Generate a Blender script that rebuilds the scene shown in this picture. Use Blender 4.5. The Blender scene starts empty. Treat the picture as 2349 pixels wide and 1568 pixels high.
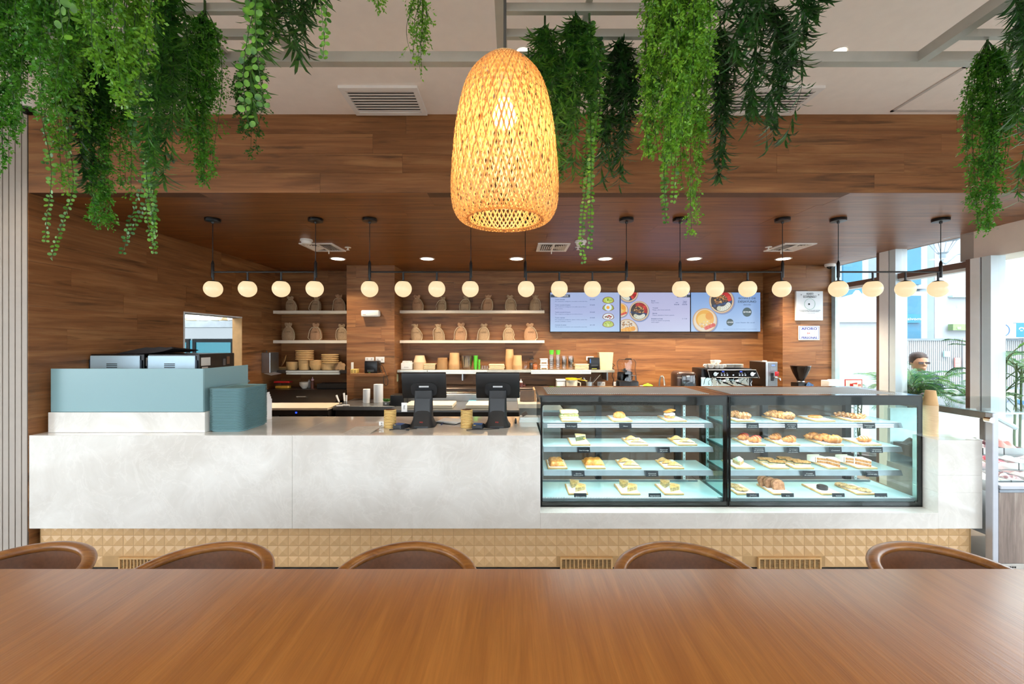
import bpy, bmesh, math, random
import numpy as np
from mathutils import Vector, Matrix
PI = math.pi
random.seed(7)
SC = bpy.context.scene
COL = SC.collection

# ------------------------------------------------------------------ camera, world, sun, exposure
F, CX, CY, HC = 965.0, 1174.5, 784.0, 1.73
cam_d = bpy.data.cameras.new('camera'); cam = bpy.data.objects.new('camera', cam_d); COL.objects.link(cam)
cam.location = (0, 0, HC); cam.rotation_euler = (PI/2, 0, 0)
cam_d.sensor_fit = 'HORIZONTAL'; cam_d.sensor_width = 36.0; cam_d.lens = 36.0*F/2349.0; cam_d.clip_start = .05
SC.camera = cam
W = bpy.data.worlds.new('world'); SC.world = W; W.use_nodes = True
_bg = W.node_tree.nodes['Background']; _bg.inputs[0].default_value = (.86, .93, 1.0, 1); _bg.inputs[1].default_value = 3.0
_sd = bpy.data.lights.new('sun', 'SUN'); _sd.energy = 1.6; _sd.angle = math.radians(1.5); _sd.color = (1, .9, .76)
sun = bpy.data.objects.new('sun', _sd); COL.objects.link(sun)
sun.rotation_euler = Vector((-.22, .42, -.88)).to_track_quat('-Z', 'Y').to_euler(); sun.location = (8, -8, 6)
VS = SC.view_settings
VS.view_transform = 'Standard'; VS.look = 'None'; VS.gamma = 1.0; VS.use_curve_mapping = False; EXPO = 1.2; KE = 2.0**-EXPO; VS.exposure = EXPO
SC.cycles.use_denoising = True
SC.cycles.max_bounces = 8; SC.cycles.diffuse_bounces = 4; SC.cycles.glossy_bounces = 3; SC.cycles.use_adaptive_sampling = True; SC.cycles.adaptive_threshold = .06; SC.cycles.adaptive_min_samples = 20
SC.cycles.transparent_max_bounces = 24; SC.cycles.transmission_bounces = 6
SC.cycles.caustics_reflective = False; SC.cycles.caustics_refractive = False; SC.cycles.sample_clamp_indirect = 6.0

def P(px, py, Y): return Vector(((px-CX)/F*Y, Y, HC-(py-CY)/F*Y))
def PX(px, Y): return (px-CX)/F*Y
def PZ(py, Y): return HC-(py-CY)/F*Y
def S(n, Y): return n/F*Y

# ------------------------------------------------------------------ materials
def lin(h):
    h = h.lstrip('#'); o = []
    for i in (0, 2, 4):
        c = int(h[i:i+2], 16)/255; o.append(c/12.92 if c <= .04045 else ((c+.055)/1.055)**2.4)
    return (*o, 1.0)
def newmat(name):
    m = bpy.data.materials.new(name); m.use_nodes = True; nt = m.node_tree
    return m, nt, nt.nodes['Principled BSDF']
def N(nt, t, **kw):
    n = nt.nodes.new(t)
    for k, v in kw.items():
        if k.startswith('i_'):
            key = k[2:]; key = int(key) if key.isdigit() else key
            n.inputs[key].default_value = v
        else: setattr(n, k, v)
    return n
def L(nt, a, b): nt.links.new(a, b)
def mixc(nt, a, b, fac, mode='MIX'):
    n = N(nt, 'ShaderNodeMix', data_type='RGBA', blend_type=mode)
    for sock, v in ((n.inputs[0], fac), (n.inputs[6], a), (n.inputs[7], b)):
        if hasattr(v, 'is_linked'): L(nt, v, sock)
        else: sock.default_value = v
    return n.outputs[2]
def ramp(nt, src, stops):
    r = N(nt, 'ShaderNodeValToRGB'); e = r.color_ramp.elements
    while len(e) < len(stops): e.new(.5)
    for k, (p, c) in enumerate(stops): e[k].position = p; e[k].color = c if len(c) == 4 else (*c, 1)
    L(nt, src, r.inputs[0]); return r.outputs[0]
_MC = {}
def M(hexc, rough=.5, metal=0.0, var=.10, scale=14.0, bump=0.0, spec=.5, coat=0.0, em=0.0, name=None, trans=0.0, alpha=1.0):
    """plain procedural material: colour broken up by noise"""
    key = (hexc, rough, metal, var, scale, bump, spec, coat, em, trans, alpha)
    if key in _MC: return _MC[key]
    m, nt, b = newmat(name or 'surface_'+hexc.lstrip('#')); c = lin(hexc)
    tc = N(nt, 'ShaderNodeTexCoord'); no = N(nt, 'ShaderNodeTexNoise', i_Scale=scale, i_Detail=4.0)
    L(nt, tc.outputs['Object'], no.inputs['Vector'])
    d = tuple(max(0, x*(1-var)) for x in c[:3])+(1,); u = tuple(min(1, x*(1+var)) for x in c[:3])+(1,)
    col = ramp(nt, no.outputs['Fac'], [(.3, d), (.7, u)])
    L(nt, col, b.inputs['Base Color'])
    b.inputs['Roughness'].default_value = rough; b.inputs['Metallic'].default_value = metal
    b.inputs['Specular IOR Level'].default_value = spec; b.inputs['Coat Weight'].default_value = coat
    b.inputs['Coat Roughness'].default_value = .08
    b.inputs['Transmission Weight'].default_value = trans; b.inputs['Alpha'].default_value = alpha
    if em:
        L(nt, col, b.inputs['Emission Color']); b.inputs['Emission Strength'].default_value = em
    if bump:
        bp = N(nt, 'ShaderNodeBump', i_Strength=bump, i_Distance=.004); L(nt, no.outputs['Fac'], bp.inputs['Height']); L(nt, bp.outputs[0], b.inputs['Normal'])
    _MC[key] = m; return m
def EM(hexc, s=1.0):
    key = ('em', hexc, s)
    if key in _MC: return _MC[key]
    m, nt, b = newmat('lit_'+hexc.lstrip('#')); b.inputs['Base Color'].default_value = (.02, .02, .02, 1); b.inputs['Roughness'].default_value = .25
    b.inputs['Emission Color'].default_value = lin(hexc); b.inputs['Emission Strength'].default_value = s*KE
    _MC[key] = m; return m
def GLASS(name, tint=(.93, .98, .97), refl=1.0, rough=.02, ior=1.45):
    m = bpy.data.materials.new(name); m.use_nodes = True; nt = m.node_tree; nt.nodes.clear()
    o = N(nt, 'ShaderNodeOutputMaterial'); t = N(nt, 'ShaderNodeBsdfTransparent'); g = N(nt, 'ShaderNodeBsdfGlossy')
    t.inputs[0].default_value = (*tint, 1); g.inputs['Roughness'].default_value = rough
    lw = N(nt, 'ShaderNodeLayerWeight', i_Blend=.5); pw = N(nt, 'ShaderNodeMath', operation='POWER'); pw.inputs[1].default_value = 5.0; L(nt, lw.outputs['Facing'], pw.inputs[0])
    mu = N(nt, 'ShaderNodeMath', operation='MULTIPLY_ADD', use_clamp=True); mu.inputs[1].default_value = .96*refl; mu.inputs[2].default_value = .04*refl; L(nt, pw.outputs[0], mu.inputs[0])
    mx = N(nt, 'ShaderNodeMixShader')
    L(nt, mu.outputs[0], mx.inputs[0]); L(nt, t.outputs[0], mx.inputs[1]); L(nt, g.outputs[0], mx.inputs[2]); L(nt, mx.outputs[0], o.inputs[0])
    return m
def WOOD(name, dark, mid, light, axis, streak='#2e1a0c', rough=.45, along=.55, across=7.0, samt=.6, pl=.12, spec=.4, coat=0.0):
    """laminate boards: long grain streaks along one world axis, each board shifted and tinted by its own number"""
    m, nt, b = newmat(name)
    g = N(nt, 'ShaderNodeNewGeometry'); oi = N(nt, 'ShaderNodeObjectInfo')
    off = N(nt, 'ShaderNodeVectorMath', operation='SCALE'); off.inputs[0].default_value = (37.0, 53.0, 71.0); L(nt, oi.outputs['Random'], off.inputs['Scale'])
    ad = N(nt, 'ShaderNodeVectorMath', operation='ADD'); L(nt, g.outputs['Position'], ad.inputs[0]); L(nt, off.outputs[0], ad.inputs[1])
    sc = [across]*3; sc['XYZ'.index(axis)] = along
    mp = N(nt, 'ShaderNodeMapping'); mp.inputs['Scale'].default_value = sc; L(nt, ad.outputs[0], mp.inputs['Vector'])
    n1 = N(nt, 'ShaderNodeTexNoise', i_Scale=1.6, i_Detail=7.0, i_Roughness=.62, i_Distortion=.7); L(nt, mp.outputs[0], n1.inputs['Vector'])
    col = ramp(nt, n1.outputs['Fac'], [(.30, lin(dark)), (.52, lin(mid)), (.72, lin(light))])
    sc2 = [across*7]*3; sc2['XYZ'.index(axis)] = along*3
    mp2 = N(nt, 'ShaderNodeMapping'); mp2.inputs['Scale'].default_value = sc2; L(nt, ad.outputs[0], mp2.inputs['Vector'])
    n2 = N(nt, 'ShaderNodeTexNoise', i_Scale=1.0, i_Detail=5.0, i_Roughness=.7); L(nt, mp2.outputs[0], n2.inputs['Vector'])
    f2 = ramp(nt, n2.outputs['Fac'], [(.35, (.80,)*3), (.65, (1.12,)*3)])
    col = mixc(nt, col, f2, 1.0, 'MULTIPLY')
    sc3 = [across*2.7]*3; sc3['XYZ'.index(axis)] = along*2.4
    mp3 = N(nt, 'ShaderNodeMapping'); mp3.inputs['Scale'].default_value = sc3; mp3.inputs['Location'].default_value = (3, 9, 5); L(nt, ad.outputs[0], mp3.inputs['Vector'])
    n3 = N(nt, 'ShaderNodeTexNoise', i_Scale=1.0, i_Detail=6.0, i_Roughness=.6, i_Distortion=.5); L(nt, mp3.outputs[0], n3.inputs['Vector'])
    f3 = ramp(nt, n3.outputs['Fac'], [(.57, (0, 0, 0)), (.69, (samt,)*3)])
    col = mixc(nt, col, lin(streak), f3)
    pv = N(nt, 'ShaderNodeMapRange', i_3=1-pl/2, i_4=1+pl/2); L(nt, oi.outputs['Random'], pv.inputs[0])
    hs = N(nt, 'ShaderNodeHueSaturation'); L(nt, pv.outputs[0], hs.inputs['Value']); L(nt, col, hs.inputs['Color'])
    L(nt, hs.outputs[0], b.inputs['Base Color']); b.inputs['Roughness'].default_value = rough; b.inputs['Specular IOR Level'].default_value = spec
    b.inputs['Coat Weight'].default_value = coat; b.inputs['Coat Roughness'].default_value = .28
    bp = N(nt, 'ShaderNodeBump', i_Strength=.12, i_Distance=.002); L(nt, n2.outputs['Fac'], bp.inputs['Height']); L(nt, bp.outputs[0], b.inputs['Normal'])
    return m
def MARBLE(name, c0, c1, vein, rough=.10):
    m, nt, b = newmat(name); g = N(nt, 'ShaderNodeNewGeometry')
    n1 = N(nt, 'ShaderNodeTexNoise', i_Scale=2.2, i_Detail=9.0, i_Roughness=.65, i_Distortion=.9); L(nt, g.outputs['Position'], n1.inputs['Vector'])
    col = ramp(nt, n1.outputs['Fac'], [(.3, lin(c0)), (.68, lin(c1))])
    n2 = N(nt, 'ShaderNodeTexNoise', i_Scale=3.4, i_Detail=10.0, i_Roughness=.6, i_Distortion=1.8); L(nt, g.outputs['Position'], n2.inputs['Vector'])
    f = ramp(nt, n2.outputs['Fac'], [(.47, (0, 0, 0)), (.5, (.20,)*3), (.53, (0, 0, 0))])
    L(nt, mixc(nt, col, lin(vein), f), b.inputs['Base Color']); b.inputs['Roughness'].default_value = rough; b.inputs['Coat Weight'].default_value = .6; b.inputs['Coat Roughness'].default_value = .03
    return m

m_panel_x = WOOD('walnut_laminate_x', '#734826', '#8f5f38', '#a7784c', 'X')
m_panel_y = WOOD('walnut_laminate_y', '#734826', '#8f5f38', '#a7784c', 'Y')
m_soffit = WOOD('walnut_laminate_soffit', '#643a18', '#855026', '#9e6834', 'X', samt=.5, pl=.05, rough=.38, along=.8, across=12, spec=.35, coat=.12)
m_grey_wood = WOOD('grey_oak_vertical', '#6f6058', '#8d7c72', '#a89a8e', 'Z', streak='#4c413b', along=.9, across=9, samt=.5)
m_marble = MARBLE('cream_marble', '#cfcac2', '#e2dfd9', '#f2efe9')
m_ceil = M('#f7ece4', .9, var=.02, name='white_ceiling_paint')
m_white = M('#eeece8', .5, var=.03)
m_alu = M('#c9cdd0', .35, .6, var=.04)
m_alu_pg = M('#b4b2aa', .5, .25, var=.05)
m_bronze = M('#7b6357', .5, .3, var=.06)
m_black = M('#0d0d0f', .35, var=.1)
m_black_gloss = M('#040506', .12, var=.1, spec=.3)
m_steel = M('#a9abac', .32, .9, var=.06)
m_steel_dk = M('#4a4542', .35, .8, var=.1)
m_kraft = M('#d3a976', .75, var=.07)
m_kraft_lt = M('#dfc39c', .75, var=.06)
m_clear = GLASS('clear_plastic', (.985, .99, .99), 1.6, .08)
m_glass_win = GLASS('window_glass', (.96, .98, .99), .8, .0)
m_glass_case = GLASS('display_case_glass', (.93, .975, .97), .7, .0)
m_glass_side = GLASS('display_case_side_glass', (.86, .965, .96), .7, .02)

# ------------------------------------------------------------------ mesh builder
def wloc(o):
    v = Vector((0, 0, 0))
    while o is not None: v += o.location; o = o.parent
    return v
def tag(o, label=None, cat=None, group=None, kind=None):
    for k, v in (('label', label), ('category', cat), ('group', group), ('kind', kind)):
        if v: o[k] = v
    return o
def thing(name, label, cat, loc=(0, 0, 0), group=None):
    o = bpy.data.objects.new(name, None); COL.objects.link(o); o.location = loc; o.empty_display_size = .05
    return tag(o, label, cat, group)
def link(name, me, parent=None, loc=None):
    o = bpy.data.objects.new(name, me); COL.objects.link(o)
    if parent is not None: o.parent = parent
    if loc is not None: o.location = loc
    return o
class MB:
    def __init__(s): s.v = []; s.f = []; s.mi = []; s.cm = 0
    def add(s, vs, fs):
        b = len(s.v); s.v += [tuple(p) for p in vs]
        for f in fs: s.f.append(tuple(b+i for i in f)); s.mi.append(s.cm)
        return s
    def box(s, x0, x1, y0, y1, z0, z1):
        if x0 > x1: x0, x1 = x1, x0
        if y0 > y1: y0, y1 = y1, y0
        if z0 > z1: z0, z1 = z1, z0
        return s.add([(x0, y0, z0), (x1, y0, z0), (x1, y1, z0), (x0, y1, z0), (x0, y0, z1), (x1, y0, z1), (x1, y1, z1), (x0, y1, z1)],
                     [(0, 3, 2, 1), (4, 5, 6, 7), (0, 1, 5, 4), (1, 2, 6, 5), (2, 3, 7, 6), (3, 0, 4, 7)])
    def mbox(s, c, size, R=None):
        """box by centre, size and rotation matrix"""
        hx, hy, hz = size[0]/2, size[1]/2, size[2]/2; R = R or Matrix.Identity(3); c = Vector(c)
        vs = [c+R @ Vector(q) for q in ((-hx, -hy, -hz), (hx, -hy, -hz), (hx, hy, -hz), (-hx, hy, -hz), (-hx, -hy, hz), (hx, -hy, hz), (hx, hy, hz), (-hx, hy, hz))]
        return s.add(vs, [(0, 3, 2, 1), (4, 5, 6, 7), (0, 1, 5, 4), (1, 2, 6, 5), (2, 3, 7, 6), (3, 0, 4, 7)])
    def rbox(s, x0, x1, y0, y1, z0, z1, r=.01, seg=2):
        bm = bmesh.new(); bmesh.ops.create_cube(bm, size=1.0)
        for v in bm.verts: v.co = Vector(((x0+x1)/2+v.co.x*(x1-x0), (y0+y1)/2+v.co.y*(y1-y0), (z0+z1)/2+v.co.z*(z1-z0)))
        bmesh.ops.bevel(bm, geom=list(bm.edges), offset=r, segments=seg, affect='EDGES', profile=.5)
        bm.verts.index_update(); s.add([v.co[:] for v in bm.verts], [[v.index for v in f.verts] for f in bm.faces]); bm.free(); return s
    def tube(s, pts, r, n=8, cap=True):
        pts = [Vector(p) for p in pts]; k = len(pts); rr = r if hasattr(r, '__len__') else [r]*k
        vs = []; up = None
        for i, p in enumerate(pts):
            d = (pts[min(i+1, k-1)]-pts[max(i-1, 0)]).normalized()
            if up is None: up = d.orthogonal().normalized()
            else:
                up = up-d*up.dot(d); up = up.normalized() if up.length > 1e-6 else d.orthogonal().normalized()
            w = d.cross(up)
            for j in range(n):
                a = 2*PI*j/n; vs.append(p+(up*math.cos(a)+w*math.sin(a))*rr[i])
        fs = [(i*n+j, i*n+(j+1) % n, (i+1)*n+(j+1) % n, (i+1)*n+j) for i in range(k-1) for j in range(n)]
        if cap: fs += [tuple(range(n-1, -1, -1)), tuple((k-1)*n+j for j in range(n))]
        return s.add(vs, fs)
    def lathe(s, prof, n=24, c=(0, 0, 0), sx=1, sy=1, fn=None):
        vs = []
        for (r, z) in prof:
            for j in range(n):
                a = 2*PI*j/n; x, y = r*math.cos(a)*sx, r*math.sin(a)*sy
                if fn: x, y, z2 = fn(x, y, z, a)
                else: z2 = z
                vs.append((c[0]+x, c[1]+y, c[2]+z2))
        k = len(prof); fs = [(i*n+j, i*n+(j+1) % n, (i+1)*n+(j+1) % n, (i+1)*n+j) for i in range(k-1) for j in range(n)]
        if prof[0][0] > 1e-5: fs.append(tuple(range(n-1, -1, -1)))
        if prof[-1][0] > 1e-5: fs.append(tuple((k-1)*n+j for j in range(n)))
        return s.add(vs, fs)
    def prism(s, poly, fn, d0, d1):
        """extrude a 2-D outline between depths; fn(u, v, d) gives the point"""
        n = len(poly); vs = [fn(u, v, d0) for u, v in poly]+[fn(u, v, d1) for u, v in poly]
        return s.add(vs, [tuple(range(n-1, -1, -1)), tuple(range(n, 2*n))]+[(i, (i+1) % n, n+(i+1) % n, n+i) for i in range(n)])
    def grid(s, fn, nu, nv, closed_u=False):
        vs = [fn(i/(nu if closed_u else nu-1), j/(nv-1)) for j in range(nv) for i in range(nu)]
        fs = []
        for j in range(nv-1):
            for i in range(nu if closed_u else nu-1):
                i2 = (i+1) % nu; fs.append((j*nu+i, j*nu+i2, (j+1)*nu+i2, (j+1)*nu+i))
        return s.add(vs, fs)
    def mesh(s, name, mats, off=(0, 0, 0), smooth=None):
        me = bpy.data.meshes.new(name); o = Vector(off)
        me.from_pydata([(x-o.x, y-o.y, z-o.z) for x, y, z in s.v], [], s.f)
        for m in (mats if isinstance(mats, (list, tuple)) else [mats]): me.materials.append(m)
        if any(s.mi): me.polygons.foreach_set('material_index', s.mi)
        if smooth:
            me.polygons.foreach_set('use_smooth', [True]*len(s.f))
            me.set_sharp_from_angle(angle=math.radians(smooth if smooth > 1 else 40))
        me.update(); return me
    def build(s, name, mat, parent=None, smooth=None):
        if parent is not None:
            return link(name, s.mesh(name, mat, wloc(parent), smooth), parent)
        A = np.array(s.v); lo, hi = A.min(0), A.max(0); b = ((lo[0]+hi[0])/2, (lo[1]+hi[1])/2, lo[2])
        return link(name, s.mesh(name, mat, b, smooth), None, b)
def np_mesh(name, V, Fc, mat, off=(0, 0, 0), smooth=False):
    """fast mesh from arrays: V (n,3), Fc (m,k)"""
    me = bpy.data.meshes.new(name); V = np.asarray(V, dtype=np.float32)-np.array(off, dtype=np.float32); Fc = np.asarray(Fc, dtype=np.int32); k = Fc.shape[1]; m = len(Fc)
    me.vertices.add(len(V)); me.vertices.foreach_set('co', V.ravel())
    me.loops.add(m*k); me.loops.foreach_set('vertex_index', Fc.ravel())
    me.polygons.add(m); me.polygons.foreach_set('loop_start', np.arange(0, m*k, k, dtype=np.int32)); me.polygons.foreach_set('loop_total', np.full(m, k, dtype=np.int32))
    if smooth: me.polygons.foreach_set('use_smooth', np.ones(m, dtype=bool))
    me.materials.append(mat); me.update(calc_edges=True); me.validate(); return me
def struct(name, mb, mat, parent=None, smooth=None):
    o = mb.build(name, mat, parent, smooth)
    if parent is None: o['kind'] = 'structure'
    return o
def one(name, mb, mat, label, cat, group=None, smooth=None):
    return tag(mb.build(name, mat, None, smooth), label, cat, group)
def copy_tree(o, loc=None, rotz=None, parent=None, label=None, group=None, scale=None):
    c = o.copy(); COL.objects.link(c)
    if parent is not None: c.parent = parent
    if loc is not None: c.location = loc
    if rotz is not None: c.rotation_euler = (0, 0, rotz)
    if scale is not None: c.scale = scale
    if label: c['label'] = label
    if group: c['group'] = group
    for ch in list(o.children): copy_tree(ch, parent=c)
    return c
TEXTS = []
def text(body, loc, cap, mat, parent=None, fit=None, align='LEFT', rot=(PI/2, 0, 0), shear=0, bold=0, name='lettering', mirror=False):
    """flat lettering; cap = height of a capital, fit = width to squeeze it to"""
    cu = bpy.data.curves.new(name, 'FONT'); cu.body = body; cu.size = cap/.70; cu.align_x = align; cu.shear = shear; cu.resolution_u = 2
    cu.offset = bold*cap; cu.extrude = .0004; cu.materials.append(mat)
    o = bpy.data.objects.new(name, cu); COL.objects.link(o)
    if parent is not None: o.parent = parent; o.location = Vector(loc)-wloc(parent)
    else: o.location = loc
    o.rotation_euler = rot
    if mirror: o.scale.x = -1
    if fit: TEXTS.append((o, fit))
    return o
def fit_texts():
    """squeeze the lettering to width, then turn every font curve into a plain mesh"""
    bpy.context.view_layer.update()
    for o, w in TEXTS:
        d = o.dimensions.x
        if d > 1e-6: o.scale.x *= w/d
    bpy.context.view_layer.update(); dg = bpy.context.evaluated_depsgraph_get()
    for o in [o for o in SC.objects if o.type == 'FONT']:
        me = bpy.data.meshes.new_from_object(o.evaluated_get(dg)); nm = o.name; par, lc, rt, sc = o.parent, o.location.copy(), o.rotation_euler.copy(), o.scale.copy()
        bpy.data.objects.remove(o); me.name = 'lettering'
        n = bpy.data.objects.new('lettering', me); COL.objects.link(n); n.parent = par; n.location = lc; n.rotation_euler = rt; n.scale = sc
_U = ('', 'first', 'second', 'third', 'fourth', 'fifth', 'sixth', 'seventh', 'eighth', 'ninth', 'tenth', 'eleventh', 'twelfth', 'thirteenth', 'fourteenth', 'fifteenth', 'sixteenth', 'seventeenth', 'eighteenth', 'nineteenth')
def ORD(k, n):
    """place in a pile, counted from its bottom"""
    if k == 0: return 'bottom'
    if k == n-1: return 'topmost'
    k += 1; t = ('', '', 'twent', 'thirt', 'fort')[k//10]
    return (_U[k] if k < 20 else (t+'ieth' if k % 10 == 0 else t+'y-'+_U[k % 10]))+' lowest'
def planks(parent, place, Lu, Lv, rh, pl, th, mat, seed, holes=(), name='plank', gap=.0012):
    """rows of boards proud of a backing wall; place(u, v, w) gives the point, w along the outward normal"""
    rnd = random.Random(seed); p0 = wloc(parent); nr = max(1, round(Lv/rh)); rh = Lv/nr
    for r in range(nr):
        v0, v1 = r*rh, (r+1)*rh; u = -rnd.random()*pl
        while u < Lu:
            ln = pl*(.75+rnd.random()*.5); rects = [(max(u, 0), min(u+ln, Lu), v0, v1)]; u += ln
            for (a0, a1, b0, b1) in holes:
                out = []
                for (x0, x1, y0, y1) in rects:
                    if x1 <= a0 or x0 >= a1 or y1 <= b0 or y0 >= b1: out.append((x0, x1, y0, y1)); continue
                    if x0 < a0: out.append((x0, a0, y0, y1))
                    if x1 > a1: out.append((a1, x1, y0, y1))
                    if y0 < b0: out.append((max(x0, a0), min(x1, a1), y0, b0))
                    if y1 > b1: out.append((max(x0, a0), min(x1, a1), b1, y1))
                rects = out
            for (x0, x1, y0, y1) in rects:
                if x1-x0 < .02 or y1-y0 < .008: continue
                w = th*(.85+.3*rnd.random()); g = gap/2
                x0 += g; x1 -= g; y0 += g; y1 -= g
                c = Vector(place((x0+x1)/2, (y0+y1)/2, 0))
                q = [Vector(place(a, b, d))-c for d in (0, w) for a, b in ((x0, y0), (x1, y0), (x1, y1), (x0, y1))]
                me = bpy.data.meshes.new(name); me.from_pydata(q, [], [(0, 1, 2, 3), (7, 6, 5, 4), (0, 4, 5, 1), (1, 5, 6, 2), (2, 6, 7, 3), (3, 7, 4, 0)])
                me.materials.append(mat); link(name, me, parent, c-p0)
# ------------------------------------------------------------------ room shell
YF, XL, XR, ZK, ZC, YB, YP = 3.1, -3.564, 4.63, 2.829, 3.407, 6.5, 6.03
PLX0, PLX1, PRX0 = -2.37, -1.684, 3.88
m_floor = M('#8f8478', .35, var=.12, scale=3, name='floor_porcelain')
struct('floor', MB().box(-5.3, 4.75, -4, 6.6, -.1, 0), m_floor)
struct('ceiling', MB().box(-5.3, 4.75, -4, 3.11, ZC, ZC+.12), m_ceil)
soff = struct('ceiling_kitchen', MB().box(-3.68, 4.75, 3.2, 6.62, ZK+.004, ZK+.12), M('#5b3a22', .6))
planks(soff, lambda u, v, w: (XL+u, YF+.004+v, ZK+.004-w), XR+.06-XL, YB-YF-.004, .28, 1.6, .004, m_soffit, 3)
fas = struct('wall_fascia', MB().box(XL, 4.75, YF+.004, YF+.1, ZK-.0, ZC), M('#5b3a22', .6))
planks(fas, lambda u, v, w: (XL+u, YF+.004-w, ZK+v), 4.6-XL, ZC-ZK, .145, 1.25, .004, m_panel_x, 5)
# left kitchen wall with the serving hatch
HY0, HY1, HZ0, HZ1 = 4.58, 5.55, 1.25, 2.043
b = MB(); b.box(-3.68, XL-.004, YF+.1, HY0, 0, ZK); b.box(-3.68, XL-.004, HY1, 6.62, 0, ZK); b.box(-3.68, XL-.004, HY0, HY1, 0, HZ0); b.box(-3.68, XL-.004, HY0, HY1, HZ1, ZK)
wl = struct('wall_left', b, M('#6a4528', .6))
planks(wl, lambda u, v, w: (XL-.004+w, YF+u, v), YB-YF, ZK, .166, 1.25, .004, m_panel_y, 11, holes=[(HY0-YF, HY1-YF, HZ0, HZ1)])
b = MB(); t = .018
b.box(-3.685, XL+.004, HY0-t, HY0, HZ0, HZ1+t); b.box(-3.685, XL+.004, HY0, HY1, HZ1, HZ1+t)
struct('trim_1', b, M('#d9dcdc', .4))
struct('trim_2', MB().box(-3.685, XL+.004, HY1-.006, HY1-.0005, HZ0, HZ1), M('#c09058', .5))
# back wall, its recess and the two pilasters
wb = struct('wall_back', MB().box(-3.68, 4.75, YB+.004, YB+.12, 0, ZK), M('#6a4528', .6))
planks(wb, lambda u, v, w: (XL+u, YB+.004-w, v), PRX0-XL, ZK, .172, 1.25, .004, m_panel_x, 21)
pl = struct('wall_pilaster', MB().box(PLX0, PLX1-.004, YP+.004, YB, 0, ZK), M('#6a4528', .6))
planks(pl, lambda u, v, w: (PLX0+u, YP+.004-w, v), PLX1-PLX0, ZK, .172, 1.1, .004, m_panel_x, 31)
planks(pl, lambda u, v, w: (PLX1-.004+w, YP+u, v), YB-YP, ZK, .172, 1.1, .004, m_panel_y, 32)
pr = struct('wall_pilaster_window', MB().box(PRX0+.004, XR+.03, YP+.004, YB, 0, ZK), M('#6a4528', .6))
planks(pr, lambda u, v, w: (PRX0+u, YP+.004-w, v), XR-PRX0, ZK, .172, 1.1, .004, m_panel_x, 41)
planks(pr, lambda u, v, w: (PRX0+.004-w, YP+u, v), YB-YP, ZK, .172, 1.1, .004, m_panel_y, 42)
# dining side: slatted wall, rear and side walls behind the camera
sl = struct('wall_slatted', MB().box(-5.3, XL-.0075, YF+.02, YF+.1, 0, ZC), M('#4c4540', .8))
m_slat = M('#a89e94', .6, var=.03)
for k in range(37):
    x1 = XL-.008-k*.0467
    MB().box(x1-.0385, x1, YF, YF+.02, 0, ZC).build('slat', m_slat, sl)
struct('trim_3', MB().box(XL-.007, XL-.0045, YF-.003, YF+.1, 0, ZC), M('#6f665f', .6))
b = MB(); b.box(-5.4, -5.3, -4, 3.2, 0, .3); b.box(-5.4, -5.3, -4, 3.2, 2.9, ZC); b.box(-5.4, -5.3, -4, -3.6, .3, 2.9); b.box(-5.4, -5.3, 2.2, 3.2, .3, 2.9)
struct('wall_side', b, M('#d8cdc4', .8, var=.02))
w0 = tag(bpy.data.objects.new('window_5', None), kind='structure'); COL.objects.link(w0)
MB().box(-5.355, -5.345, -3.6, 2.2, .3, 2.9).build('pane', m_glass_win, w0)
for y in (-3.6, -1.7, .2, 2.14): MB().box(-5.38, -5.32, y, y+.06, .3, 2.9).build('mullion', m_alu, w0)
b = MB(); b.box(-5.3, 4.75, -4.1, -4, 0, .25); b.box(-5.3, 4.75, -4.1, -4, 2.9, ZC); b.box(-5.3, -4.6, -4.1, -4, .25, 2.9); b.box(4.4, 4.75, -4.1, -4, .25, 2.9)
struct('wall_rear', b, M('#d8cdc4', .8, var=.02))
w0 = tag(bpy.data.objects.new('window_4', None), kind='structure'); COL.objects.link(w0)
MB().box(-4.6, 4.4, -4.055, -4.045, .25, 2.9).build('pane', m_glass_win, w0)
for x in (-4.6, -2.35, -.1, 2.15, 4.34): MB().box(x, x+.06, -4.08, -4.02, .25, 2.9).build('mullion', m_alu, w0)
# street front: bulkhead, posts, transom, panes
struct('wall_bulkhead', MB().box(4.6, 4.95, -4, 4.316, 2.55, ZC), M('#efe2d6', .85, var=.02))
def post(wn, y0, y1, xi=4.53):
    MB().box(xi, xi+.14, y0+.045, y1, 0, 2.55 if y0 < 4.2 else ZK).build('mullion', M('#f2f5f6', .5, var=.02), wn)
    MB().box(xi+.004, xi+.02, y1, y1+.045, 0, 2.55 if y0 < 4.2 else ZK).build('mullion_cover', m_bronze, wn)
    MB().box(xi+.01, xi+.13, y0+.03, y0+.045, 0, 2.55 if y0 < 4.2 else ZK).build('gasket', m_black, wn)
    MB().box(xi, xi+.14, y0-.05, y0+.03, 0, 2.55 if y0 < 4.2 else ZK).build('sash_profile', M('#d3e2e9', .5, var=.02), wn)
def transom(wn, y0, y1):
    MB().box(4.545, 4.66, y0, y1, 2.475, 2.535).build('transom', m_bronze, wn)
    MB().box(4.56, 4.65, y0, y1, 2.445, 2.475).build('transom_bead', M('#e4e6e6', .4, var=.02), wn)
wins = []
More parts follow.
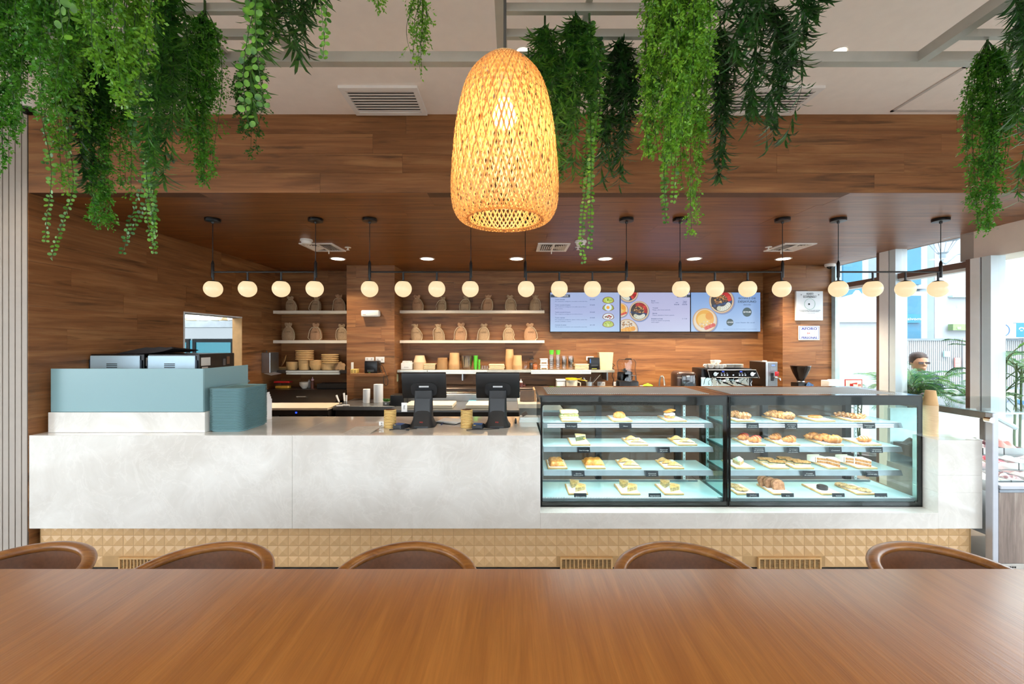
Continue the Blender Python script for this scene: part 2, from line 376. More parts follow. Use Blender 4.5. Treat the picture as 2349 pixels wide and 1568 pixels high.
for n, (y0, y1) in enumerate([(5.23, 6.03), (4.19, 4.96), (-4.0, 4.02)]):
    w = tag(bpy.data.objects.new('window_%d' % (n+1), None), kind='structure'); COL.objects.link(w); wins.append(w)
    if n < 2:
        MB().box(4.60, 4.612, y0, y1, .05, 2.47).build('pane', m_glass_win, w); MB().box(4.60, 4.612, y0, y1, 2.53, ZK).build('pane', m_glass_win, w)
        transom(w, y0, y1)
    else:
        ys = [-4, -2.4, -.8, .8, 2.4, 4.02]
        for a, c in zip(ys[:-1], ys[1:]):
            MB().box(4.60, 4.612, a+.03, c-.03, .05, 2.55).build('pane', m_glass_win, w)
            MB().box(4.56, 4.66, a-.03, a+.03, 0, 2.55).build('mullion', m_alu, w)
    MB().box(4.56, 4.66, y0, y1, 0, .05).build('sill', m_alu, w)
post(wins[0], 5.02, 5.19); post(wins[1], 4.03, 4.16)
MB().box(4.58, 4.64, 5.96, 6.03, 0, ZK).build('frame_profile', M('#a9c3cf', .4, .2), wins[0])

# ------------------------------------------------------------------ lamps set in the ceilings
m_lampglow = EM('#fff3dc', 9.0); m_rim = M('#e9e2da', .4, var=.02)
def downlight(x, y, z, r, label, group, watts, size=2.0, col=(1, .82, .6), blend=.7):
    t = thing('downlight', label, 'light', (x, y, z), group)
    MB().lathe([(r*.82, -.004), (r, -.006), (r, .0)], 28, (x, y, z)).build('trim_ring', m_rim, t, 60)
    MB().lathe([(0.0, -.0085), (r*.8, -.0072)], 28, (x, y, z)).build('diffuser', m_lampglow, t)
    ld = bpy.data.lights.new('downlight_lamp', 'SPOT'); ld.energy = watts; ld.spot_size = size; ld.spot_blend = blend; ld.color = col; ld.shadow_soft_size = r*.7
    lo = bpy.data.objects.new('downlight_lamp', ld); COL.objects.link(lo); lo.parent = t; lo.location = (0, 0, -.02)
DLW = 80.0
for px, DLW, wh in ((775, 45, 'above the stepped pilaster shelf end'), (980, 80, 'above the row of drawstring sacks'), (1185, 110, 'just beside the woven lamp'), (1388, 160, 'above the toast menu screen'),
               (1592, 220, 'above the breakfast bowl screen'), (1797, 140, 'nearest the street window')):
    downlight(PX(px, 5.55), 5.55, ZK, .1, 'round lit downlight in the wooden soffit '+wh, 'downlights in the wooden soffit', DLW)
for px, wh in ((1200, 'behind the hanging fern by the lamp'), (1924, 'over the trellis beam by the window')):
    downlight(PX(px, 2.43), 2.43, ZC, .045, 'small warm downlight in the white ceiling '+wh, 'downlights in the white ceiling', 16)
for k, (x, y) in enumerate(((-1.75, 2.43), (-3.4, 2.43), (-1.75, -.6), (.06, -.6), (1.88, -.6), (-3.4, -.6))):
    downlight(x, y, ZC, .045, 'small warm downlight in the white ceiling '+('behind the big fern cluster', 'above the slatted wall', 'over the near table edge beside the ferns', 'over the near table edge by the lamp', 'over the near table edge by the window', 'over the near floor by the side window')[k], 'downlights in the white ceiling', 16)

# ------------------------------------------------------------------ ceiling fittings
m_vent = M('#ece7e4', .5, var=.02)
def grille(x0, x1, y0, y1, label):
    t = thing('air_grille', label, 'vent', ((x0+x1)/2, (y0+y1)/2, ZC-.02), 'return grilles in the white ceiling')
    b = MB(); f = .035
    b.box(x0, x1, y0, y0+f, ZC-.018, ZC); b.box(x0, x1, y1-f, y1, ZC-.018, ZC); b.box(x0, x0+f, y0+f, y1-f, ZC-.018, ZC); b.box(x1-f, x1, y0+f, y1-f, ZC-.018, ZC)
    b.build('frame', m_vent, t); MB().box(x0+f, x1-f, y0+f, y1-f, ZC-.002, ZC-.0005).build('backing', M('#5d5753', .9), t)
    n = 8; st = (y1-y0-2*f)/n; R = Matrix.Rotation(math.radians(15), 3, 'X')
    for k in range(n): MB().mbox(((x0+x1)/2, y0+f+st*(k+.5), ZC-.012), (x1-x0-2*f, st*.84, .003), R).build('slat', m_vent, t)
grille(-1.14, -.62, 2.75, 3.085, 'white louvred air grille beside the woven lamp cord')
grille(1.53, 2.05, 2.75, 3.085, 'white louvred air grille behind the dark willow strands')
b = MB(); x0, x1, y0, y1 = 2.75, 3.55, 2.55, 3.06
b.box(x0, x1, y0, y0+.02, ZC-.006, ZC); b.box(x0, x1, y1-.02, y1, ZC-.006, ZC); b.box(x0, x0+.02, y0, y1, ZC-.006, ZC); b.box(x1-.02, x1, y0, y1, ZC-.006, ZC)
t = thing('access_panel', 'flush white access panel in the ceiling above the fascia', 'panel', ((x0+x1)/2, (y0+y1)/2, ZC-.01))
b.build('frame', M('#c9c0bb', .6), t); MB().box(x0+.025, x1-.025, y0+.025, y1-.025, ZC-.004, ZC).build('door', m_ceil, t)
def diffuser(x0, x1, y0, y1, label):
    z = ZK; t = thing('air_diffuser', label, 'vent', ((x0+x1)/2, (y0+y1)/2, z-.02), 'square diffusers in the soffit')
    b = MB(); f = .03
    b.box(x0, x1, y0, y0+f, z-.012, z); b.box(x0, x1, y1-f, y1, z-.012, z); b.box(x0, x0+f, y0+f, y1-f, z-.012, z); b.box(x1-f, x1, y0+f, y1-f, z-.012, z)
    b.build('frame', m_vent, t); MB().box(x0+f, x1-f, y0+f, y1-f, z-.002, z-.0008).build('backing', M('#6b625d', .9), t)
    cx = (x0+x1)/2
    for k in range(6):
        d = .022+k*.024
        for s in (-1, 1):
            R = Matrix.Rotation(s*math.radians(40), 3, 'Y'); MB().mbox((cx+s*d, (y0+y1)/2, z-.010), (.02, (y1-y0-2*f)*(.35+.1*k), .002), R).build('slat', m_vent, t)
    MB().box(cx-.012, cx+.012, y0+f, y1-f, z-.012, z-.004).build('centre_bar', m_vent, t)
    MB().tube([(cx, y1-.05, z-.01), (cx, y1-.05, z-.05)], .006, 8).build('damper_knob', m_vent, t)
diffuser(-2.37, -2.0, 4.67, 5.07, 'white square air diffuser over the pilaster bay')
diffuser(.29, .65, 4.67, 5.07, 'white square air diffuser above the screens next to the lamp')
diffuser(3.03, 3.39, 4.67, 5.07, 'white square air diffuser nearest the street window')
def detector(px, py, label):
    Y = (ZK-HC)*F/(CY-py); p = P(px, py, Y); t = thing('smoke_detector', label, 'smoke detector', (p.x, Y, ZK), 'smoke detectors on the soffit')
    MB().lathe([(.062, 0), (.064, -.018), (.056, -.02)], 24, (p.x, Y, ZK)).build('base', m_white, t, 40)
    MB().lathe([(.05, -.02), (.052, -.036), (.044, -.05), (.0, -.056)], 24, (p.x, Y, ZK)).build('sensor_head', m_white, t, 40)
detector(703, 549, 'white smoke detector beside the diffuser over the pilaster bay'); detector(1332, 552, 'white smoke detector beside the button leaf garland')
def sprinkler(px, py, label):
    Y = (ZK-HC)*F/(CY-py); x = PX(px, Y); t = thing('fire_sprinkler', label, 'sprinkler', (x, Y, ZK), 'sprinklers on the soffit')
    MB().lathe([(.035, 0), (.036, -.005), (.0, -.007)], 18, (x, Y, ZK)).build('rosette', m_white, t, 40)
    MB().lathe([(.007, -.006), (.007, -.028), (.02, -.03), (.02, -.033), (0, -.034)], 12, (x, Y, ZK)).build('head', m_white, t, 40)
sprinkler(798, 567, 'small white sprinkler by the pilaster bay diffuser'); sprinkler(1326, 566, 'small white sprinkler under the smoke detector by the garland'); sprinkler(1763, 566, 'small white sprinkler beside the diffuser nearest the window')
def dome_cam(c, r, label, dome_dir=(0, -.25, -1)):
    t = thing('security_camera', label, 'camera', c, 'dome cameras')
    MB().lathe([(r, 0), (r*1.02, -.25*r), (r*.92, -.55*r), (r*.72, -.62*r), (r*.6, -.55*r)], 26, c).build('housing', m_white, t, 40)
    d = Vector(dome_dir).normalized(); q = Vector(c)+Vector((0, 0, -.5*r)); mb = MB()
    prof = [(r*.62*math.cos(a), -r*.62*math.sin(a)) for a in [i*PI/14 for i in range(8)]]; mb.lathe(prof, 24, q); mb.build('dome', m_black_gloss, t, 60)
dome_cam((PX(62, 2.95), 2.95, ZC), .075, 'white dome camera on the ceiling above the slatted wall')
dome_cam((PX(570, 5.83), 5.83, ZK), .068, 'small white dome camera in the corner above the hatch wall')
dome_cam((PX(1904, 5.93), 5.93, ZK), .065, 'small white dome camera at the corner by the street window')
# ------------------------------------------------------------------ hanging trellis
tr = thing('hanging_trellis', 'grey aluminium trellis hanging below the white ceiling', 'trellis', (0, 1.2, 2.9))
def tbar(name, x0, x1, y0, y1, z0=2.9, z1=2.943): return MB().box(x0, x1, y0, y1, z0, z1).build(name, m_alu_pg, tr)
tbar('beam', -3.4, 3.6, 1.756, 1.792)
for x in (-1.8, -.915, -.06, .86, 1.695, 2.6): tbar('beam', x, x+.04, .2, 1.756)
for (x0, x1) in ((-1.76, -.915), (-.02, .86), (1.735, 2.6)):
    for y in (1.612, 1.488, 1.364, 1.24, 1.116, .992, .868): tbar('slat', x0, x1, y, y+.02, 2.9, 2.93)
    for k in (1, 2): xm = x0+(x1-x0)*k/3; tbar('slat', xm-.011, xm+.011, .2, 1.756, 2.93, 2.943)
tbar('beam', -3.4, 3.6, .2, .24)
for x in (-1.78, -.895, -.04, .88, 1.715, 2.62):
    for y in (.5, 1.5): MB().tube([(x, y, 2.943), (x, y, ZC)], .004, 6).build('hanger_rod', m_alu, tr)
# ------------------------------------------------------------------ service counter
ZT, ZM, ZLEDGE, ZBLK = 1.0426, .355, .4707, 1.007
CXR = .21; BX0, BX1 = 3.14, 3.467
ct = thing('service_counter', 'long cream marble service counter over a tan tiled plinth', 'counter', (0, 3.5, 0))
m_core = M('#3a332d', .8)
MB().box(XL+.03, BX1-.02, 3.18, 3.86, .05, ZM).build('core', m_core, ct)
MB().box(XL+.005, CXR-.006, 3.13, 3.86, ZM, ZT-.02).build('carcass', m_core, ct)
xs = [XL+.004, -1.62, CXR]
for a, c in zip(xs[:-1], xs[1:]): MB().rbox(a+.0006, c-.0006, YF, YF+.025, ZM, ZT-.0005, .0015, 1).build('front_slab', m_marble, ct)
for a, c in zip(xs[:-1], xs[1:]): MB().rbox(a+.0006, c-.0006, YF+.0255, 3.885, ZT-.02, ZT, .0015, 1).build('top_slab', m_marble, ct)
MB().box(CXR, BX0, YF, YF+.02, ZM, ZLEDGE-.0125).build('ledge_front', m_marble, ct)
MB().box(CXR, BX0, YF, 3.9, ZLEDGE-.012, ZLEDGE).build('ledge_top', m_marble, ct)
for a, c in ((ZM, .62), (.6205, .748), (.7485, ZBLK)): MB().rbox(BX0, BX1, YF, 3.30, a, c, .0012, 1).build('end_slab', m_marble, ct)
# pyramid tiles
TW, TH, TY = .1545, .0775, 3.15
tb = MB(); g = .0012; ap = .009
for s in (0, 1):
    x0, x1 = (s*TW/2+(g if s == 0 else .0006)), ((s+1)*TW/2-(g if s == 1 else .0006)); z0, z1 = g, TH-g
    tb.add([(x0, 0, z0), (x1, 0, z0), (x1, 0, z1), (x0, 0, z1), ((x0+x1)/2, -ap, (z0+z1)/2)], [(0, 1, 4), (1, 2, 4), (2, 3, 4), (3, 0, 4)])
m_tile = M('#cfa878', .42, var=.05, scale=5, name='tan_glazed_tile')
tme = tb.mesh('tile', m_tile)
MB().box(XL+.03, BX1-.03, TY+.0008, TY+.03, .045, ZM).build('grout_bed', M('#b08d60', .9), ct)
vents = [(-3.06, -2.70), (-2.93, -2.60), (.36, .75), (1.835, 2.305)]
tiles_x = [XL+.035+i*TW for i in range(45)]
for r in range(4):
    z = .2823-r*TH
    for x in tiles_x:
        if z < .07 and any(x+TW > a-.01 and x < c+.01 for a, c in vents[1:]): continue
        link('tile', tme, ct, Vector((x, TY, z+.0))-wloc(ct))
m_grl = M('#c79f6b', .5, .1)
for a, c in vents[1:]:
    z0, z1 = .03, .125; fr = MB(); f = .012
    fr.box(a, c, TY-.02, TY, z1-f, z1); fr.box(a, c, TY-.02, TY, z0, z0+f); fr.box(a, a+f, TY-.02, TY, z0+f, z1-f); fr.box(c-f, c, TY-.02, TY, z0+f, z1-f)
    v = fr.build('plinth_vent', m_grl, ct); n = 12
    for k in range(1, n): x = a+f+(c-a-2*f)*k/n; MB().box(x-.0035, x+.0035, TY-.018, TY-.006, z0+f, z1-f).build('slat', m_grl, v)
    MB().box(a+f, c-f, TY-.004, TY-.001, z0+f, z1-f).build('backing', M('#2a211a', .9), v)
    h = MB()
    for k in range(7): zz = z0+f+(z1-z0-2*f)*(k+.5)/7; h.box(a+f, c-f, TY-.012, TY-.008, zz-.002, zz+.002)
    h.build('louvre_rows', m_grl, v)

# ------------------------------------------------------------------ refrigerated display cases
YC, YI, YD = 3.21, 3.68, 3.89; ZTOP = 1.3225
SZ = (1.095, .906, .720); ZDK = .528; YS0, YS1 = 3.32, 3.60
m_shelf, nt, bb = newmat('frosted_shelf_glass')
bb.inputs['Base Color'].default_value = lin('#d3ecee'); bb.inputs['Roughness'].default_value = .12
_o = nt.nodes['Material Output']; _t = N(nt, 'ShaderNodeBsdfTransparent'); _t.inputs[0].default_value = (.86, .97, .97, 1); _m = N(nt, 'ShaderNodeMixShader', i_0=.45)
L(nt, _t.outputs[0], _m.inputs[1]); L(nt, bb.outputs[0], _m.inputs[2]); L(nt, _m.outputs[0], _o.inputs[0])
m_dots, nt, bb = newmat('perforated_white')
_g = N(nt, 'ShaderNodeNewGeometry'); _mp = N(nt, 'ShaderNodeMapping'); _mp.inputs['Scale'].default_value = (62, 62, 62); L(nt, _g.outputs['Position'], _mp.inputs['Vector'])
_v = N(nt, 'ShaderNodeTexVoronoi', i_Scale=1.0, i_Randomness=0.0); L(nt, _mp.outputs[0], _v.inputs['Vector'])
L(nt, ramp(nt, _v.outputs['Distance'], [(.36, lin('#e9efec')), (.44, lin('#8d938f'))]), bb.inputs['Base Color']); bb.inputs['Roughness'].default_value = .4
m_led = EM('#eaf6ff', 2.2); m_deck = M('#bfe3e6', .25, var=.03, spec=.4); m_rail = M('#80878b', .3, .6, var=.06)
m_inlay = M('#0e1013', .12, var=.1, spec=.6)
def display_case(x0, x1, label, watts):
    t = thing('display_case', label, 'display case', ((x0+x1)/2, 3.55, ZLEDGE), 'refrigerated pastry cases')
    b = MB(); b.box(x0, x1, YC+.012, YD, ZLEDGE, ZLEDGE+.026); b.build('base', m_black, t)
    MB().box(x0+.012, x1-.012, YC, YC+.005, ZLEDGE+.012, ZTOP-.012).build('front_glass', m_glass_case, t)
    # black printed border behind the pane, with an open middle
    b = MB(); xa, xb, za, zb = x0+.016, x1-.034, ZLEDGE+.034, 1.2477; yf0, yf1 = YC+.006, YC+.016
    b.box(x0, x1, yf0, yf1, zb, ZTOP-.012); b.box(x0, x1, yf0, yf1, ZLEDGE, za); b.box(x0, xa, yf0, yf1, za, zb); b.box(xb, x1, yf0, yf1, za, zb)
    r = .014
    for (cx, cz, sx, sz) in ((xa, zb, 1, -1), (xb, zb, -1, -1), (xa, za, 1, 1), (xb, za, -1, 1)):
        poly = [(cx, cz)]+[(cx+sx*(r-r*math.sin(a)), cz+sz*(r-r*math.cos(a))) for a in [i*PI/10 for i in range(6)]]
        b.prism(poly, lambda u, v, d: (u, d, v), yf0, yf1)
    b.build('front_border', m_black_gloss, t)
    MB().box(x0-.012, x1+.0, YC+.006, YD, ZTOP-.012, ZTOP).build('top_glass', m_inlay, t)
    MB().box(x0+.06, x1-.10, YC+.10, YD-.10, ZTOP, ZTOP+.0015).build('perforated_panel', m_dots, t)
    MB().box(x0, x1, YC+.03, YD-.02, 1.262, ZTOP-.013).build('canopy', M('#22262a', .3), t)
    led = MB().box(x0+.05, x1-.05, YC+.04, YC+.06, 1.256, 1.262).build('led_or_fill_bar', m_led, t)
    ld = bpy.data.lights.new('case_led', 'AREA'); ld.shape = 'RECTANGLE'; ld.size = x1-x0-.1; ld.size_y = .03; ld.energy = watts; ld.color = (.86, .96, 1.0)
    lo = bpy.data.objects.new('case_led', ld); COL.objects.link(lo); lo.parent = t; lo.location = Vector(((x0+x1)/2, YC+.12, 1.254))-wloc(t)
    for x in (x0, x1-.014): MB().box(x, x+.014, YC+.017, YI, ZLEDGE+.026, 1.262).build('side_glass', m_glass_side, t)
    # rear: frame, doors, uprights
    b = MB()
    for x in (x0, x0+(x1-x0)*.36, x1-.22): b.box(x, x+.05, YI, YI+.04, ZDK, 1.262)
    b.box(x0, x1, YI, YI+.04, 1.235, 1.262); b.build('rear_frame', m_black, t)
    for a, c in ((x0+.05, x0+(x1-x0)*.5), (x0+(x1-x0)*.5, x1-.17)): MB().box(a, c, YI+.045, YI+.051, ZDK, 1.24).build('rear_door', m_glass_case, t)
    for x in (x0+.03, x1-.165):
        u = MB().box(x, x+.02, YI-.03, YI-.02, ZDK, 1.255).build('upright', M('#dfe4e4', .4), t)
        h = MB()
        for k in range(22): z = ZDK+.02+k*.0325; h.box(x+.008, x+.012, YI-.0312, YI-.0298, z, z+.012)
        h.build('slot_row', m_black, u)
    # deck with perforated air grilles front and back
    MB().box(x0+.014, x1-.014, YC+.05, YI, ZLEDGE+.03, ZDK).build('deck', m_deck, t)
    for y0, y1, n in ((YC+.018, YC+.05, 110), (YI-.055, YI-.03, 110)):
        gr = MB().box(x0+.014, x1-.05, y0, y1, ZDK-.02, ZDK+.002 if y0 < 3.4 else ZDK+.012).build('air_grille', M('#6f7b80', .4, .4), t); h = MB(); zt = ZDK+.002 if y0 < 3.4 else ZDK+.012
        for k in range(n): x = x0+.02+(x1-x0-.08)*k/n; h.box(x, x+.005, y0+.004, y1-.004, zt, zt+.0015)
        h.build('grille_teeth', M('#d8e6e8', .4), gr)
    for k, z in enumerate(SZ):
        s = MB().rbox(x0+.03, x1-.075, YS0, YS1, z-.008, z, .001, 1).build('shelf', m_shelf, t)
        MB().add([(x0+.03, YS0-.004, z-.001), (x1-.07, YS0-.004, z-.001), (x1-.065, YS0-.014, z-.040), (x0+.03, YS0-.014, z-.040)], [(0, 1, 2, 3)]).add(
            [(x0+.03, YS0-.001, z-.001), (x1-.07, YS0-.001, z-.001), (x1-.065, YS0-.011, z-.040), (x0+.03, YS0-.011, z-.040)], [(0, 3, 2, 1)]).build('price_rail', m_led if k == 9 else m_rail, s)
        if True:
            l2 = bpy.data.lights.new('shelf_led_or_fill', 'AREA'); l2.shape = 'RECTANGLE'; l2.size = x1-x0-.2; l2.size_y = .02; l2.energy = (2.4, 1.1, .9)[k]; l2.color = (.86, .96, 1); l3 = bpy.data.objects.new('shelf_led_or_fill', l2); COL.objects.link(l3); l3.parent = t; l3.location = Vector(((x0+x1)/2-.04, YS0+.02, z-.042))-wloc(t)  # top shelf has a real strip; lower two lamps are added fill
            for dz in ((-.016, -.032) if k == 0 else ()): MB().box(x0+.06, x1-.14, YS0-.0165, YS0-.0125, z+dz-.0035, z+dz+.0035).build('led_strip', m_led, s)
        for x in (x0+.04, x1-.16): MB().box(x-.004, x+.004, YS0+.02, YI-.03, z-.03, z-.009).build('shelf_bracket', m_steel, s)
    return t
CA0, CA1, CB0, CB1 = .218, 1.650, 1.656, 3.138
display_case(CA0, CA1, 'black framed glass case holding empanadas, quiches and sandwiches', 2.8)
display_case(CB0, CB1, 'black framed glass case holding croissants, cakes and cookies', 2.8)

# ------------------------------------------------------------------ pastries
def crustmat(name, c0, c1, c2, scale=38, bump=.5, rough=.55):
    m, nt, b = newmat(name); tc = N(nt, 'ShaderNodeTexCoord'); no = N(nt, 'ShaderNodeTexNoise', i_Scale=scale, i_Detail=6.0, i_Roughness=.65); L(nt, tc.outputs['Object'], no.inputs['Vector'])
    L(nt, ramp(nt, no.outputs['Fac'], [(.32, lin(c0)), (.5, lin(c1)), (.68, lin(c2))]), b.inputs['Base Color']); b.inputs['Roughness'].default_value = rough
    bp = N(nt, 'ShaderNodeBump', i_Strength=bump, i_Distance=.003); L(nt, no.outputs['Fac'], bp.inputs['Height']); L(nt, bp.outputs[0], b.inputs['Normal'])
    return m
mp_gold = crustmat('golden_crust', '#8f4d18', '#c27f34', '#dcae68'); mp_emp = crustmat('empanada_crust', '#b87630', '#d8ac68', '#e8cd9a', 26)
mp_croi = crustmat('croissant_crust', '#7a3d14', '#b06a2a', '#cd9450', 30); mp_puff = crustmat('puff_crust', '#96500f', '#c98430', '#e3bd74', 22)
mp_almond = crustmat('almond_crust', '#6d3814', '#a96d34', '#d9bd94', 70); mp_choc = crustmat('choc_sprinkle', '#4a2a1a', '#b67b45', '#d9a869', 85)
mp_cook = crustmat('cookie_dough', '#8f6136', '#cda065', '#e2c391', 60); mp_cookc = crustmat('chip_cookie', '#3a2416', '#d3ab74', '#e8cb9a', 75)
mp_crumb = crustmat('crumble', '#8a4f20', '#bd8744', '#d8b070', 95, 1.0); mp_loaf = crustmat('apple_loaf', '#7c4a2b', '#a86f47', '#c08b62', 50)
mp_carrot = crustmat('carrot_sponge', '#8a5228', '#b87a42', '#d6a064', 80); mp_frost = crustmat('frosting', '#e6dfcf', '#f3eddc', '#faf7ee', 30, .3)
mp_quiche = crustmat('quiche_filling', '#a8702a', '#d6b066', '#ead6a4', 45); mp_pale = crustmat('pale_pastry', '#c79c5e', '#dcc08e', '#eadab8', 30)
mp_spin = crustmat('spinach', '#1f2a18', '#3a4426', '#6d6a38', 60); mp_salad = crustmat('chicken_salad', '#cfc6a8', '#e6e0ca', '#8aa05a', 60); mp_green = crustmat('salad_leaf', '#4f6b22', '#8fa045', '#d9d39a', 55)
mp_qfill = crustmat('quiche_inside', '#6b5a34', '#b39a62', '#dcc890', 55); mp_dark = crustmat('dark_chocolate', '#1f1614', '#2a1e1c', '#352825', 20, .2, .35); mp_red = M('#9c1f2c', .35); mp_cara = M('#6d3d1d', .3); mp_icing = M('#f6f1e8', .35)
def lump(mb, rnd, a): 
    mb.v = [(x+rnd.uniform(-a, a), y+rnd.uniform(-a, a), max(0, z+rnd.uniform(-a, a)*.6)) for x, y, z in mb.v]; return mb
def me_croissant(seed, stripe=None):
    rnd = random.Random(seed); mb = MB(); Lc = .068
    def fn(u, v):
        s = (v-.5)*2; a = s*1.0; r = .031*max(.12, (1-abs(s)**2.3))*(1+.13*math.cos(s*17)); cx = .075*math.sin(a); cy = .075*(1-math.cos(a))-.02
        th = 2*PI*u; return (cx+r*math.cos(th)*math.sin(a)*-1.0, cy+r*math.cos(th)*math.cos(a), max(0, .024+r*1.05*math.sin(th)))
    mb.grid(fn, 14, 29, True); return lump(mb, rnd, .0012)
def me_stripes(n=6):
    mb = MB()
    for k in range(n):
        s = -.72+1.44*k/(n-1); pts = []
        for j in range(7):
            th = PI*(.12+.76*j/6); a = s+(.18*(j/6-.5)); r = .0325*(1-abs(s)**2.3)*1.06
            pts.append((.075*math.sin(a)-r*math.cos(th)*math.sin(a), .075*(1-math.cos(a))-.02+r*math.cos(th)*math.cos(a), .024+r*1.05*math.sin(th)))
        mb.tube(pts, .0028, 5)
    return mb
def me_empanada(seed):
    rnd = random.Random(seed); mb = MB()
    def fn(u, v):
        th = PI*u; R = .064; k = v; ex = R*math.cos(th); ey = R*.98*math.sin(th)-.022
        edge = 1+(.05*math.cos(th*22) if v > .85 else 0); h = .034*(1-v**2.6)*math.sin(th*.92+.12)**.5 if 0 < u < 1 else .004*(1-v)
        return (ex*k*edge, (.006+(ey+.022)*k*edge)-.028, .003+h)
    mb.grid(fn, 25, 10); mb.grid(lambda u, v: (lambda p: (p[0], p[1], 0))(fn(u, v)), 25, 10); mb.grid(lambda u, v: (lambda p: (p[0], p[1], p[2]*v))(fn(u, 1)), 25, 2)
    return mb
def me_puff(seed, sx=.062, sy=.05, h=.034):
    rnd = random.Random(seed); mb = MB()
    def fn(u, v):
        x, y = (u-.5)*2, (v-.5)*2; d = max(abs(x), abs(y)); return (x*sx, y*sy, h*(1-d**6*.8)*(1+.08*math.sin(9*x+seed)*math.sin(8*y)))
    mb.grid(fn, 13, 13); mb.grid(lambda u, v: (fn(u, 0)[0], -sy, fn(u, 0)[2]*v), 13, 2); mb.grid(lambda u, v: (fn(u, 1)[0], sy, fn(u, 1)[2]*v), 13, 2)
    mb.grid(lambda u, v: (-sx, fn(0, u)[1], fn(0, u)[2]*v), 13, 2); mb.grid(lambda u, v: (sx, fn(1, u)[1], fn(1, u)[2]*v), 13, 2)
    return mb
def me_wedge(z0, z1, r=.105, half=.36, inset=0.0):
    """cake wedge pointing to -x"""
    poly = [(-r*.55, 0)]+[(-r*.55+(r-inset)*math.cos(a), (r-inset)*math.sin(a)) for a in [(-half+2*half*i/6) for i in range(7)]]
    return MB().prism(poly, lambda u, v, d: (u, v, d), z0, z1)
def me_disc(r, h, seed, amt=.0015, n=22):
    rnd = random.Random(seed); mb = MB(); mb.lathe([(r*.8, 0), (r, h*.25), (r*.97, h*.6), (r*.75, h*.92), (r*.35, h), (0, h*1.02)], n); return lump(mb, rnd, amt)
def me_crust_wall(r=.105, half=.36, h=.05):
    mb = MB(); pts = [(-r*.55+r*math.cos(a), r*math.sin(a)) for a in [(-half+2*half*i/8) for i in range(9)]]
    q = [(-r*.55+(r+.008)*math.cos(a), (r+.008)*math.sin(a)) for a in [(-half+2*half*i/8) for i in range(9)]]
    mb.prism(pts+q[::-1], lambda u, v, d: (u, v, d), 0, h); return mb
_ME = {}
def gme(key, f, mat, sm=50):
    if key not in _ME: _ME[key] = f().mesh(key, mat, (0, 0, 0), sm)
    return _ME[key]
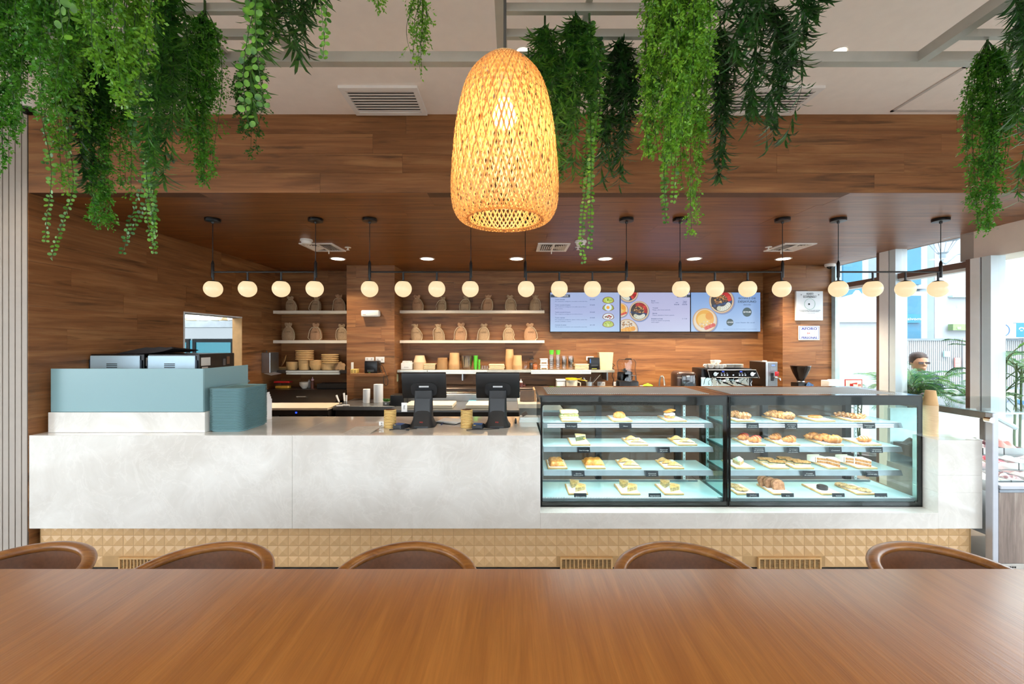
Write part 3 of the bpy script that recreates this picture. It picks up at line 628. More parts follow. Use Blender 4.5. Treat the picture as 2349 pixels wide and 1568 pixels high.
def food(kind, label, group, loc, rz, sc=1.0, seed=0):
    """one pastry: its main body is the thing, toppings and layers are its parts"""
    cat = {'croissant': 'croissant', 'empanada': 'empanada'}.get(kind, 'pastry'); s = seed % 3
    def put(nm, me, par=None): return link(nm, me, par)
    def root(nm):
        o = thing(nm, label, cat, (0, 0, 0), group); return o
    if kind in ('croissant', 'croissant_almond', 'croissant_choc'):
        mt = {'croissant': mp_croi, 'croissant_almond': mp_almond, 'croissant_choc': mp_choc}[kind]
        o = put('croissant', gme(kind+str(s), lambda: me_croissant(s+5), mt)); tag(o, label, 'croissant', group)
    elif kind in ('croissant_red', 'croissant_caramel', 'croissant_iced'):
        o = root('croissant'); put('body', gme('croissant_plain'+str(s), lambda: me_croissant(s+5), mp_croi), o)
        nm, mt = {'croissant_red': ('red_drizzle', mp_red), 'croissant_caramel': ('chocolate_drizzle', mp_cara), 'croissant_iced': ('white_icing', mp_icing)}[kind]
        put(nm, gme(nm, lambda: me_stripes(8 if kind == 'croissant_iced' else 6), mt), o)
    elif kind == 'empanada': o = tag(put('empanada', gme('empanada', lambda: me_empanada(1), mp_emp, 35)), label, 'empanada', group)
    elif kind == 'puff': o = tag(put('puff_pastry', gme('puff'+str(s), lambda: me_puff(s), mp_puff)), label, 'pastry', group)
    elif kind == 'ciabatta':
        o = root('ciabatta_sandwich')
        put('bread_bottom', gme('ciab_b', lambda: MB().rbox(-.072, .072, -.04, .04, 0, .024, .011, 3), mp_pale), o)
        put('salad_filling', gme('ciab_f', lambda: lump(MB().grid(lambda u, v: (-.074+.148*u, -.043+.086*v, .026+.010*math.sin(23*u)*math.sin(17*v)), 24, 16).rbox(-.071, .071, -.04, .04, .018, .034, .004, 1), random.Random(3), .003), mp_green), o)
        top = put('bread_top', gme('ciab_t', lambda: MB().rbox(-.073, .073, -.041, .041, .036, .070, .015, 3), mp_pale), o)
    elif kind == 'croissant_sandwich':
        o = root('croissant_sandwich'); put('pastry_base', gme('cs_b', lambda: me_disc(.045, .022, 4), mp_gold), o)
        put('chicken_filling', gme('cs_f', lambda: lump(MB().lathe([(.03, .016), (.046, .026), (.044, .04), (.02, .05), (0, .05)], 18), random.Random(5), .004), mp_salad), o)
        put('pastry_lid', gme('cs_t', lambda: MB().grid(lambda u, v: (-.05+.1*u, (-.036+.072*v)*(1-.5*(2*u-1)**4), .050+.02*u+.016*math.sin(PI*u)*math.sin(PI*v)), 12, 9).grid(lambda u, v: (-.05+.1*u, (-.036+.072*v)*(1-.5*(2*u-1)**4), .046+.02*u), 12, 9), mp_gold), o)
    elif kind == 'mixto': o = tag(put('cheese_croissant', gme('mixto', lambda: lump(MB().lathe([(.045, 0), (.052, .014), (.046, .036), (.026, .05), (0, .053)], 20, sx=1.05, sy=.8), random.Random(8), .003), mp_gold)), label, 'pastry', group)
    elif kind == 'spinach_pie':
        o = root('spinach_pie_slice'); put('filling', gme('sp_f', lambda: me_wedge(.006, .042, .105, .42), mp_spin), o); put('crust_lid', gme('sp_l', lambda: lump(me_wedge(.042, .050, .109, .46), random.Random(1), .002), mp_pale), o)
        put('crust_base', gme('sp_b', lambda: me_wedge(0, .006, .106, .43), mp_pale), o); put('crust_wall', gme('sp_w', lambda: me_crust_wall(.105, .42, .05), mp_pale), o); put('egg_slice', gme('sp_e', lambda: MB().lathe([(.012, 0), (.012, .004), (0, .005)], 14, (.02, -.047, .02)), M('#f2c33c', .5)), o)
    elif kind == 'quiche':
        o = root('quiche_slice'); put('filling', gme('q_f', lambda: me_wedge(.005, .03, .105, .40), mp_qfill), o); put('golden_top', gme('q_t', lambda: lump(me_wedge(.03, .036, .105, .40), random.Random(2), .0015), mp_quiche), o)
        put('crust_base', gme('q_b', lambda: me_wedge(0, .005, .106, .41), mp_pale), o); put('crust_wall', gme('q_w', lambda: lump(me_crust_wall(.105, .40, .048), random.Random(6), .002), mp_pale), o)
    elif kind == 'palmier': 
        o = tag(put('flat_pastry', gme('palm', lambda: lump(MB().lathe([(.046, 0), (.05, .009), (.042, .017), (.03, .013), (.016, .018), (0, .015)], 24, sx=1.15, sy=.8), random.Random(4), .0015), mp_gold)), label, 'pastry', group)
    elif kind == 'braid':
        def f():
            mb = MB()
            for ph in (0, PI): mb.tube([(-.055+.11*i/18, .012*math.sin(i/18*9+ph), .018+.009*math.cos(i/18*9+ph)) for i in range(19)], [.006+.011*math.sin(PI*(i+1)/20)**.6 for i in range(19)], 8)
            return mb
        o = tag(put('braided_pastry', gme('braid', f, mp_almond)), label, 'pastry', group)
    elif kind == 'meringue':
        o = root('meringue_pie_slice'); put('pastry_base', gme('mr_b', lambda: me_wedge(0, .022, .1, .42), mp_cook), o); put('lemon_layer', gme('mr_l', lambda: me_wedge(.022, .032, .099, .41), M('#f1e3a4', .5)), o)
        put('meringue_top', gme('mr_t', lambda: lump(MB().grid(lambda u, v: (-.052+.095*u, (-.05+.1*v)*(.25+.75*u)*.8, .032+.03*math.sin(PI*min(1, u*1.1+.05))*math.sin(PI*v)**.5+.006*math.sin(28*u)*math.sin(24*v)), 16, 14), random.Random(9), .002), mp_frost), o)
    elif kind == 'crumble':
        o = root('crumble_slice'); put('pastry_base', gme('cr_b', lambda: MB().box(-.055, .055, -.024, .024, 0, .014), mp_pale), o); put('fruit_layer', gme('cr_m', lambda: MB().box(-.054, .054, -.0235, .0235, .014, .024), mp_spin), o)
        put('crumble_top', gme('cr_t', lambda: lump(MB().grid(lambda u, v: (-.056+.112*u, -.025+.05*v, .030+.005*math.sin(u*41)*math.sin(v*23)), 22, 12).box(-.055, .055, -.0245, .0245, .023, .029), random.Random(2), .002), mp_crumb), o)
    elif kind == 'carrot':
        o = root('carrot_cake_slice')
        for k, (z0, z1) in enumerate(((0, .022), (.027, .049))): put('sponge_layer', gme('ca_%d' % k, lambda: lump(me_wedge(z0, z1, .115, .33), random.Random(k), .001), mp_carrot), o)
        put('cream_layer', gme('ca_c', lambda: me_wedge(.022, .027, .115, .33), mp_frost), o); put('frosting_top', gme('ca_t', lambda: lump(me_wedge(.049, .058, .116, .335), random.Random(3), .001), mp_frost), o); put('frosting_back', gme('ca_w', lambda: me_crust_wall(.115, .33, .057), mp_frost), o)
    elif kind in ('cookie', 'chip_cookie'): o = tag(put('cookie', gme(kind+str(s), lambda: me_disc(.047, .016, s+11, .002), mp_cook if kind == 'cookie' else mp_cookc)), label, 'cookie', group)
    elif kind == 'loaf':
        def f():
            poly = [(-.045, 0), (.045, 0), (.048, .05), (.035, .068), (.012, .076), (-.015, .074), (-.036, .064), (-.048, .048)]
            return lump(MB().prism(poly, lambda u, v, d: (u, d+v*.35, v), -.012, .012), random.Random(1), .0008)
        o = tag(put('loaf_slice', gme('loaf', f, mp_loaf)), label, 'cake slice', group)
    elif kind == 'volcano': o = tag(put('chocolate_cake', gme('volc', lambda: MB().lathe([(.038, 0), (.041, .004), (.041, .026), (.037, .031), (0, .031)], 28), mp_dark)), label, 'cake', group)
    o.location = loc; o.rotation_euler = (0, 0, rz); o.scale = (sc,)*3
    return o
m_board = WOOD('pine_board', '#c08b50', '#dcae72', '#eccb98', 'X', streak='#9a6433', along=3, across=30, samt=.35, pl=.12)
m_paper = M('#f3f3f1', .8, var=.02)
bme = MB().rbox(-.078, .078, 0, .235, 0, .013, .003, 1).mesh('serving_board', m_board, smooth=40)
pme = MB().box(-.068, .070, .012, .228, .0132, .0138).mesh('paper_liner', m_paper)
def Z1(z): return 1220+z/5.059
def Z2(z): return 1670+z/4.606
ROWS = {1: SZ[0], 2: SZ[1], 3: SZ[2], 4: ZDK}
def board(conv, row, za, zb, what, items):
    """one board on a shelf with its pastries; items: kind, label, dx, dy (along the board), turn"""
    z = ROWS[row]; y0 = 3.338 if row < 4 else 3.30; xc = (PX(conv(za), y0)+PX(conv(zb), y0))/2
    lo, hi = (CA0, CA1) if conv is Z1 else (CB0, CB1)
    xc = min(max(xc, lo+.03+.08), hi-.075-.08)
    t = thing('serving_board', 'small pine serving board under '+what, 'board', (xc, y0, z+.0005), 'pine boards in the display cases')
    link('board_body', bme, t); link('paper_liner', pme, t)
    for k, (kind, label, dx, dy, rz, sc) in enumerate(items):
        food(kind, label, None, (xc+dx, y0+dy, z+.0146), math.radians(rz), sc, seed=k)
GE = [('rear', .165), ('front', .07)]
board(Z1, 1, 345, 582, 'the ciabatta sandwich', [('ciabatta', 'ciabatta sandwich with green salad filling on the top shelf', -.01, .10, 3, 1.0)])
board(Z1, 1, 945, 1168, 'the rounded cheese croissant', [('mixto', 'rounded golden cheese croissant on the top shelf of the savoury case', 0, .115, 10, .95)])
board(Z1, 1, 1575, 1797, 'the chicken salad croissant', [('croissant_sandwich', 'split croissant overflowing with pale chicken salad on the top shelf', -.02, .11, 15, .95)])
board(Z1, 2, 460, 678, 'the dark spinach pie slice', [('spinach_pie', 'spinach pie slice with dark green filling and white crust', 0, .115, 60, .95)])
board(Z1, 2, 1135, 1348, 'two pale empanadas above the rail without tag', [('empanada', 'rear empanada of the pair between spinach pie and cracked empanadas', -.02, .165, 20, .95), ('empanada', 'front empanada of the pair between spinach pie and cracked empanadas', .015, .07, -8, .95)])
board(Z1, 2, 1700, 1920, 'the two cracked empanadas beside the glass end', [('empanada', 'rear of two cracked empanadas on the second shelf by the glass end', -.03, .165, 12, .95), ('empanada', 'front of two cracked empanadas on the second shelf by the glass end', .02, .07, -14, .95)])
board(Z1, 3, 190, 412, 'two deep browned puff pastries at the case corner', [('puff', 'rear browned puff pastry of the pair at the case corner', 0, .17, 0, .95), ('puff', 'front browned puff pastry of the pair at the case corner', 0, .075, 3, 1.0)])
board(Z1, 3, 635, 858, 'one long golden puff pastry', [('puff', 'single golden rectangular puff pastry alone on its board', 0, .115, 0, 1.25)])
board(Z1, 3, 1053, 1270, 'two round empanadas beside the single puff pastry', [('empanada', 'rear empanada on the board next to the single puff pastry', -.015, .165, 10, 1.0), ('empanada', 'front empanada on the board next to the single puff pastry', .01, .07, -5, 1.0)])
board(Z1, 3, 1545, 1770, 'three overlapping empanadas on the third shelf', [('empanada', 'rearmost of three overlapping empanadas on the third shelf', -.03, .19, 15, .85), ('empanada', 'middle of three overlapping empanadas on the third shelf', -.01, .125, 5, .85), ('empanada', 'front of three overlapping empanadas on the third shelf', .02, .06, -10, .9)])
for za, zb, wh in ((425, 655, 'below the browned puff pastries'), (1035, 1264, 'in the middle of the case floor'), (1540, 1770, 'by the glass end of the case floor')):
    board(Z1, 4, za, zb, 'two quiche slices '+wh, [('quiche', 'rear quiche slice of the pair '+wh, -.015, .165, 70, .85), ('quiche', 'front quiche slice of the pair '+wh, .015, .07, 50, .9)])
board(Z2, 1, 60, 318, 'the almond croissants', [('croissant_almond', 'rear almond croissant behind the case divider on top shelf', -.02, .16, 10, .95), ('croissant_almond', 'front almond croissant behind the case divider on top shelf', .02, .08, -12, .95)])
board(Z2, 1, 535, 745, 'three chocolate sprinkled croissants', [('croissant_choc', 'rearmost of three chocolate sprinkled croissants', -.03, .18, 14, .95), ('croissant_choc', 'middle of three chocolate sprinkled croissants', -.01, .125, 4, .95), ('croissant_choc', 'front of three chocolate sprinkled croissants', .02, .065, -8, 1.05)])
board(Z2, 1, 930, 1140, 'the flat swirled pastry', [('palmier', 'flat swirled pastry alone on the top shelf board', 0, .12, 0, 1.0)])
board(Z2, 1, 1310, 1530, 'three braided pecan pastries', [('braid', 'rearmost of three braided pecan pastries', -.03, .18, 5, .95), ('braid', 'middle of three braided pecan pastries', 0, .125, -6, .95), ('braid', 'front of three braided pecan pastries', .02, .07, 3, 1.05)])
board(Z2, 2, 205, 400, 'two red drizzled croissants', [('croissant_red', 'rear croissant with red drizzle', -.03, .16, 30, .92), ('croissant_red', 'front croissant with red drizzle', .02, .075, 20, .92)])
board(Z2, 2, 565, 770, 'two chocolate drizzled croissants', [('croissant_caramel', 'rear croissant with chocolate drizzle', -.03, .17, 25, .92), ('croissant_caramel', 'front croissant with chocolate drizzle', .03, .08, 15, .92)])
board(Z2, 2, 1030, 1220, 'three plain croissants', [('croissant', 'rearmost of three plain butter croissants', -.05, .19, 12, 1.0), ('croissant', 'middle of three plain butter croissants', -.01, .13, 8, 1.05), ('croissant', 'front of three plain butter croissants', .03, .065, -6, 1.1)])
board(Z2, 2, 1440, 1612, 'the white iced croissant', [('croissant_iced', 'single croissant striped with white icing', .0, .09, 18, .95)])
board(Z2, 3, 60, 312, 'the meringue pie slice', [('meringue', 'pie slice topped with toasted white meringue', 0, .10, 70, 1.0)])
board(Z2, 3, 450, 650, 'two crumble slices', [('crumble', 'rear crumble slice of the pair by the meringue pie', -.02, .16, -8, 1.0), ('crumble', 'front crumble slice of the pair by the meringue pie', .02, .08, -12, 1.05)])
board(Z2, 3, 705, 920, 'three crumble slices', [('crumble', 'rearmost of three crumble slices', -.04, .19, -6, .95), ('crumble', 'middle of three crumble slices', -.005, .13, -14, .95), ('crumble', 'front of three crumble slices', .02, .07, -10, 1.05)])
board(Z2, 3, 1060, 1268, 'three carrot cake slices next to the crumbles', [('carrot', 'rearmost carrot cake slice on the board next to the crumbles', -.05, .19, 200, .85), ('carrot', 'middle carrot cake slice on the board next to the crumbles', -.02, .13, 130, .85), ('carrot', 'front carrot cake slice on the board next to the crumbles', .02, .065, 90, .95)])
board(Z2, 3, 1380, 1582, 'three carrot cake slices by the glass end', [('carrot', 'rearmost carrot cake slice on the board by the glass end', -.05, .19, 200, .85), ('carrot', 'middle carrot cake slice on the board by the glass end', -.02, .13, 130, .85), ('carrot', 'front carrot cake slice on the board by the glass end', .02, .065, 100, .95)])
board(Z2, 4, 90, 310, 'two cranberry oat cookies', [('chip_cookie', 'rear cranberry oat cookie beside the case divider', -.02, .16, 0, 1.05), ('chip_cookie', 'front cranberry oat cookie beside the case divider', .0, .08, 40, 1.05)])
board(Z2, 4, 485, 690, 'three apple loaf slices', [('loaf', 'rearmost of three leaning apple loaf slices', -.04, .18, 10, 1.0), ('loaf', 'middle of three leaning apple loaf slices', -.01, .14, 6, 1.0), ('loaf', 'front of three leaning apple loaf slices', .02, .09, 4, 1.0)])
board(Z2, 4, 990, 1200, 'the dark chocolate cake', [('volcano', 'small round dark chocolate cake', .0, .10, 0, .95)])
board(Z2, 4, 1365, 1572, 'three chocolate chip cookies', [('chip_cookie', 'rearmost of three pale chip cookies', -.05, .19, 0, 1.0), ('chip_cookie', 'middle of three pale chip cookies', -.02, .13, 80, 1.0), ('chip_cookie', 'front of three pale chip cookies', .03, .06, 30, 1.0)])
m_chalk = M('#15202c', .5, var=.08); m_ink_w = M('#f2f2f0', .6, var=.01)
tagme = MB().prism([(-.047, -.045), (.05, -.045), (.047, 0), (-.05, 0)], lambda u, v, d: (u, d, v), 0, .0015).mesh('card', m_chalk)
def price_tag(conv, row, za, zb, lines):
    z = ROWS[row]; y = 3.288 if row < 4 else 3.262; x = (PX(conv(za), y)+PX(conv(zb), y))/2
    zt = z+.003 if row < 4 else ZDK+.030
    lo = CA0 if conv is Z1 else CB0
    x = max(x, lo+.085)
    t = thing('price_tag', 'dark product card lettered '+' '.join(lines), 'sign', (x, y, zt-.046), 'handwritten product cards')
    c = link('card', tagme, t, (0, 0, .045+.001))
    if row == 4: MB().box(x-.03, x+.03, y+.0015, y+.02, zt-.044, zt-.041).build('foot', m_chalk, t)
    n = len(lines); cap = .0085 if n < 3 else .0065
    for k, s in enumerate(lines):
        o = text(s, (x, y-.0008, zt-.026+((n-1)/2-k)*.0125-.004), cap, m_ink_w, t, align='CENTER', shear=.3, fit=min(.075, .0075*len(s)))
for a in ((Z1, 1, 387, 525, ['Pollo funghi']), (Z1, 1, 1012, 1158, ['Mixto']), (Z1, 2, 532, 675, ['Pastel de acelga']), (Z1, 2, 1455, 1605, ['Empanada', 'de pollo']), (Z1, 3, 470, 610, ['Quiche', 'de pera y jamón']),
          (Z1, 3, 1320, 1472, ['Empanada', 'de carne']), (Z1, 4, 490, 635, ['Quiche Lorraine']), (Z1, 4, 1352, 1505, ['Pastel de choclo', 'con carne']),
          (Z2, 1, 187, 332, ['Croissant', 'de almendras']), (Z2, 1, 590, 745, ['Croissant', 'de maní', 'y avellana']), (Z2, 1, 1400, 1580, ['Trenza de pecanas', 'y miel']),
          (Z2, 2, 250, 400, ['Croissant', 'de almendra', 'de frutos rojos']), (Z2, 2, 612, 765, ['Croissant', 'de toffee', 'con chocolate']), (Z2, 2, 1060, 1210, ['Croissant']), (Z2, 2, 1495, 1645, ['Croissant', 'de frosting']),
          (Z2, 3, 780, 935, ['Crumble', 'de manzana']), (Z2, 3, 1440, 1605, ['Carrot cake']), (Z2, 4, 180, 345, ['Galleta', 'de avena', 'con cranberry']), (Z2, 4, 552, 710, ['Keke', 'de manzana']),
          (Z2, 4, 1085, 1250, ['Volcán', 'de chocolate']), (Z2, 4, 1530, 1705, ['Galleta chocochip'])): price_tag(*a)
# ------------------------------------------------------------------ communal table
m_table, nt, bb = newmat('oiled_oak_table')
_g = N(nt, 'ShaderNodeNewGeometry'); _mp = N(nt, 'ShaderNodeMapping'); _mp.inputs['Scale'].default_value = (2.2, .35, 2.2); L(nt, _g.outputs['Position'], _mp.inputs['Vector'])
_n0 = N(nt, 'ShaderNodeTexNoise', i_Scale=1.0, i_Detail=3.0, i_Distortion=.4); L(nt, _mp.outputs[0], _n0.inputs['Vector'])
_mp2 = N(nt, 'ShaderNodeMapping'); _mp2.inputs['Scale'].default_value = (1, .05, 1); L(nt, _g.outputs['Position'], _mp2.inputs['Vector'])
_wn = N(nt, 'ShaderNodeMapping'); _wn.inputs['Scale'].default_value = (16, .9, 16); L(nt, _g.outputs['Position'], _wn.inputs['Vector'])
_wv = N(nt, 'ShaderNodeTexNoise', i_Scale=1.0, i_Detail=6.0, i_Roughness=.6, i_Distortion=1.6); L(nt, _wn.outputs[0], _wv.inputs['Vector'])
_mp3 = N(nt, 'ShaderNodeMapping'); _mp3.inputs['Scale'].default_value = (120, 5, 60); L(nt, _g.outputs['Position'], _mp3.inputs['Vector'])
_nf = N(nt, 'ShaderNodeTexNoise', i_Scale=1.0, i_Detail=4.0); L(nt, _mp3.outputs[0], _nf.inputs['Vector'])
_c = ramp(nt, _wv.outputs['Fac'], [(.3, lin('#945c28')), (.5, lin('#9f662d')), (.7, lin('#aa7034'))])
_c = mixc(nt, _c, ramp(nt, _nf.outputs['Fac'], [(.35, (.90,)*3), (.65, (1.05,)*3)]), 1.0, 'MULTIPLY')
_c = mixc(nt, _c, ramp(nt, _n0.outputs['Fac'], [(.3, (.93,)*3), (.7, (1.05,)*3)]), 1.0, 'MULTIPLY')
L(nt, _c, bb.inputs['Base Color']); bb.inputs['Roughness'].default_value = .33; bb.inputs['Specular IOR Level'].default_value = .65
_bp = N(nt, 'ShaderNodeBump', i_Strength=.26, i_Distance=.002); L(nt, _nf.outputs['Fac'], _bp.inputs['Height']); L(nt, _bp.outputs[0], bb.inputs['Normal'])
tt = thing('communal_table', 'long brown oak communal table in the foreground', 'table', (0, 1.2, 0))
MB().rbox(-2.75, 2.75, .55, 1.822, .71, .75, .006, 3).build('table_top', m_table, tt, 40)
m_leg = M('#7d4e28', .5, var=.15)
for x in (-2.5, 0, 2.5):
    for y in (.75, 1.42): MB().box(x-.04, x+.04, y-.04, y+.04, 0, .71).build('leg', m_leg, tt)
    MB().box(x-.03, x+.03, .75, 1.42, .63, .71).build('apron', m_leg, tt)
# ------------------------------------------------------------------ barrel chairs
m_leather = M('#7a4e30', .42, var=.12, scale=60, bump=.15, name='brown_leather'); m_chwood = WOOD('chair_bent_wood', '#7a4a24', '#92602f', '#a77540', 'X', along=2, across=12, samt=.3, rough=.32, pl=.05)
def rail_pt(th, dr=0.0, dz=0.0):
    s = min(1.0, abs(th)/math.radians(112)); z = .720-.045*s**1.5-.02*s**6
    return Vector(((.302+dr)*math.sin(th), (.262+dr)*math.cos(th)-.0, z+dz))
def make_chair(label, loc, rz):
    c = thing('barrel_chair', label, 'chair', (0, 0, 0), 'barrel chairs at the communal table')
    A = [math.radians(-112+224*i/40) for i in range(41)]
    mb = MB(); n = 12; vs = []
    for i, th in enumerate(A):
        p = rail_pt(th); o = Vector((math.sin(th), math.cos(th), 0)); e = 1.0 if 1 < i < 39 else .55
        for j in range(n):
            a = 2*PI*j/n; ca, sa = math.cos(a), math.sin(a); vs.append(p+o*(.028*e*(abs(ca)**.8*(1 if ca > 0 else -1)))+Vector((0, 0, .019*e*(abs(sa)**.8*(1 if sa > 0 else -1)))))
    mb.add(vs, [(i*n+j, i*n+(j+1) % n, (i+1)*n+(j+1) % n, (i+1)*n+j) for i in range(40) for j in range(n)]+[tuple(range(n)), tuple(40*n+j for j in range(n))])
    mb.build('arm_rail', m_chwood, c, 50)
    def shell(r, th, v):
        p = rail_pt(th, r-.302-.05*(1-v)); p.z = .44+(p.z-.008-.44)*v; return p
    mb = MB(); mb.grid(lambda u, v: shell(.298, math.radians(-108+216*u), v), 37, 8); mb.build('inner_shell', m_leather, c, 50)
    mb = MB(); mb.grid(lambda u, v: shell(.320, math.radians(-108+216*u), v), 37, 8); mb.build('backrest', m_chwood, c, 50)
    MB().lathe([(.20, .40), (.245, .41), (.25, .435), (.235, .455), (.15, .462), (0, .463)], 32, (0, -.02, 0)).build('seat', m_leather, c, 50)
    for sx in (-1, 1):
        for sy in (-1, 1): MB().tube([(sx*.19, sy*.17-.02, .41), (sx*.235, sy*.21-.02, 0)], [.02, .013], 10).build('leg', m_chwood, c, 50)
    c.location = loc; c.rotation_euler = (0, 0, rz); return c
for x, r, lb in ((-2.235, 2, 'brown barrel chair partly cut off beside the slatted wall'), (-1.395, 0, 'brown barrel chair between the slatted wall end and the middle chair'), (-.475, 0, 'brown barrel chair directly below the stacked buzzers'),
                 (.775, 0, 'brown barrel chair between the two clearly visible plinth vents'), (1.945, -3, 'brown barrel chair with bright rim nearest the street window')):
    make_chair(lb, (x, 1.825, 0), math.radians(r))

# ------------------------------------------------------------------ woven bamboo pendant
LX, LY = PX(1158, 1.3), 1.3
m_bamboo = bpy.data.materials.new('split_bamboo'); m_bamboo.use_nodes = True; nt = m_bamboo.node_tree; bb = nt.nodes['Principled BSDF']
_tc = N(nt, 'ShaderNodeTexCoord'); _no = N(nt, 'ShaderNodeTexNoise', i_Scale=60.0, i_Detail=3.0); L(nt, _tc.outputs['Object'], _no.inputs['Vector'])
_cc = ramp(nt, _no.outputs['Fac'], [(.3, lin('#b8884c')), (.7, lin('#dab272'))]); L(nt, _cc, bb.inputs['Base Color']); bb.inputs['Roughness'].default_value = .5
_tl = N(nt, 'ShaderNodeBsdfTranslucent'); _tl.inputs[0].default_value = lin('#e6b26c'); _ms = N(nt, 'ShaderNodeMixShader', i_0=.30)
L(nt, bb.outputs[0], _ms.inputs[1]); L(nt, _tl.outputs[0], _ms.inputs[2]); L(nt, _ms.outputs[0], nt.nodes['Material Output'].inputs[0])
PROF = [(52, 147), (70, 165), (86, 187), (98, 217), (107, 255), (114, 295), (119, 340), (123, 390), (124.5, 430), (123, 462), (117, 486), (106, 502), (94, 508), (86, 503)]
def lamp_prof(t):
    """radius and height along the shade, 0 at the cap, 1 at the mouth"""
    k = t*(len(PROF)-1); i = min(int(k), len(PROF)-2); f = k-i
    g = lambda j: PROF[max(0, min(len(PROF)-1, j))]
    def cr(a, b, c, d): return .5*((2*b)+(-a+c)*f+(2*a-5*b+4*c-d)*f*f+(-a+3*b-3*c+d)*f**3)
    r = cr(g(i-1)[0], g(i)[0], g(i+1)[0], g(i+2)[0]); y = cr(g(i-1)[1], g(i)[1], g(i+1)[1], g(i+2)[1])
    return r*1.3/F*.985, HC+(CY-y)/F*1.3
def weave(n, width, dr, ph, tw, seed):
    V, Q = [], []; rnd = random.Random(seed); ns = 46
    for d in (-1, 1):
        for k in range(n):
            a0 = 2*PI*(k+ph)/n+rnd.uniform(-.006, .006); base = len(V); wj = width*rnd.uniform(.8, 1.2)
            for i in range(ns):
                t = i/(ns-1); r, z = lamp_prof(t); a = a0+d*tw*t
                rr = r+dr+(.0011 if ((i+k+(d > 0)) % 2) else -.0011); w = wj/max(rr, .03)/2*(.35+.65*min(1, r/.14))
                V.append((rr*math.cos(a-w), rr*math.sin(a-w), z)); V.append((rr*math.cos(a+w), rr*math.sin(a+w), z))
            for i in range(ns-1): q = base+2*i; Q.append((q, q+1, q+3, q+2))
    return V, Q
pend = thing('woven_pendant_lamp', 'lit woven bamboo pendant lamp hanging over the table', 'lamp', (LX, LY, 2.09))
for nm, args in (('outer_weave', (70, .0050, 0, 0, 1.45, 1)), ('inner_weave', (35, .0042, -.008, .5, 1.45, 2))):
    V, Q = weave(*args); o = link(nm, np_mesh(nm, np.array(V)-np.array([0, 0, 2.09]), Q, m_bamboo), pend); o['kind'] = 'stuff'
r0, z0 = lamp_prof(0); MB().lathe([(0, 2.606), (.035, 2.606), (.058, 2.598), (.061, z0+.002), (.055, z0-.006), (0, z0-.006)], 30, (LX, LY, 0)).build('wooden_cap', M('#e3c391', .5), pend, 40)
r1, z1 = lamp_prof(1); MB().tube([(LX+r1*math.cos(a), LY+r1*math.sin(a), z1) for a in [2*PI*i/40 for i in range(41)]], .0035, 6, False).build('rim_hoop', m_bamboo, pend)
MB().tube([(LX, LY, 2.60), (LX+.002, LY, ZC)], .0045, 8).build('cord', M('#4a4642', .6), pend)
MB().lathe([(.05, 0), (.05, -.02), (.012, -.03), (0, -.03)], 20, (LX, LY, ZC)).build('ceiling_rose', m_black, pend, 40)
MB().lathe([(.02, .045), (.022, .12), (0, .121)], 16, (LX, LY, 2.43)).build('socket', m_white, pend, 40)
bz = 2.425; MB().lathe([(0, -.037)]+[(.037*math.sin(a), -.037*math.cos(a)) for a in [i*PI/10 for i in range(1, 8)]]+[(.018, .045), (0, .05)], 20, (LX, LY, bz)).build('bulb', EM('#fff0d0', 9.0), pend, 60)
pd = bpy.data.lights.new('pendant_bulb', 'POINT'); pd.energy = 3.6; pd.color = (1, .78, .48); pd.shadow_soft_size = .04
po = bpy.data.objects.new('pendant_bulb', pd); COL.objects.link(po); po.parent = pend; po.location = (0, 0, bz-.045-2.09-.035)

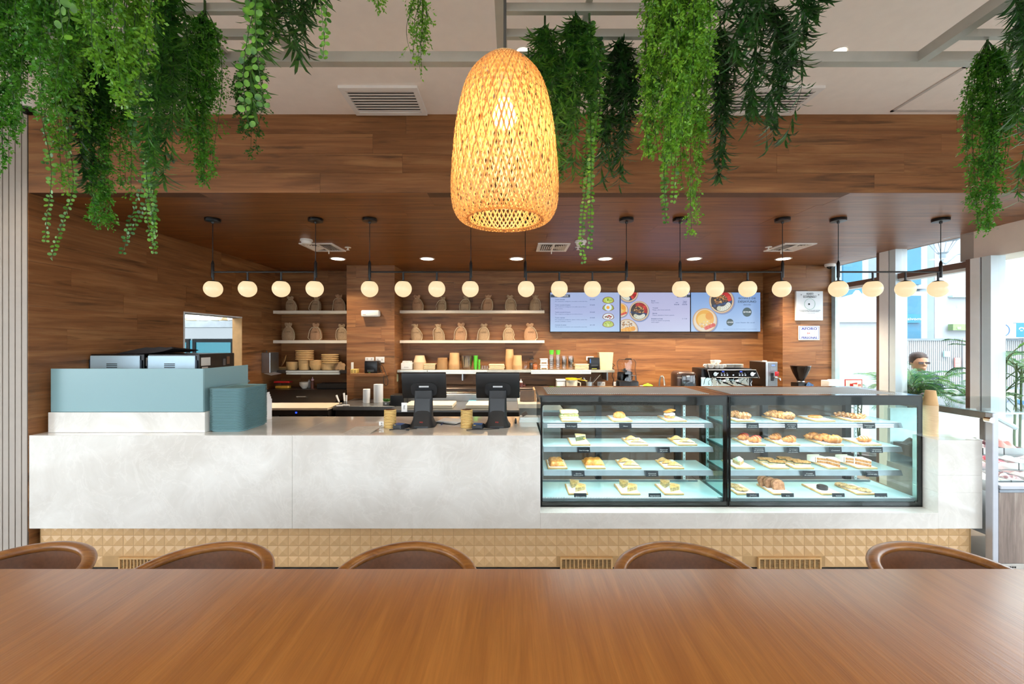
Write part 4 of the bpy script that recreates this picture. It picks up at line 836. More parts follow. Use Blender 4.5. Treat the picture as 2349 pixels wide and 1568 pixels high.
# ------------------------------------------------------------------ globe pendant bars
YG = 3.75; m_globe, nt, bb = newmat('opal_globe')
bb.inputs['Base Color'].default_value = (.25, .22, .18, 1); bb.inputs['Roughness'].default_value = .25
_lw = N(nt, 'ShaderNodeTexCoord'); _sx = N(nt, 'ShaderNodeSeparateXYZ'); L(nt, _lw.outputs['Object'], _sx.inputs[0])
bb.inputs['Emission Color'].default_value = lin('#ffdfae'); bb.inputs['Emission Strength'].default_value = .92*KE
gme_globe = None
for k, (r0, r1, gs, lb) in enumerate([
        (488, 724, (489, 568, 645, 722), 'black four globe pendant bar in front of the hatch wall'), (848, 1080, (848, 925, 1002, 1079), 'black four globe pendant bar over the first till'),
        (1205, 1437, (1207, 1283, 1359, 1436), 'black four globe pendant bar just past the woven lamp'), (1560, 1795, (1562, 1640, 1715, 1793), 'black four globe pendant bar in front of the menu screens'),
        (1923, 2158, (1923, 2002, 2077, 2152), 'black four globe pendant bar in front of the street window')]):
    xa, xb = PX(r0, YG), PX(r1, YG); zb = PZ(623.5, YG); zg = PZ(662, YG); R = .0745
    t = thing('globe_pendant_bar', lb, 'pendant light', ((xa+xb)/2, YG, zg), 'globe pendant bars over the counter')
    MB().tube([(xa, YG, zb), (xb, YG, zb)], .008, 10).build('crossbar', m_black, t, 50)
    for x in (xa, xb):
        MB().lathe([(.0, 0), (.062, 0), (.064, -.004), (.062, -.026), (.012, -.030), (.010, -.045), (0, -.045)], 26, (x, YG, ZK)).build('ceiling_canopy', m_black, t, 40)
        MB().tube([(x, YG, zb+.09), (x, YG, ZK-.03)], .0032, 6).build('cord', m_black, t)
        MB().lathe([(.006, .10), (.010, .085), (.0125, .08), (.0125, -.03), (.0125, -.05)], 12, (x, YG, zb)).build('rod', m_black, t, 40)
    for px in gs:
        x = PX(px, YG); z0g = zg+R*.84
        MB().tube([(x, YG, zb), (x, YG, z0g+.005)], .0085, 10).build('stem', m_black, t, 50)
        MB().lathe([(0, .013), (.014, .012), (.038, .004), (.041, -.003), (0, -.003)], 22, (x, YG, z0g)).build('globe_holder', m_black, t, 40)
        prof = [(.04, R*.84)]+[(R*math.sin(a), R*math.cos(a)) for a in [.575+(PI-.575)*i/18 for i in range(1, 18)]]+[(0, -R)]
        MB().lathe(prof, 32, (x, YG, zg)).build('globe', m_globe, t, 80)

# ------------------------------------------------------------------ hanging plants
def LEAF(name, c0, c1, tr=.35):
    m = bpy.data.materials.new(name); m.use_nodes = True; nt = m.node_tree; b = nt.nodes['Principled BSDF']
    g = N(nt, 'ShaderNodeNewGeometry'); n = N(nt, 'ShaderNodeTexNoise', i_Scale=35.0, i_Detail=2.0); L(nt, g.outputs['Position'], n.inputs['Vector'])
    c = ramp(nt, n.outputs['Fac'], [(.32, lin(c0)), (.68, lin(c1))]); L(nt, c, b.inputs['Base Color']); b.inputs['Roughness'].default_value = .42
    t = N(nt, 'ShaderNodeBsdfTranslucent'); L(nt, c, t.inputs[0]); x = N(nt, 'ShaderNodeMixShader', i_0=tr); L(nt, b.outputs[0], x.inputs[1]); L(nt, t.outputs[0], x.inputs[2]); L(nt, x.outputs[0], nt.nodes['Material Output'].inputs[0])
    return m
m_fernA = LEAF('fern_bright', '#4a8a1c', '#88bf38'); m_fernB = LEAF('fern_mid', '#2f7619', '#62a52a'); m_fernC = LEAF('fern_deep', '#1c5012', '#418322')
m_wil = LEAF('willow_dark', '#14391a', '#3d7a2e', .2); m_wil2 = LEAF('willow_mid', '#235a26', '#62a238', .25); m_but = LEAF('button_leaf', '#2a611d', '#7ab436', .3); m_butd = LEAF('button_leaf_dark', '#1a4a24', '#4f9030', .25)
m_stem = M('#2d4a1c', .7, var=.2)
def ortho(d):
    a = np.where(np.abs(d[:, 2:3]) > .9, np.array([[1., 0, 0]]), np.array([[0, 0, 1.]])); u = np.cross(d, a); u /= np.linalg.norm(u, axis=1, keepdims=True)+1e-9
    return u, np.cross(d, u)
def quads_from(P0, D, Wv, ln, wd):
    """diamond leaves: base point, direction, width vector"""
    n = len(P0); V = np.empty((n, 4, 3)); V[:, 0] = P0; V[:, 1] = P0+D*(ln*.55)[:, None]+Wv*(wd*.5)[:, None]; V[:, 2] = P0+D*ln[:, None]; V[:, 3] = P0+D*(ln*.55)[:, None]-Wv*(wd*.5)[:, None]
    return V.reshape(-1, 3), np.arange(n*4).reshape(n, 4)
def strands(rs, n, length, width, sway, spread=.35, minlen=.45):
    """drooping stem lines of one plant, as arrays of points from a shared knot"""
    out = []
    for k in range(n):
        az = rs.uniform(0, 2*PI); L0 = length*(minlen+(1-minlen)*rs.uniform(0, 1)**1.5) if k > 1 else length*(1-.06*k); rad = width/2*math.sqrt(rs.uniform(.02, 1))*(1 if k else .2)
        m = 26; t = np.linspace(0, 1, m); out_r = rad*(1-np.exp(-t*L0/length*5.0))*(1-.62*t*(L0/length)); ph = rs.uniform(0, 6.28)
        wob = sway*(np.sin(t*5.5+ph)-math.sin(ph))*t
        p = np.stack([out_r*math.cos(az)+wob*math.cos(ph), out_r*math.sin(az)*.8+wob*math.sin(ph), -L0*t], 1); out.append((p, L0))
    return out
def lerp_pts(p, s):
    x = s*(len(p)-1); i = np.clip(x.astype(int), 0, len(p)-2); f = (x-i)[:, None]; a = p[i]*(1-f)+p[i+1]*f; d = p[i+1]-p[i]; d = d/(np.linalg.norm(d, axis=1, keepdims=True)+1e-9); return a, d
def stem_mesh(S_, r):
    V, Q = [], []; b = 0
    for p, L0 in S_:
        n = len(p)
        for i in range(n):
            rr = r*(1-.6*i/n)
            for j in range(3): a = 2*PI*j/3; V.append((p[i, 0]+rr*math.cos(a), p[i, 1]+rr*math.sin(a), p[i, 2]))
        for i in range(n-1):
            for j in range(3): Q.append((b+i*3+j, b+i*3+(j+1) % 3, b+(i+1)*3+(j+1) % 3, b+(i+1)*3+j))
        b += n*3
    return np.array(V), np.array(Q)
def fern(rs, length, width, n, twig=.055, leaf=.0105, dens=1.0):
    S_ = strands(rs, n, length, width, .02); VV, QQ = [], []; b = 0
    for p, L0 in S_:
        nt_ = int(L0/.0098*dens)
        if nt_ < 3: continue
        s = np.sort(rs.uniform(.06, 1, nt_)); base, d = lerp_pts(p, s); az = rs.uniform(0, 2*PI, nt_); dn = rs.uniform(.35, 1.3, nt_)
        tw = np.stack([np.cos(az), np.sin(az), -dn], 1); tw /= np.linalg.norm(tw, axis=1, keepdims=True); tl = twig*rs.uniform(.45, 1.0, nt_)*(1-.45*s)
        nl = 9; f = np.linspace(.12, 1, nl); P0 = base[:, None, :]+tw[:, None, :]*(tl[:, None]*f)[:, :, None]+np.array([0, 0, -1.])*((f**2)[None, :, None]*tl[:, None, None]*.35)
        P0 = P0.reshape(-1, 3)+rs.normal(0, .0016, (nt_*nl, 3)); D = np.repeat(tw, nl, 0)+rs.normal(0, .75, (nt_*nl, 3)); D /= np.linalg.norm(D, axis=1, keepdims=True)
        u, w = ortho(D); ang = rs.uniform(0, PI, len(D)); Wv = u*np.cos(ang)[:, None]+w*np.sin(ang)[:, None]; ln = leaf*rs.uniform(.7, 1.3, len(D))
        V, Q = quads_from(P0, D, Wv, ln, ln*.55); VV.append(V); QQ.append(Q+b); b += len(V)
        ud, wd = ortho(tw); hw = .0006  # the twigs themselves, as thin blades
        V2 = np.stack([base-ud*hw, base+ud*hw, base+tw*tl[:, None]+np.array([0, 0, -.35])*tl[:, None]+ud*hw*.5, base+tw*tl[:, None]+np.array([0, 0, -.35])*tl[:, None]-ud*hw*.5], 1).reshape(-1, 3)
        VV.append(V2); QQ.append(np.arange(len(V2)).reshape(-1, 4)+b); b += len(V2)
    return S_, np.concatenate(VV), np.concatenate(QQ)
def willow(rs, length, width, n, leaf=.066):
    S_ = strands(rs, n, length, width, .035, minlen=.5); VV, QQ = [], []; b = 0
    for p, L0 in S_:
        nl = int(L0/.0062)
        if nl < 4: continue
        s = np.clip(np.sort(rs.uniform(.03, 1.0, nl)), 0, 1); base, d = lerp_pts(p, s); az = rs.uniform(0, 2*PI, nl); rad = np.stack([np.cos(az), np.sin(az), np.zeros(nl)], 1); g = np.array([0, 0, -1.])
        dn = rs.uniform(.35, 1.5, nl)[:, None]; o = rad+g*dn; o /= np.linalg.norm(o, axis=1, keepdims=True)
        ln = (leaf*rs.uniform(.5, 1.1, nl))[:, None]; w = ln*.135; side = np.stack([-np.sin(az), np.cos(az), np.zeros(nl)], 1); cu = rs.uniform(.2, 1.1, nl)[:, None]
        m1 = base+o*ln*.4; o2 = o+rad*cu*.5-g*cu*.25; o2 /= np.linalg.norm(o2, axis=1, keepdims=True); m2 = m1+o2*ln*.35; o3 = o2+rad*cu*.4-g*cu*.45; o3 /= np.linalg.norm(o3, axis=1, keepdims=True); tip = m2+o3*ln*.3
        V = np.stack([base-side*w*.25, base+side*w*.25, m1+side*w*.5, m1-side*w*.5, m2+side*w*.42, m2-side*w*.42, tip-side*.0004, tip+side*.0004], 1).reshape(-1, 3)
        k = np.arange(nl)[:, None]*8; Q = np.concatenate([k+np.array([[0, 1, 2, 3]]), k+np.array([[3, 2, 4, 5]]), k+np.array([[5, 4, 7, 6]])], 0)
        VV.append(V); QQ.append(Q+b); b += len(V)
    return S_, np.concatenate(VV), np.concatenate(QQ)
def garland(rs, length, width, n, leaf=.016, curl=0.0):
    S_ = strands(rs, n, length, width, .035, minlen=.6)
    if curl:
        S2 = []
        for p, L0 in S_:
            t = np.linspace(0, 1, len(p)); p = p.copy(); p[:, 0] += curl*np.sin(np.clip((t-.55)/.45, 0, 1)*PI*1.3)*.5; S2.append((p, L0))
        S_ = S2
    VV, QQ = [], []; b = 0
    for p, L0 in S_:
        nl = int(L0/(leaf*.92))
        if nl < 3: continue
        s = np.linspace(.05, 1, nl); base, d = lerp_pts(p, s)
        for sgn in (-1, 1):
            az = rs.normal(0, .5, nl)+rs.uniform(0, .3); o = np.stack([sgn*np.cos(az), np.sin(az), rs.uniform(-.35, .25, nl)], 1); o /= np.linalg.norm(o, axis=1, keepdims=True)
            R = leaf*.5*rs.uniform(.8, 1.15, nl)*(1-.35*s); c = base+o*(R*1.25)[:, None]; u = np.cross(o, np.array([[0, 1., 0]])); u /= np.linalg.norm(u, axis=1, keepdims=True)+1e-9
            nrm = np.cross(o, u); tiltd = nrm*rs.normal(0, .35, nl)[:, None]
            pts = [c+(o*math.cos(a)*1.1+(u+tiltd)*math.sin(a)*.95)*R[:, None] for a in [2*PI*i/8 for i in range(8)]]
            V = np.stack(pts, 1).reshape(-1, 3); k = np.arange(nl)[:, None]*8
            Q = np.concatenate([k+np.array([[0, 1, 2, 3]]), k+np.array([[0, 3, 4, 7]]), k+np.array([[4, 5, 6, 7]])], 0); VV.append(V); QQ.append(Q+b); b += len(V)
    return S_, np.concatenate(VV), np.concatenate(QQ)
ZTR = 2.9
def plant(kind, px, ybot, Y, wpx, n, mat, label, seed, ytop=None, **kw):
    """px, ybot: where the tip hangs; Y: distance; the knot is tied to the trellis"""
    rs = np.random.RandomState(seed); zb = PZ(ybot, Y); x = PX(px, Y); zt = ZTR if ytop is None else min(ZTR, PZ(ytop, Y)); ln = zt-zb; w = S(wpx, Y)
    nm = {'fern': 'hanging_fern', 'willow': 'hanging_willow_plant', 'garland': 'hanging_leaf_garland'}[kind]
    t = thing(nm, label, 'plant', (x, Y, zt), 'artificial plants hanging from the trellis')
    S_, V, Q = {'fern': fern, 'willow': willow, 'garland': garland}[kind](rs, ln, w, n, **kw)
    f = link('foliage', np_mesh('foliage', V, Q, mat), t); f['kind'] = 'stuff'
    sv, sq = stem_mesh(S_, .0016); s = link('stems', np_mesh('stems', sv, sq, m_stem), t); s['kind'] = 'stuff'
    MB().tube([(x, Y, ZTR+.03), (x, Y, zt-.03)], .004, 6).build('tie', m_stem, t)
A, Bm, Cd = m_fernA, m_fernB, m_fernC
plant('fern', 20, 388, 1.30, 150, 20, Bm, 'mid green fern plant at the picture edge before the slatted wall', 1)
plant('fern', 118, 300, 1.15, 190, 26, Bm, 'full green fern plant hanging in front of the dome camera', 2)
plant('fern', 165, 440, 1.45, 110, 16, A, 'light green fern plant hanging above the longest curled garland', 3)
plant('garland', 148, 592, 1.45, 60, 4, m_but, 'longest button leaf garland with a curled tip near the slatted wall', 4, curl=.07)
plant('willow', 215, 440, 1.52, 100, 11, m_wil, 'dark willow plant next to the light green pointed fern', 5)
plant('fern', 243, 522, 1.55, 105, 15, Bm, 'pointed green fern whose tip crosses the wall corner line', 6)
plant('fern', 292, 260, 1.0, 240, 30, A, 'large bright green fern hanging closest to the viewer', 7)
plant('fern', 300, 445, 1.60, 100, 13, Bm, 'slim green fern between the pointed fern and the twin garlands', 8)
plant('garland', 322, 580, 1.50, 34, 2, m_butd, 'dark button leaf garland curling toward its twin', 9, curl=.10)
plant('garland', 375, 582, 1.42, 70, 4, m_but, 'thick button leaf garland beside the dark curled one', 10)
plant('willow', 388, 430, 1.35, 130, 14, m_wil2, 'grey green willow plant above the thick button leaf garland', 11)
plant('fern', 410, 300, 1.62, 130, 15, Cd, 'shaded deep green fern behind the grey green willow', 12)
plant('fern', 470, 425, 1.48, 125, 22, Bm, 'tall tapering green fern below the trellis corner', 13)
plant('fern', 580, 356, 1.70, 100, 15, Cd, 'small deep green fern tied to the front trellis beam', 14, ytop=100)
plant('willow', 610, 262, 1.18, 110, 8, m_wil2, 'willow plant mixed with blurred round leaves near the trellis end', 15)
plant('garland', 600, 290, .95, 110, 3, m_but, 'button leaf garland hanging close before the small deep green fern', 16, leaf=.02)
plant('willow', 700, 142, 1.22, 110, 9, m_wil, 'short dark willow plant at the trellis end', 17)
plant('garland', 746, 128, 1.05, 24, 2, m_but, 'short light garland with few round leaves next to the dark willow', 18)
plant('fern', 965, 168, 1.40, 95, 7, A, 'sparse light fern hanging alone over the empty ceiling', 19, dens=.6)
plant('fern', 868, 12, 1.20, 40, 3, A, 'short fern tip just entering at the top of the view', 39)
plant('garland', 150, 85, .72, 120, 3, m_but, 'blurred large leaf garland at the top corner', 40, leaf=.02)
plant('willow', 250, 330, 1.62, 150, 14, m_wil2, 'bushy mid green willow plant behind the closest bright fern', 41)
# plants of the middle frame
plant('fern', 1212, 230, 1.72, 80, 7, Cd, 'thin deep green fern rising behind the woven lamp', 20, dens=.6)
plant('willow', 1250, 330, 1.55, 120, 14, m_wil2, 'leafy willow plant directly beside the woven lamp', 21)
plant('fern', 1288, 422, 1.68, 60, 9, Cd, 'narrow deep green fern tucked behind the lamp edge', 22)
plant('willow', 1322, 405, 1.50, 125, 15, m_wil2, 'long mid green willow plant ending in the low garland', 23)
plant('garland', 1352, 602, 1.50, 62, 4, m_but, 'bright button leaf garland that hangs lowest beside the lamp', 24)
plant('garland', 1375, 260, 1.62, 40, 3, m_butd, 'dark button leaf garland against the pale ceiling between willows', 25)
plant('willow', 1420, 430, 1.62, 125, 20, m_wil, 'dense dark willow bundle with a pointed tip', 26, ytop=60)
plant('fern', 1492, 355, 1.66, 85, 10, Bm, 'small green fern hidden behind the big yellow green one', 27)
plant('fern', 1545, 375, 1.25, 250, 40, A, 'big yellow green fern filling the middle frame', 28)
plant('garland', 1540, 512, 1.45, 74, 5, m_but, 'button leaf garland of several strands under the big fern', 29)
plant('fern', 1588, 535, 1.50, 110, 18, A, 'long light fern tapering to a tip under the big fern', 30)
plant('willow', 1652, 415, 1.55, 105, 10, m_wil, 'open dark willow plant with drooping fingers beside the long fern', 31)
plant('willow', 1772, 348, 1.45, 150, 13, m_wil, 'widest dark willow plant in front of the louvred grille', 32)
plant('willow', 1850, 95, 1.30, 90, 8, m_wil, 'short dark willow spray at the end of the middle frame', 33)
plant('willow', 1700, 150, 1.30, 170, 13, m_wil, 'bushy dark willow top between the two drooping willows', 34)
# window-side frame
plant('fern', 2265, 528, 1.63, 118, 24, Bm, 'bottle shaped green fern hanging alone near the window', 35, ytop=92)
plant('willow', 2352, 462, 1.50, 80, 9, m_wil2, 'willow plant cut by the picture edge beside the bottle shaped fern', 36)
plant('willow', 2340, 150, 1.40, 120, 8, m_wil, 'dark willow top above the bottle shaped fern', 37)
# ------------------------------------------------------------------ things on the counter
# oven corner: marble upstand, frosted screens, two ovens, tray stack
YU = 3.19; x0, x1 = PX(110, YU), PX(470, YU); zu = PZ(945.5, YU)
one('marble_upstand', MB().rbox(x0, x1, YU, YU+.12, ZT+.0005, zu, .002, 1), m_marble, 'low marble upstand below the frosted glass screen', 'upstand')
m_frost, nt, bb = newmat('frosted_glass_teal_reflection')
bb.inputs['Base Color'].default_value = lin('#8cb2b8'); bb.inputs['Roughness'].default_value = .22; bb.inputs['Transmission Weight'].default_value = .15  # teal cast of the reflected surroundings painted into the base colour
gs = thing('frosted_glass_screen', 'frosted glass screen, its teal reflection painted in, on the marble upstand', 'screen', ((x0+x1)/2, YU+.03, zu))
ga, gb = PX(116, YU+.02), PX(466, YU+.02); zg1 = PZ(845, YU+.02)
MB().rbox(ga, gb, YU+.02, YU+.03, zu+.0005, zg1, .002, 1).build('front_pane', m_frost, gs)
MB().rbox(gb-.010, gb, YU+.031, 3.757, ZT+.001, zg1, .002, 1).build('side_pane', m_frost, gs)
for z in (1.25, 1.38): MB().tube([(gb-.005, 3.757, z), (gb-.005, 3.775, z)], .012, 12).build('fixing', m_steel, gs)
m_oven = M('#b9d3e2', .4, .25, var=.03); m_lbl = M('#d9d2c8', .6, var=.03)
def oven(x0, x1, label):
    y0, y1, z0, z1 = 3.55, 4.0, ZT+.02, PZ(812, 3.55); t = thing('countertop_oven', label, 'oven', ((x0+x1)/2, 3.78, ZT), 'countertop ovens')
    MB().rbox(x0, x1, y0, y1, z0, z1, .004, 1).build('body', m_black, t)
    MB().rbox(x0+.004, x1-.028, y0-.012, y0-.001, z0+.02, z1-.012, .004, 1).build('back_panel', m_oven, t)
    for k in range(9): MB().box(x0+.145, x0+.235, y0-.0135, y0-.0118, z1-.085-k*.015, z1-.078-k*.015).build('vent_slot', M('#1e2429', .8), t)
    MB().box(x0-.004, x0+.006, y0-.010, y0+.02, z0+.02, z1-.05).build('side_flange', M('#1d2c3c', .5), t)
    MB().box(x1-.026, x1-.012, y0-.010, y0+.02, z0+.02, z1-.05).build('side_flange', M('#1d2c3c', .5), t)
    MB().box(x1+.0002, x1+.0016, y0+.02, y0+.13, z1-.10, z1-.03).build('rating_plate', m_lbl, t)
    MB().box(x1+.0002, x1+.0016, y0+.03, y0+.10, z1-.145, z1-.11).build('rating_plate', m_lbl, t)
    MB().box(x1+.0002, x1+.005, y0+.29, y0+.32, z1-.11, z1-.05).build('switch', M('#5d5a58', .5), t); MB().box(x1+.0002, x1+.003, y0+.34, y0+.38, z1-.10, z1-.03).build('socket_plate', M('#6a4a33', .5), t)
    for sx in (x0+.04, x1-.04):
        for sy in (y0+.05, y1-.05): MB().lathe([(.018, ZT), (.018, z0)], 12, (sx, sy, 0)).build('foot', m_black, t)
    return t
oven(PX(208, 3.55), PX(322, 3.55)+.03, 'countertop oven with pale blue back panel nearest the slatted wall'); oven(PX(340, 3.55), PX(457, 3.55), 'countertop oven with switches on its side below the hatch')
mb = MB(); zo = PZ(812, 3.6); yb = 3.62
prof = [(265, 811), (300, 803), (335, 796), (352, 797), (365, 795), (380, 797), (394, 795), (396, 799), (372, 806), (340, 810), (300, 811)]
mb.prism([(PX(a, yb), PZ(c, yb)-PZ(811.5, yb)) for a, c in prof], lambda u, v, d: (u, d, zo+.001+v*(1-.5*(d-yb)/.3)), yb, yb+.3)
one('oven_mat', mb, M('#1d1311', .7), 'folded dark brown mat lying on top of the ovens', 'mat')
# stack of trays
m_tray = M('#73979b', .45, var=.03, name='teal_plastic_tray'); m_tray_in = M('#b9a98d', .6)
def tray_outline(w, d, r, n=5):
    o = []
    for cx, cy, a0 in ((w/2-r, d/2-r, 0), (-w/2+r, d/2-r, PI/2), (-w/2+r, -d/2+r, PI), (w/2-r, -d/2+r, 3*PI/2)):
        o += [(cx+r*math.cos(a0+PI/2*i/n), cy+r*math.sin(a0+PI/2*i/n)) for i in range(n+1)]
    return o
def tray_mesh():
    mb = MB(); O = tray_outline(.275, .36, .05); I = tray_outline(.245, .33, .04); n = len(O)
    vs = [(x*.90, y*.92, 0) for x, y in O]+[(x*.93, y*.945, .0118) for x, y in O]+[(x, y, .0122) for x, y in O]+[(x, y, .0145) for x, y in O]+[(x, y, .0145) for x, y in I]+[(x*.96, y*.97, .006) for x, y in I]
    fs = [tuple(range(n-1, -1, -1))]+[(k*n+i, k*n+(i+1) % n, (k+1)*n+(i+1) % n, (k+1)*n+i) for k in range(5) for i in range(n)]+[tuple(5*n+i for i in range(n))]
    return mb.add(vs, fs).mesh('serving_tray', m_tray, smooth=35)
tm = tray_mesh(); pc = P(532, 985, 3.30); nt_ = 41; zst = ZT+.0005; hst = PZ(889, 3.26)-ZT; stp = (hst-.0145)/(nt_-1)
for k in range(nt_):
    o = link('serving_tray', tm, None, (PX(519, 3.26)+random.uniform(-.0012, .0012)+.02, 3.39+random.uniform(-.0012, .0012), zst+k*stp)); o.rotation_euler = (0, 0, math.radians(0))
    tag(o, ORD(k, nt_)+' teal plastic tray in the tall stack beside the frosted screen', 'tray', 'stacked teal serving trays')
t = thing('sheet_stack', 'upright bundle of white paper sheets behind the tray stack', 'paper', (PX(597, 3.62), 3.62, ZT))
for k in range(4): MB().box(PX(593, 3.62)+k*.007, PX(593, 3.62)+k*.007+.003, 3.60, 3.78, ZT, ZT+.24-.02*k).build('sheet', m_paper, t)
# tills
m_pos = M('#101214', .38, var=.15); m_pos2 = M('#17191c', .5, var=.15); m_sticker = M('#cfd2d4', .5, var=.02)
def till(px, label, rz):
    Y = 3.45; x = PX(px, Y); t = thing('point_of_sale_terminal', label, 'cash register', (0, 0, 0), 'touch screen tills on the counter')
    R = Matrix.Rotation(math.radians(14), 3, 'X'); w, h = .366, .222; zc = .325; c = Vector((0, .075, zc))
    b = MB(); b.rbox(-w/2, w/2, -.017, .017, -h/2, h/2, .008, 2); b.v = [tuple(c+R @ Vector(v)) for v in b.v]; b.build('monitor', m_pos, t, 40)
    b = MB(); b.box(-w/2+.008, w/2-.008, .0172, .0185, -h/2+.008, h/2-.008); b.v = [tuple(c+R @ Vector(v)) for v in b.v]; b.build('display', m_black_gloss, t)
    poly = [(math.copysign(abs(math.cos(a))**.6, math.cos(a))*.108, .0+math.copysign(abs(math.sin(a))**.6, math.sin(a))*.062-.03) for a in [2*PI*i/28 for i in range(28)]]
    b = MB(); b.prism(poly, lambda u, v, d: (u, d, v), -.024, -.017); b.v = [tuple(c+R @ Vector(v)) for v in b.v]; b.build('rear_hump', m_pos2, t, 40)
    b = MB(); b.box(-.040, .040, -.0255, -.0242, -.010, .003); b.v = [tuple(c+R @ Vector(v)) for v in b.v]; b.build('sticker', m_sticker, t)
    b = MB(); b.box(-.048, .048, -.0262, -.0242, -.026, -.022); b.v = [tuple(c+R @ Vector(v)) for v in b.v]; b.build('vent_line', M('#2a2d30', .5), t)
    def stand(u, v):
        # rounded slab that leans back and flares at the foot
        a = 2*PI*u; k = v; wx = .108-.030*min(1, k/.22)**.6-.006*k; dy = .105*(1-k)**2.2+.036; sx = math.copysign(abs(math.cos(a))**.45, math.cos(a)); sy = math.copysign(abs(math.sin(a))**.45, math.sin(a))
        return (wx*sx, .02+.03*k+dy*sy*.85, .002+.285*k)
    b = MB(); b.grid(stand, 32, 16, True); b.add([stand(i/32, 1) for i in range(32)], [tuple(range(32))]); b.add([stand(i/32, 0) for i in range(32)], [tuple(range(31, -1, -1))]); b.build('stand', m_pos2, t, 45)
    b = MB(); b.mbox((0, -.0165, .15), (.118, .004, .15), Matrix.Rotation(math.radians(-9), 3, 'X')); b.build('cable_cover', m_pos, t)
    b = MB(); b.box(-.055, .055, -.1005, -.098, .002, .016); b.build('port_bay', m_black, t)
    text('POS', (-.0, -.0835, .04), .010, M('#c23a32', .5), t, align='CENTER', rot=(math.radians(65), 0, 0), bold=.03)
    t.location = (x, Y, ZT); t.rotation_euler = (0, 0, math.radians(rz)); return t
till(970, 'black touch screen till with paper tag hanging from its monitor', 3); till(1141, 'black touch screen till nearest the display cases', -1)
# buzzers
m_buz = M('#e0bd74', .45, var=.04, name='buzzer_yellow'); m_buzt = M('#5b3b2b', .4)
bzm = MB().lathe([(.0, 0), (.040, 0), (.0475, .002), (.0485, .006), (.0475, .0095), (.040, .0108), (0, .0108)], 30).mesh('buzzer_body', m_buz, smooth=40)
bzt = MB().lathe([(.034, .0108), (.036, .0128), (.030, .0135), (0, .0135)], 26).mesh('buzzer_light_ring', m_buzt, smooth=40)
for px, lb in ((894.5, 'yellow round buzzer in the stack by the tagged till'), (1070.5, 'yellow round buzzer in the stack between the two tills')):
    for k in range(12):
        o = thing('pager_buzzer', ORD(k, 12)+' '+lb, 'pager', (PX(px, 3.38)+random.uniform(-.001, .001), 3.385, ZT+.0003+k*.01205), 'stacked guest buzzers'); link('buzzer_body', bzm, o)
        if k == 11: link('buzzer_light_ring', bzt, o)
# card readers, cables, papers
def reader(px, label, rz):
    Y = 3.36; t = thing('card_reader', label, 'card reader', (0, 0, 0), 'card readers beside the tills')
    b = MB(); b.prism([(-.055, .0), (.06, 0), (.06, .022), (.0, .040), (-.055, .034)], lambda u, v, d: (d, u, v), -.04, .04); b.build('body', M('#171b22', .4), t, 30)
    b = MB(); b.add([(-.036, .002, .0405), (.036, .002, .0405), (.036, -.052, .0355), (-.036, -.052, .0355)], [(0, 1, 2, 3)]); b.build('screen', M('#1d5fa8', .25), t)
    b = MB(); b.box(-.022, .022, -.0565, -.0545, .0, .014); b.build('card_slot', m_black, t); b = MB(); b.box(-.03, -.012, -.0555, -.0548, .030, .034); b.build('sticker', M('#d8b04a', .5), t)
    t.location = (PX(px, Y), Y, ZT+.0005); t.rotation_euler = (0, 0, math.radians(rz))
reader(921, 'dark card reader with blue screen by the tagged till', -25); reader(1098, 'dark card reader with blue screen by the second till', -8)
def cable(pts, r, label, mat=None): return one('power_cable', MB().tube(pts, r, 6), mat or m_black, label, 'cable', smooth=60)
def wav(p0, p1, n, amp, z): 
    p0, p1 = Vector(p0), Vector(p1); d = (p1-p0); nn = Vector((-d.y, d.x, 0)).normalized()
    return [p0+d*(i/n)+nn*amp*math.sin(i/n*7.5)*(1-abs(2*i/n-1)**3)+Vector((0, 0, z)) for i in range(n+1)]
cable(wav((PX(893, 3.28), 3.28, ZT), (PX(955, 3.30), 3.32, ZT), 20, .012, .004), .0032, 'black cable looping in front of the tagged till'); cable(wav((PX(1070, 3.28), 3.27, ZT), (PX(1145, 3.3), 3.32, ZT), 20, .008, .004), .0032, 'black cable running in front of the second till')
one('cable_adapter', MB().rbox(PX(931, 3.27), PX(939, 3.27), 3.262, 3.278, ZT+.001, ZT+.014, .003, 1), m_black, 'small black cable adapter before the tagged till', 'adapter')
t = thing('paper_tag', 'white paper tag reading 096 hanging from the till monitor', 'tag', (PX(927.5, 3.5), 3.488, ZT+.1))
xa, xb, za, zb = PX(921, 3.49), PX(934, 3.49), PZ(944, 3.49), PZ(923, 3.49); MB().box(xa, xb, 3.489, 3.4898, za, zb).build('card', m_paper, t); text('096', ((xa+xb)/2+.007, 3.4885, (za+zb)/2), .016, M('#3c3c3c', .6), t, align='CENTER', rot=(PI/2, PI/2*-1, 0))
t = thing('clipboard', 'clipboard with loose white papers between the tills', 'clipboard', (PX(1030, 3.6), 3.6, ZT))
b = MB(); b.mbox((PX(1030, 3.6), 3.60, ZT+.003), (.22, .17, .004), Matrix.Rotation(math.radians(-25), 3, 'Z')); b.build('board', m_black, t)
for k in range(4): b = MB(); b.mbox((PX(1033, 3.6)+.004*k, 3.615, ZT+.007+k*.0035), (.21, .15, .0015), Matrix.Rotation(math.radians(-25+4*k), 3, 'Z')); b.build('sheet', m_paper, t)
one('pen', MB().tube([(PX(1013, 3.5), 3.48, ZT+.005), (PX(1017, 3.56), 3.60, ZT+.005)], .0045, 8), M('#23336e', .4), 'blue pen lying by the clipboard', 'pen')
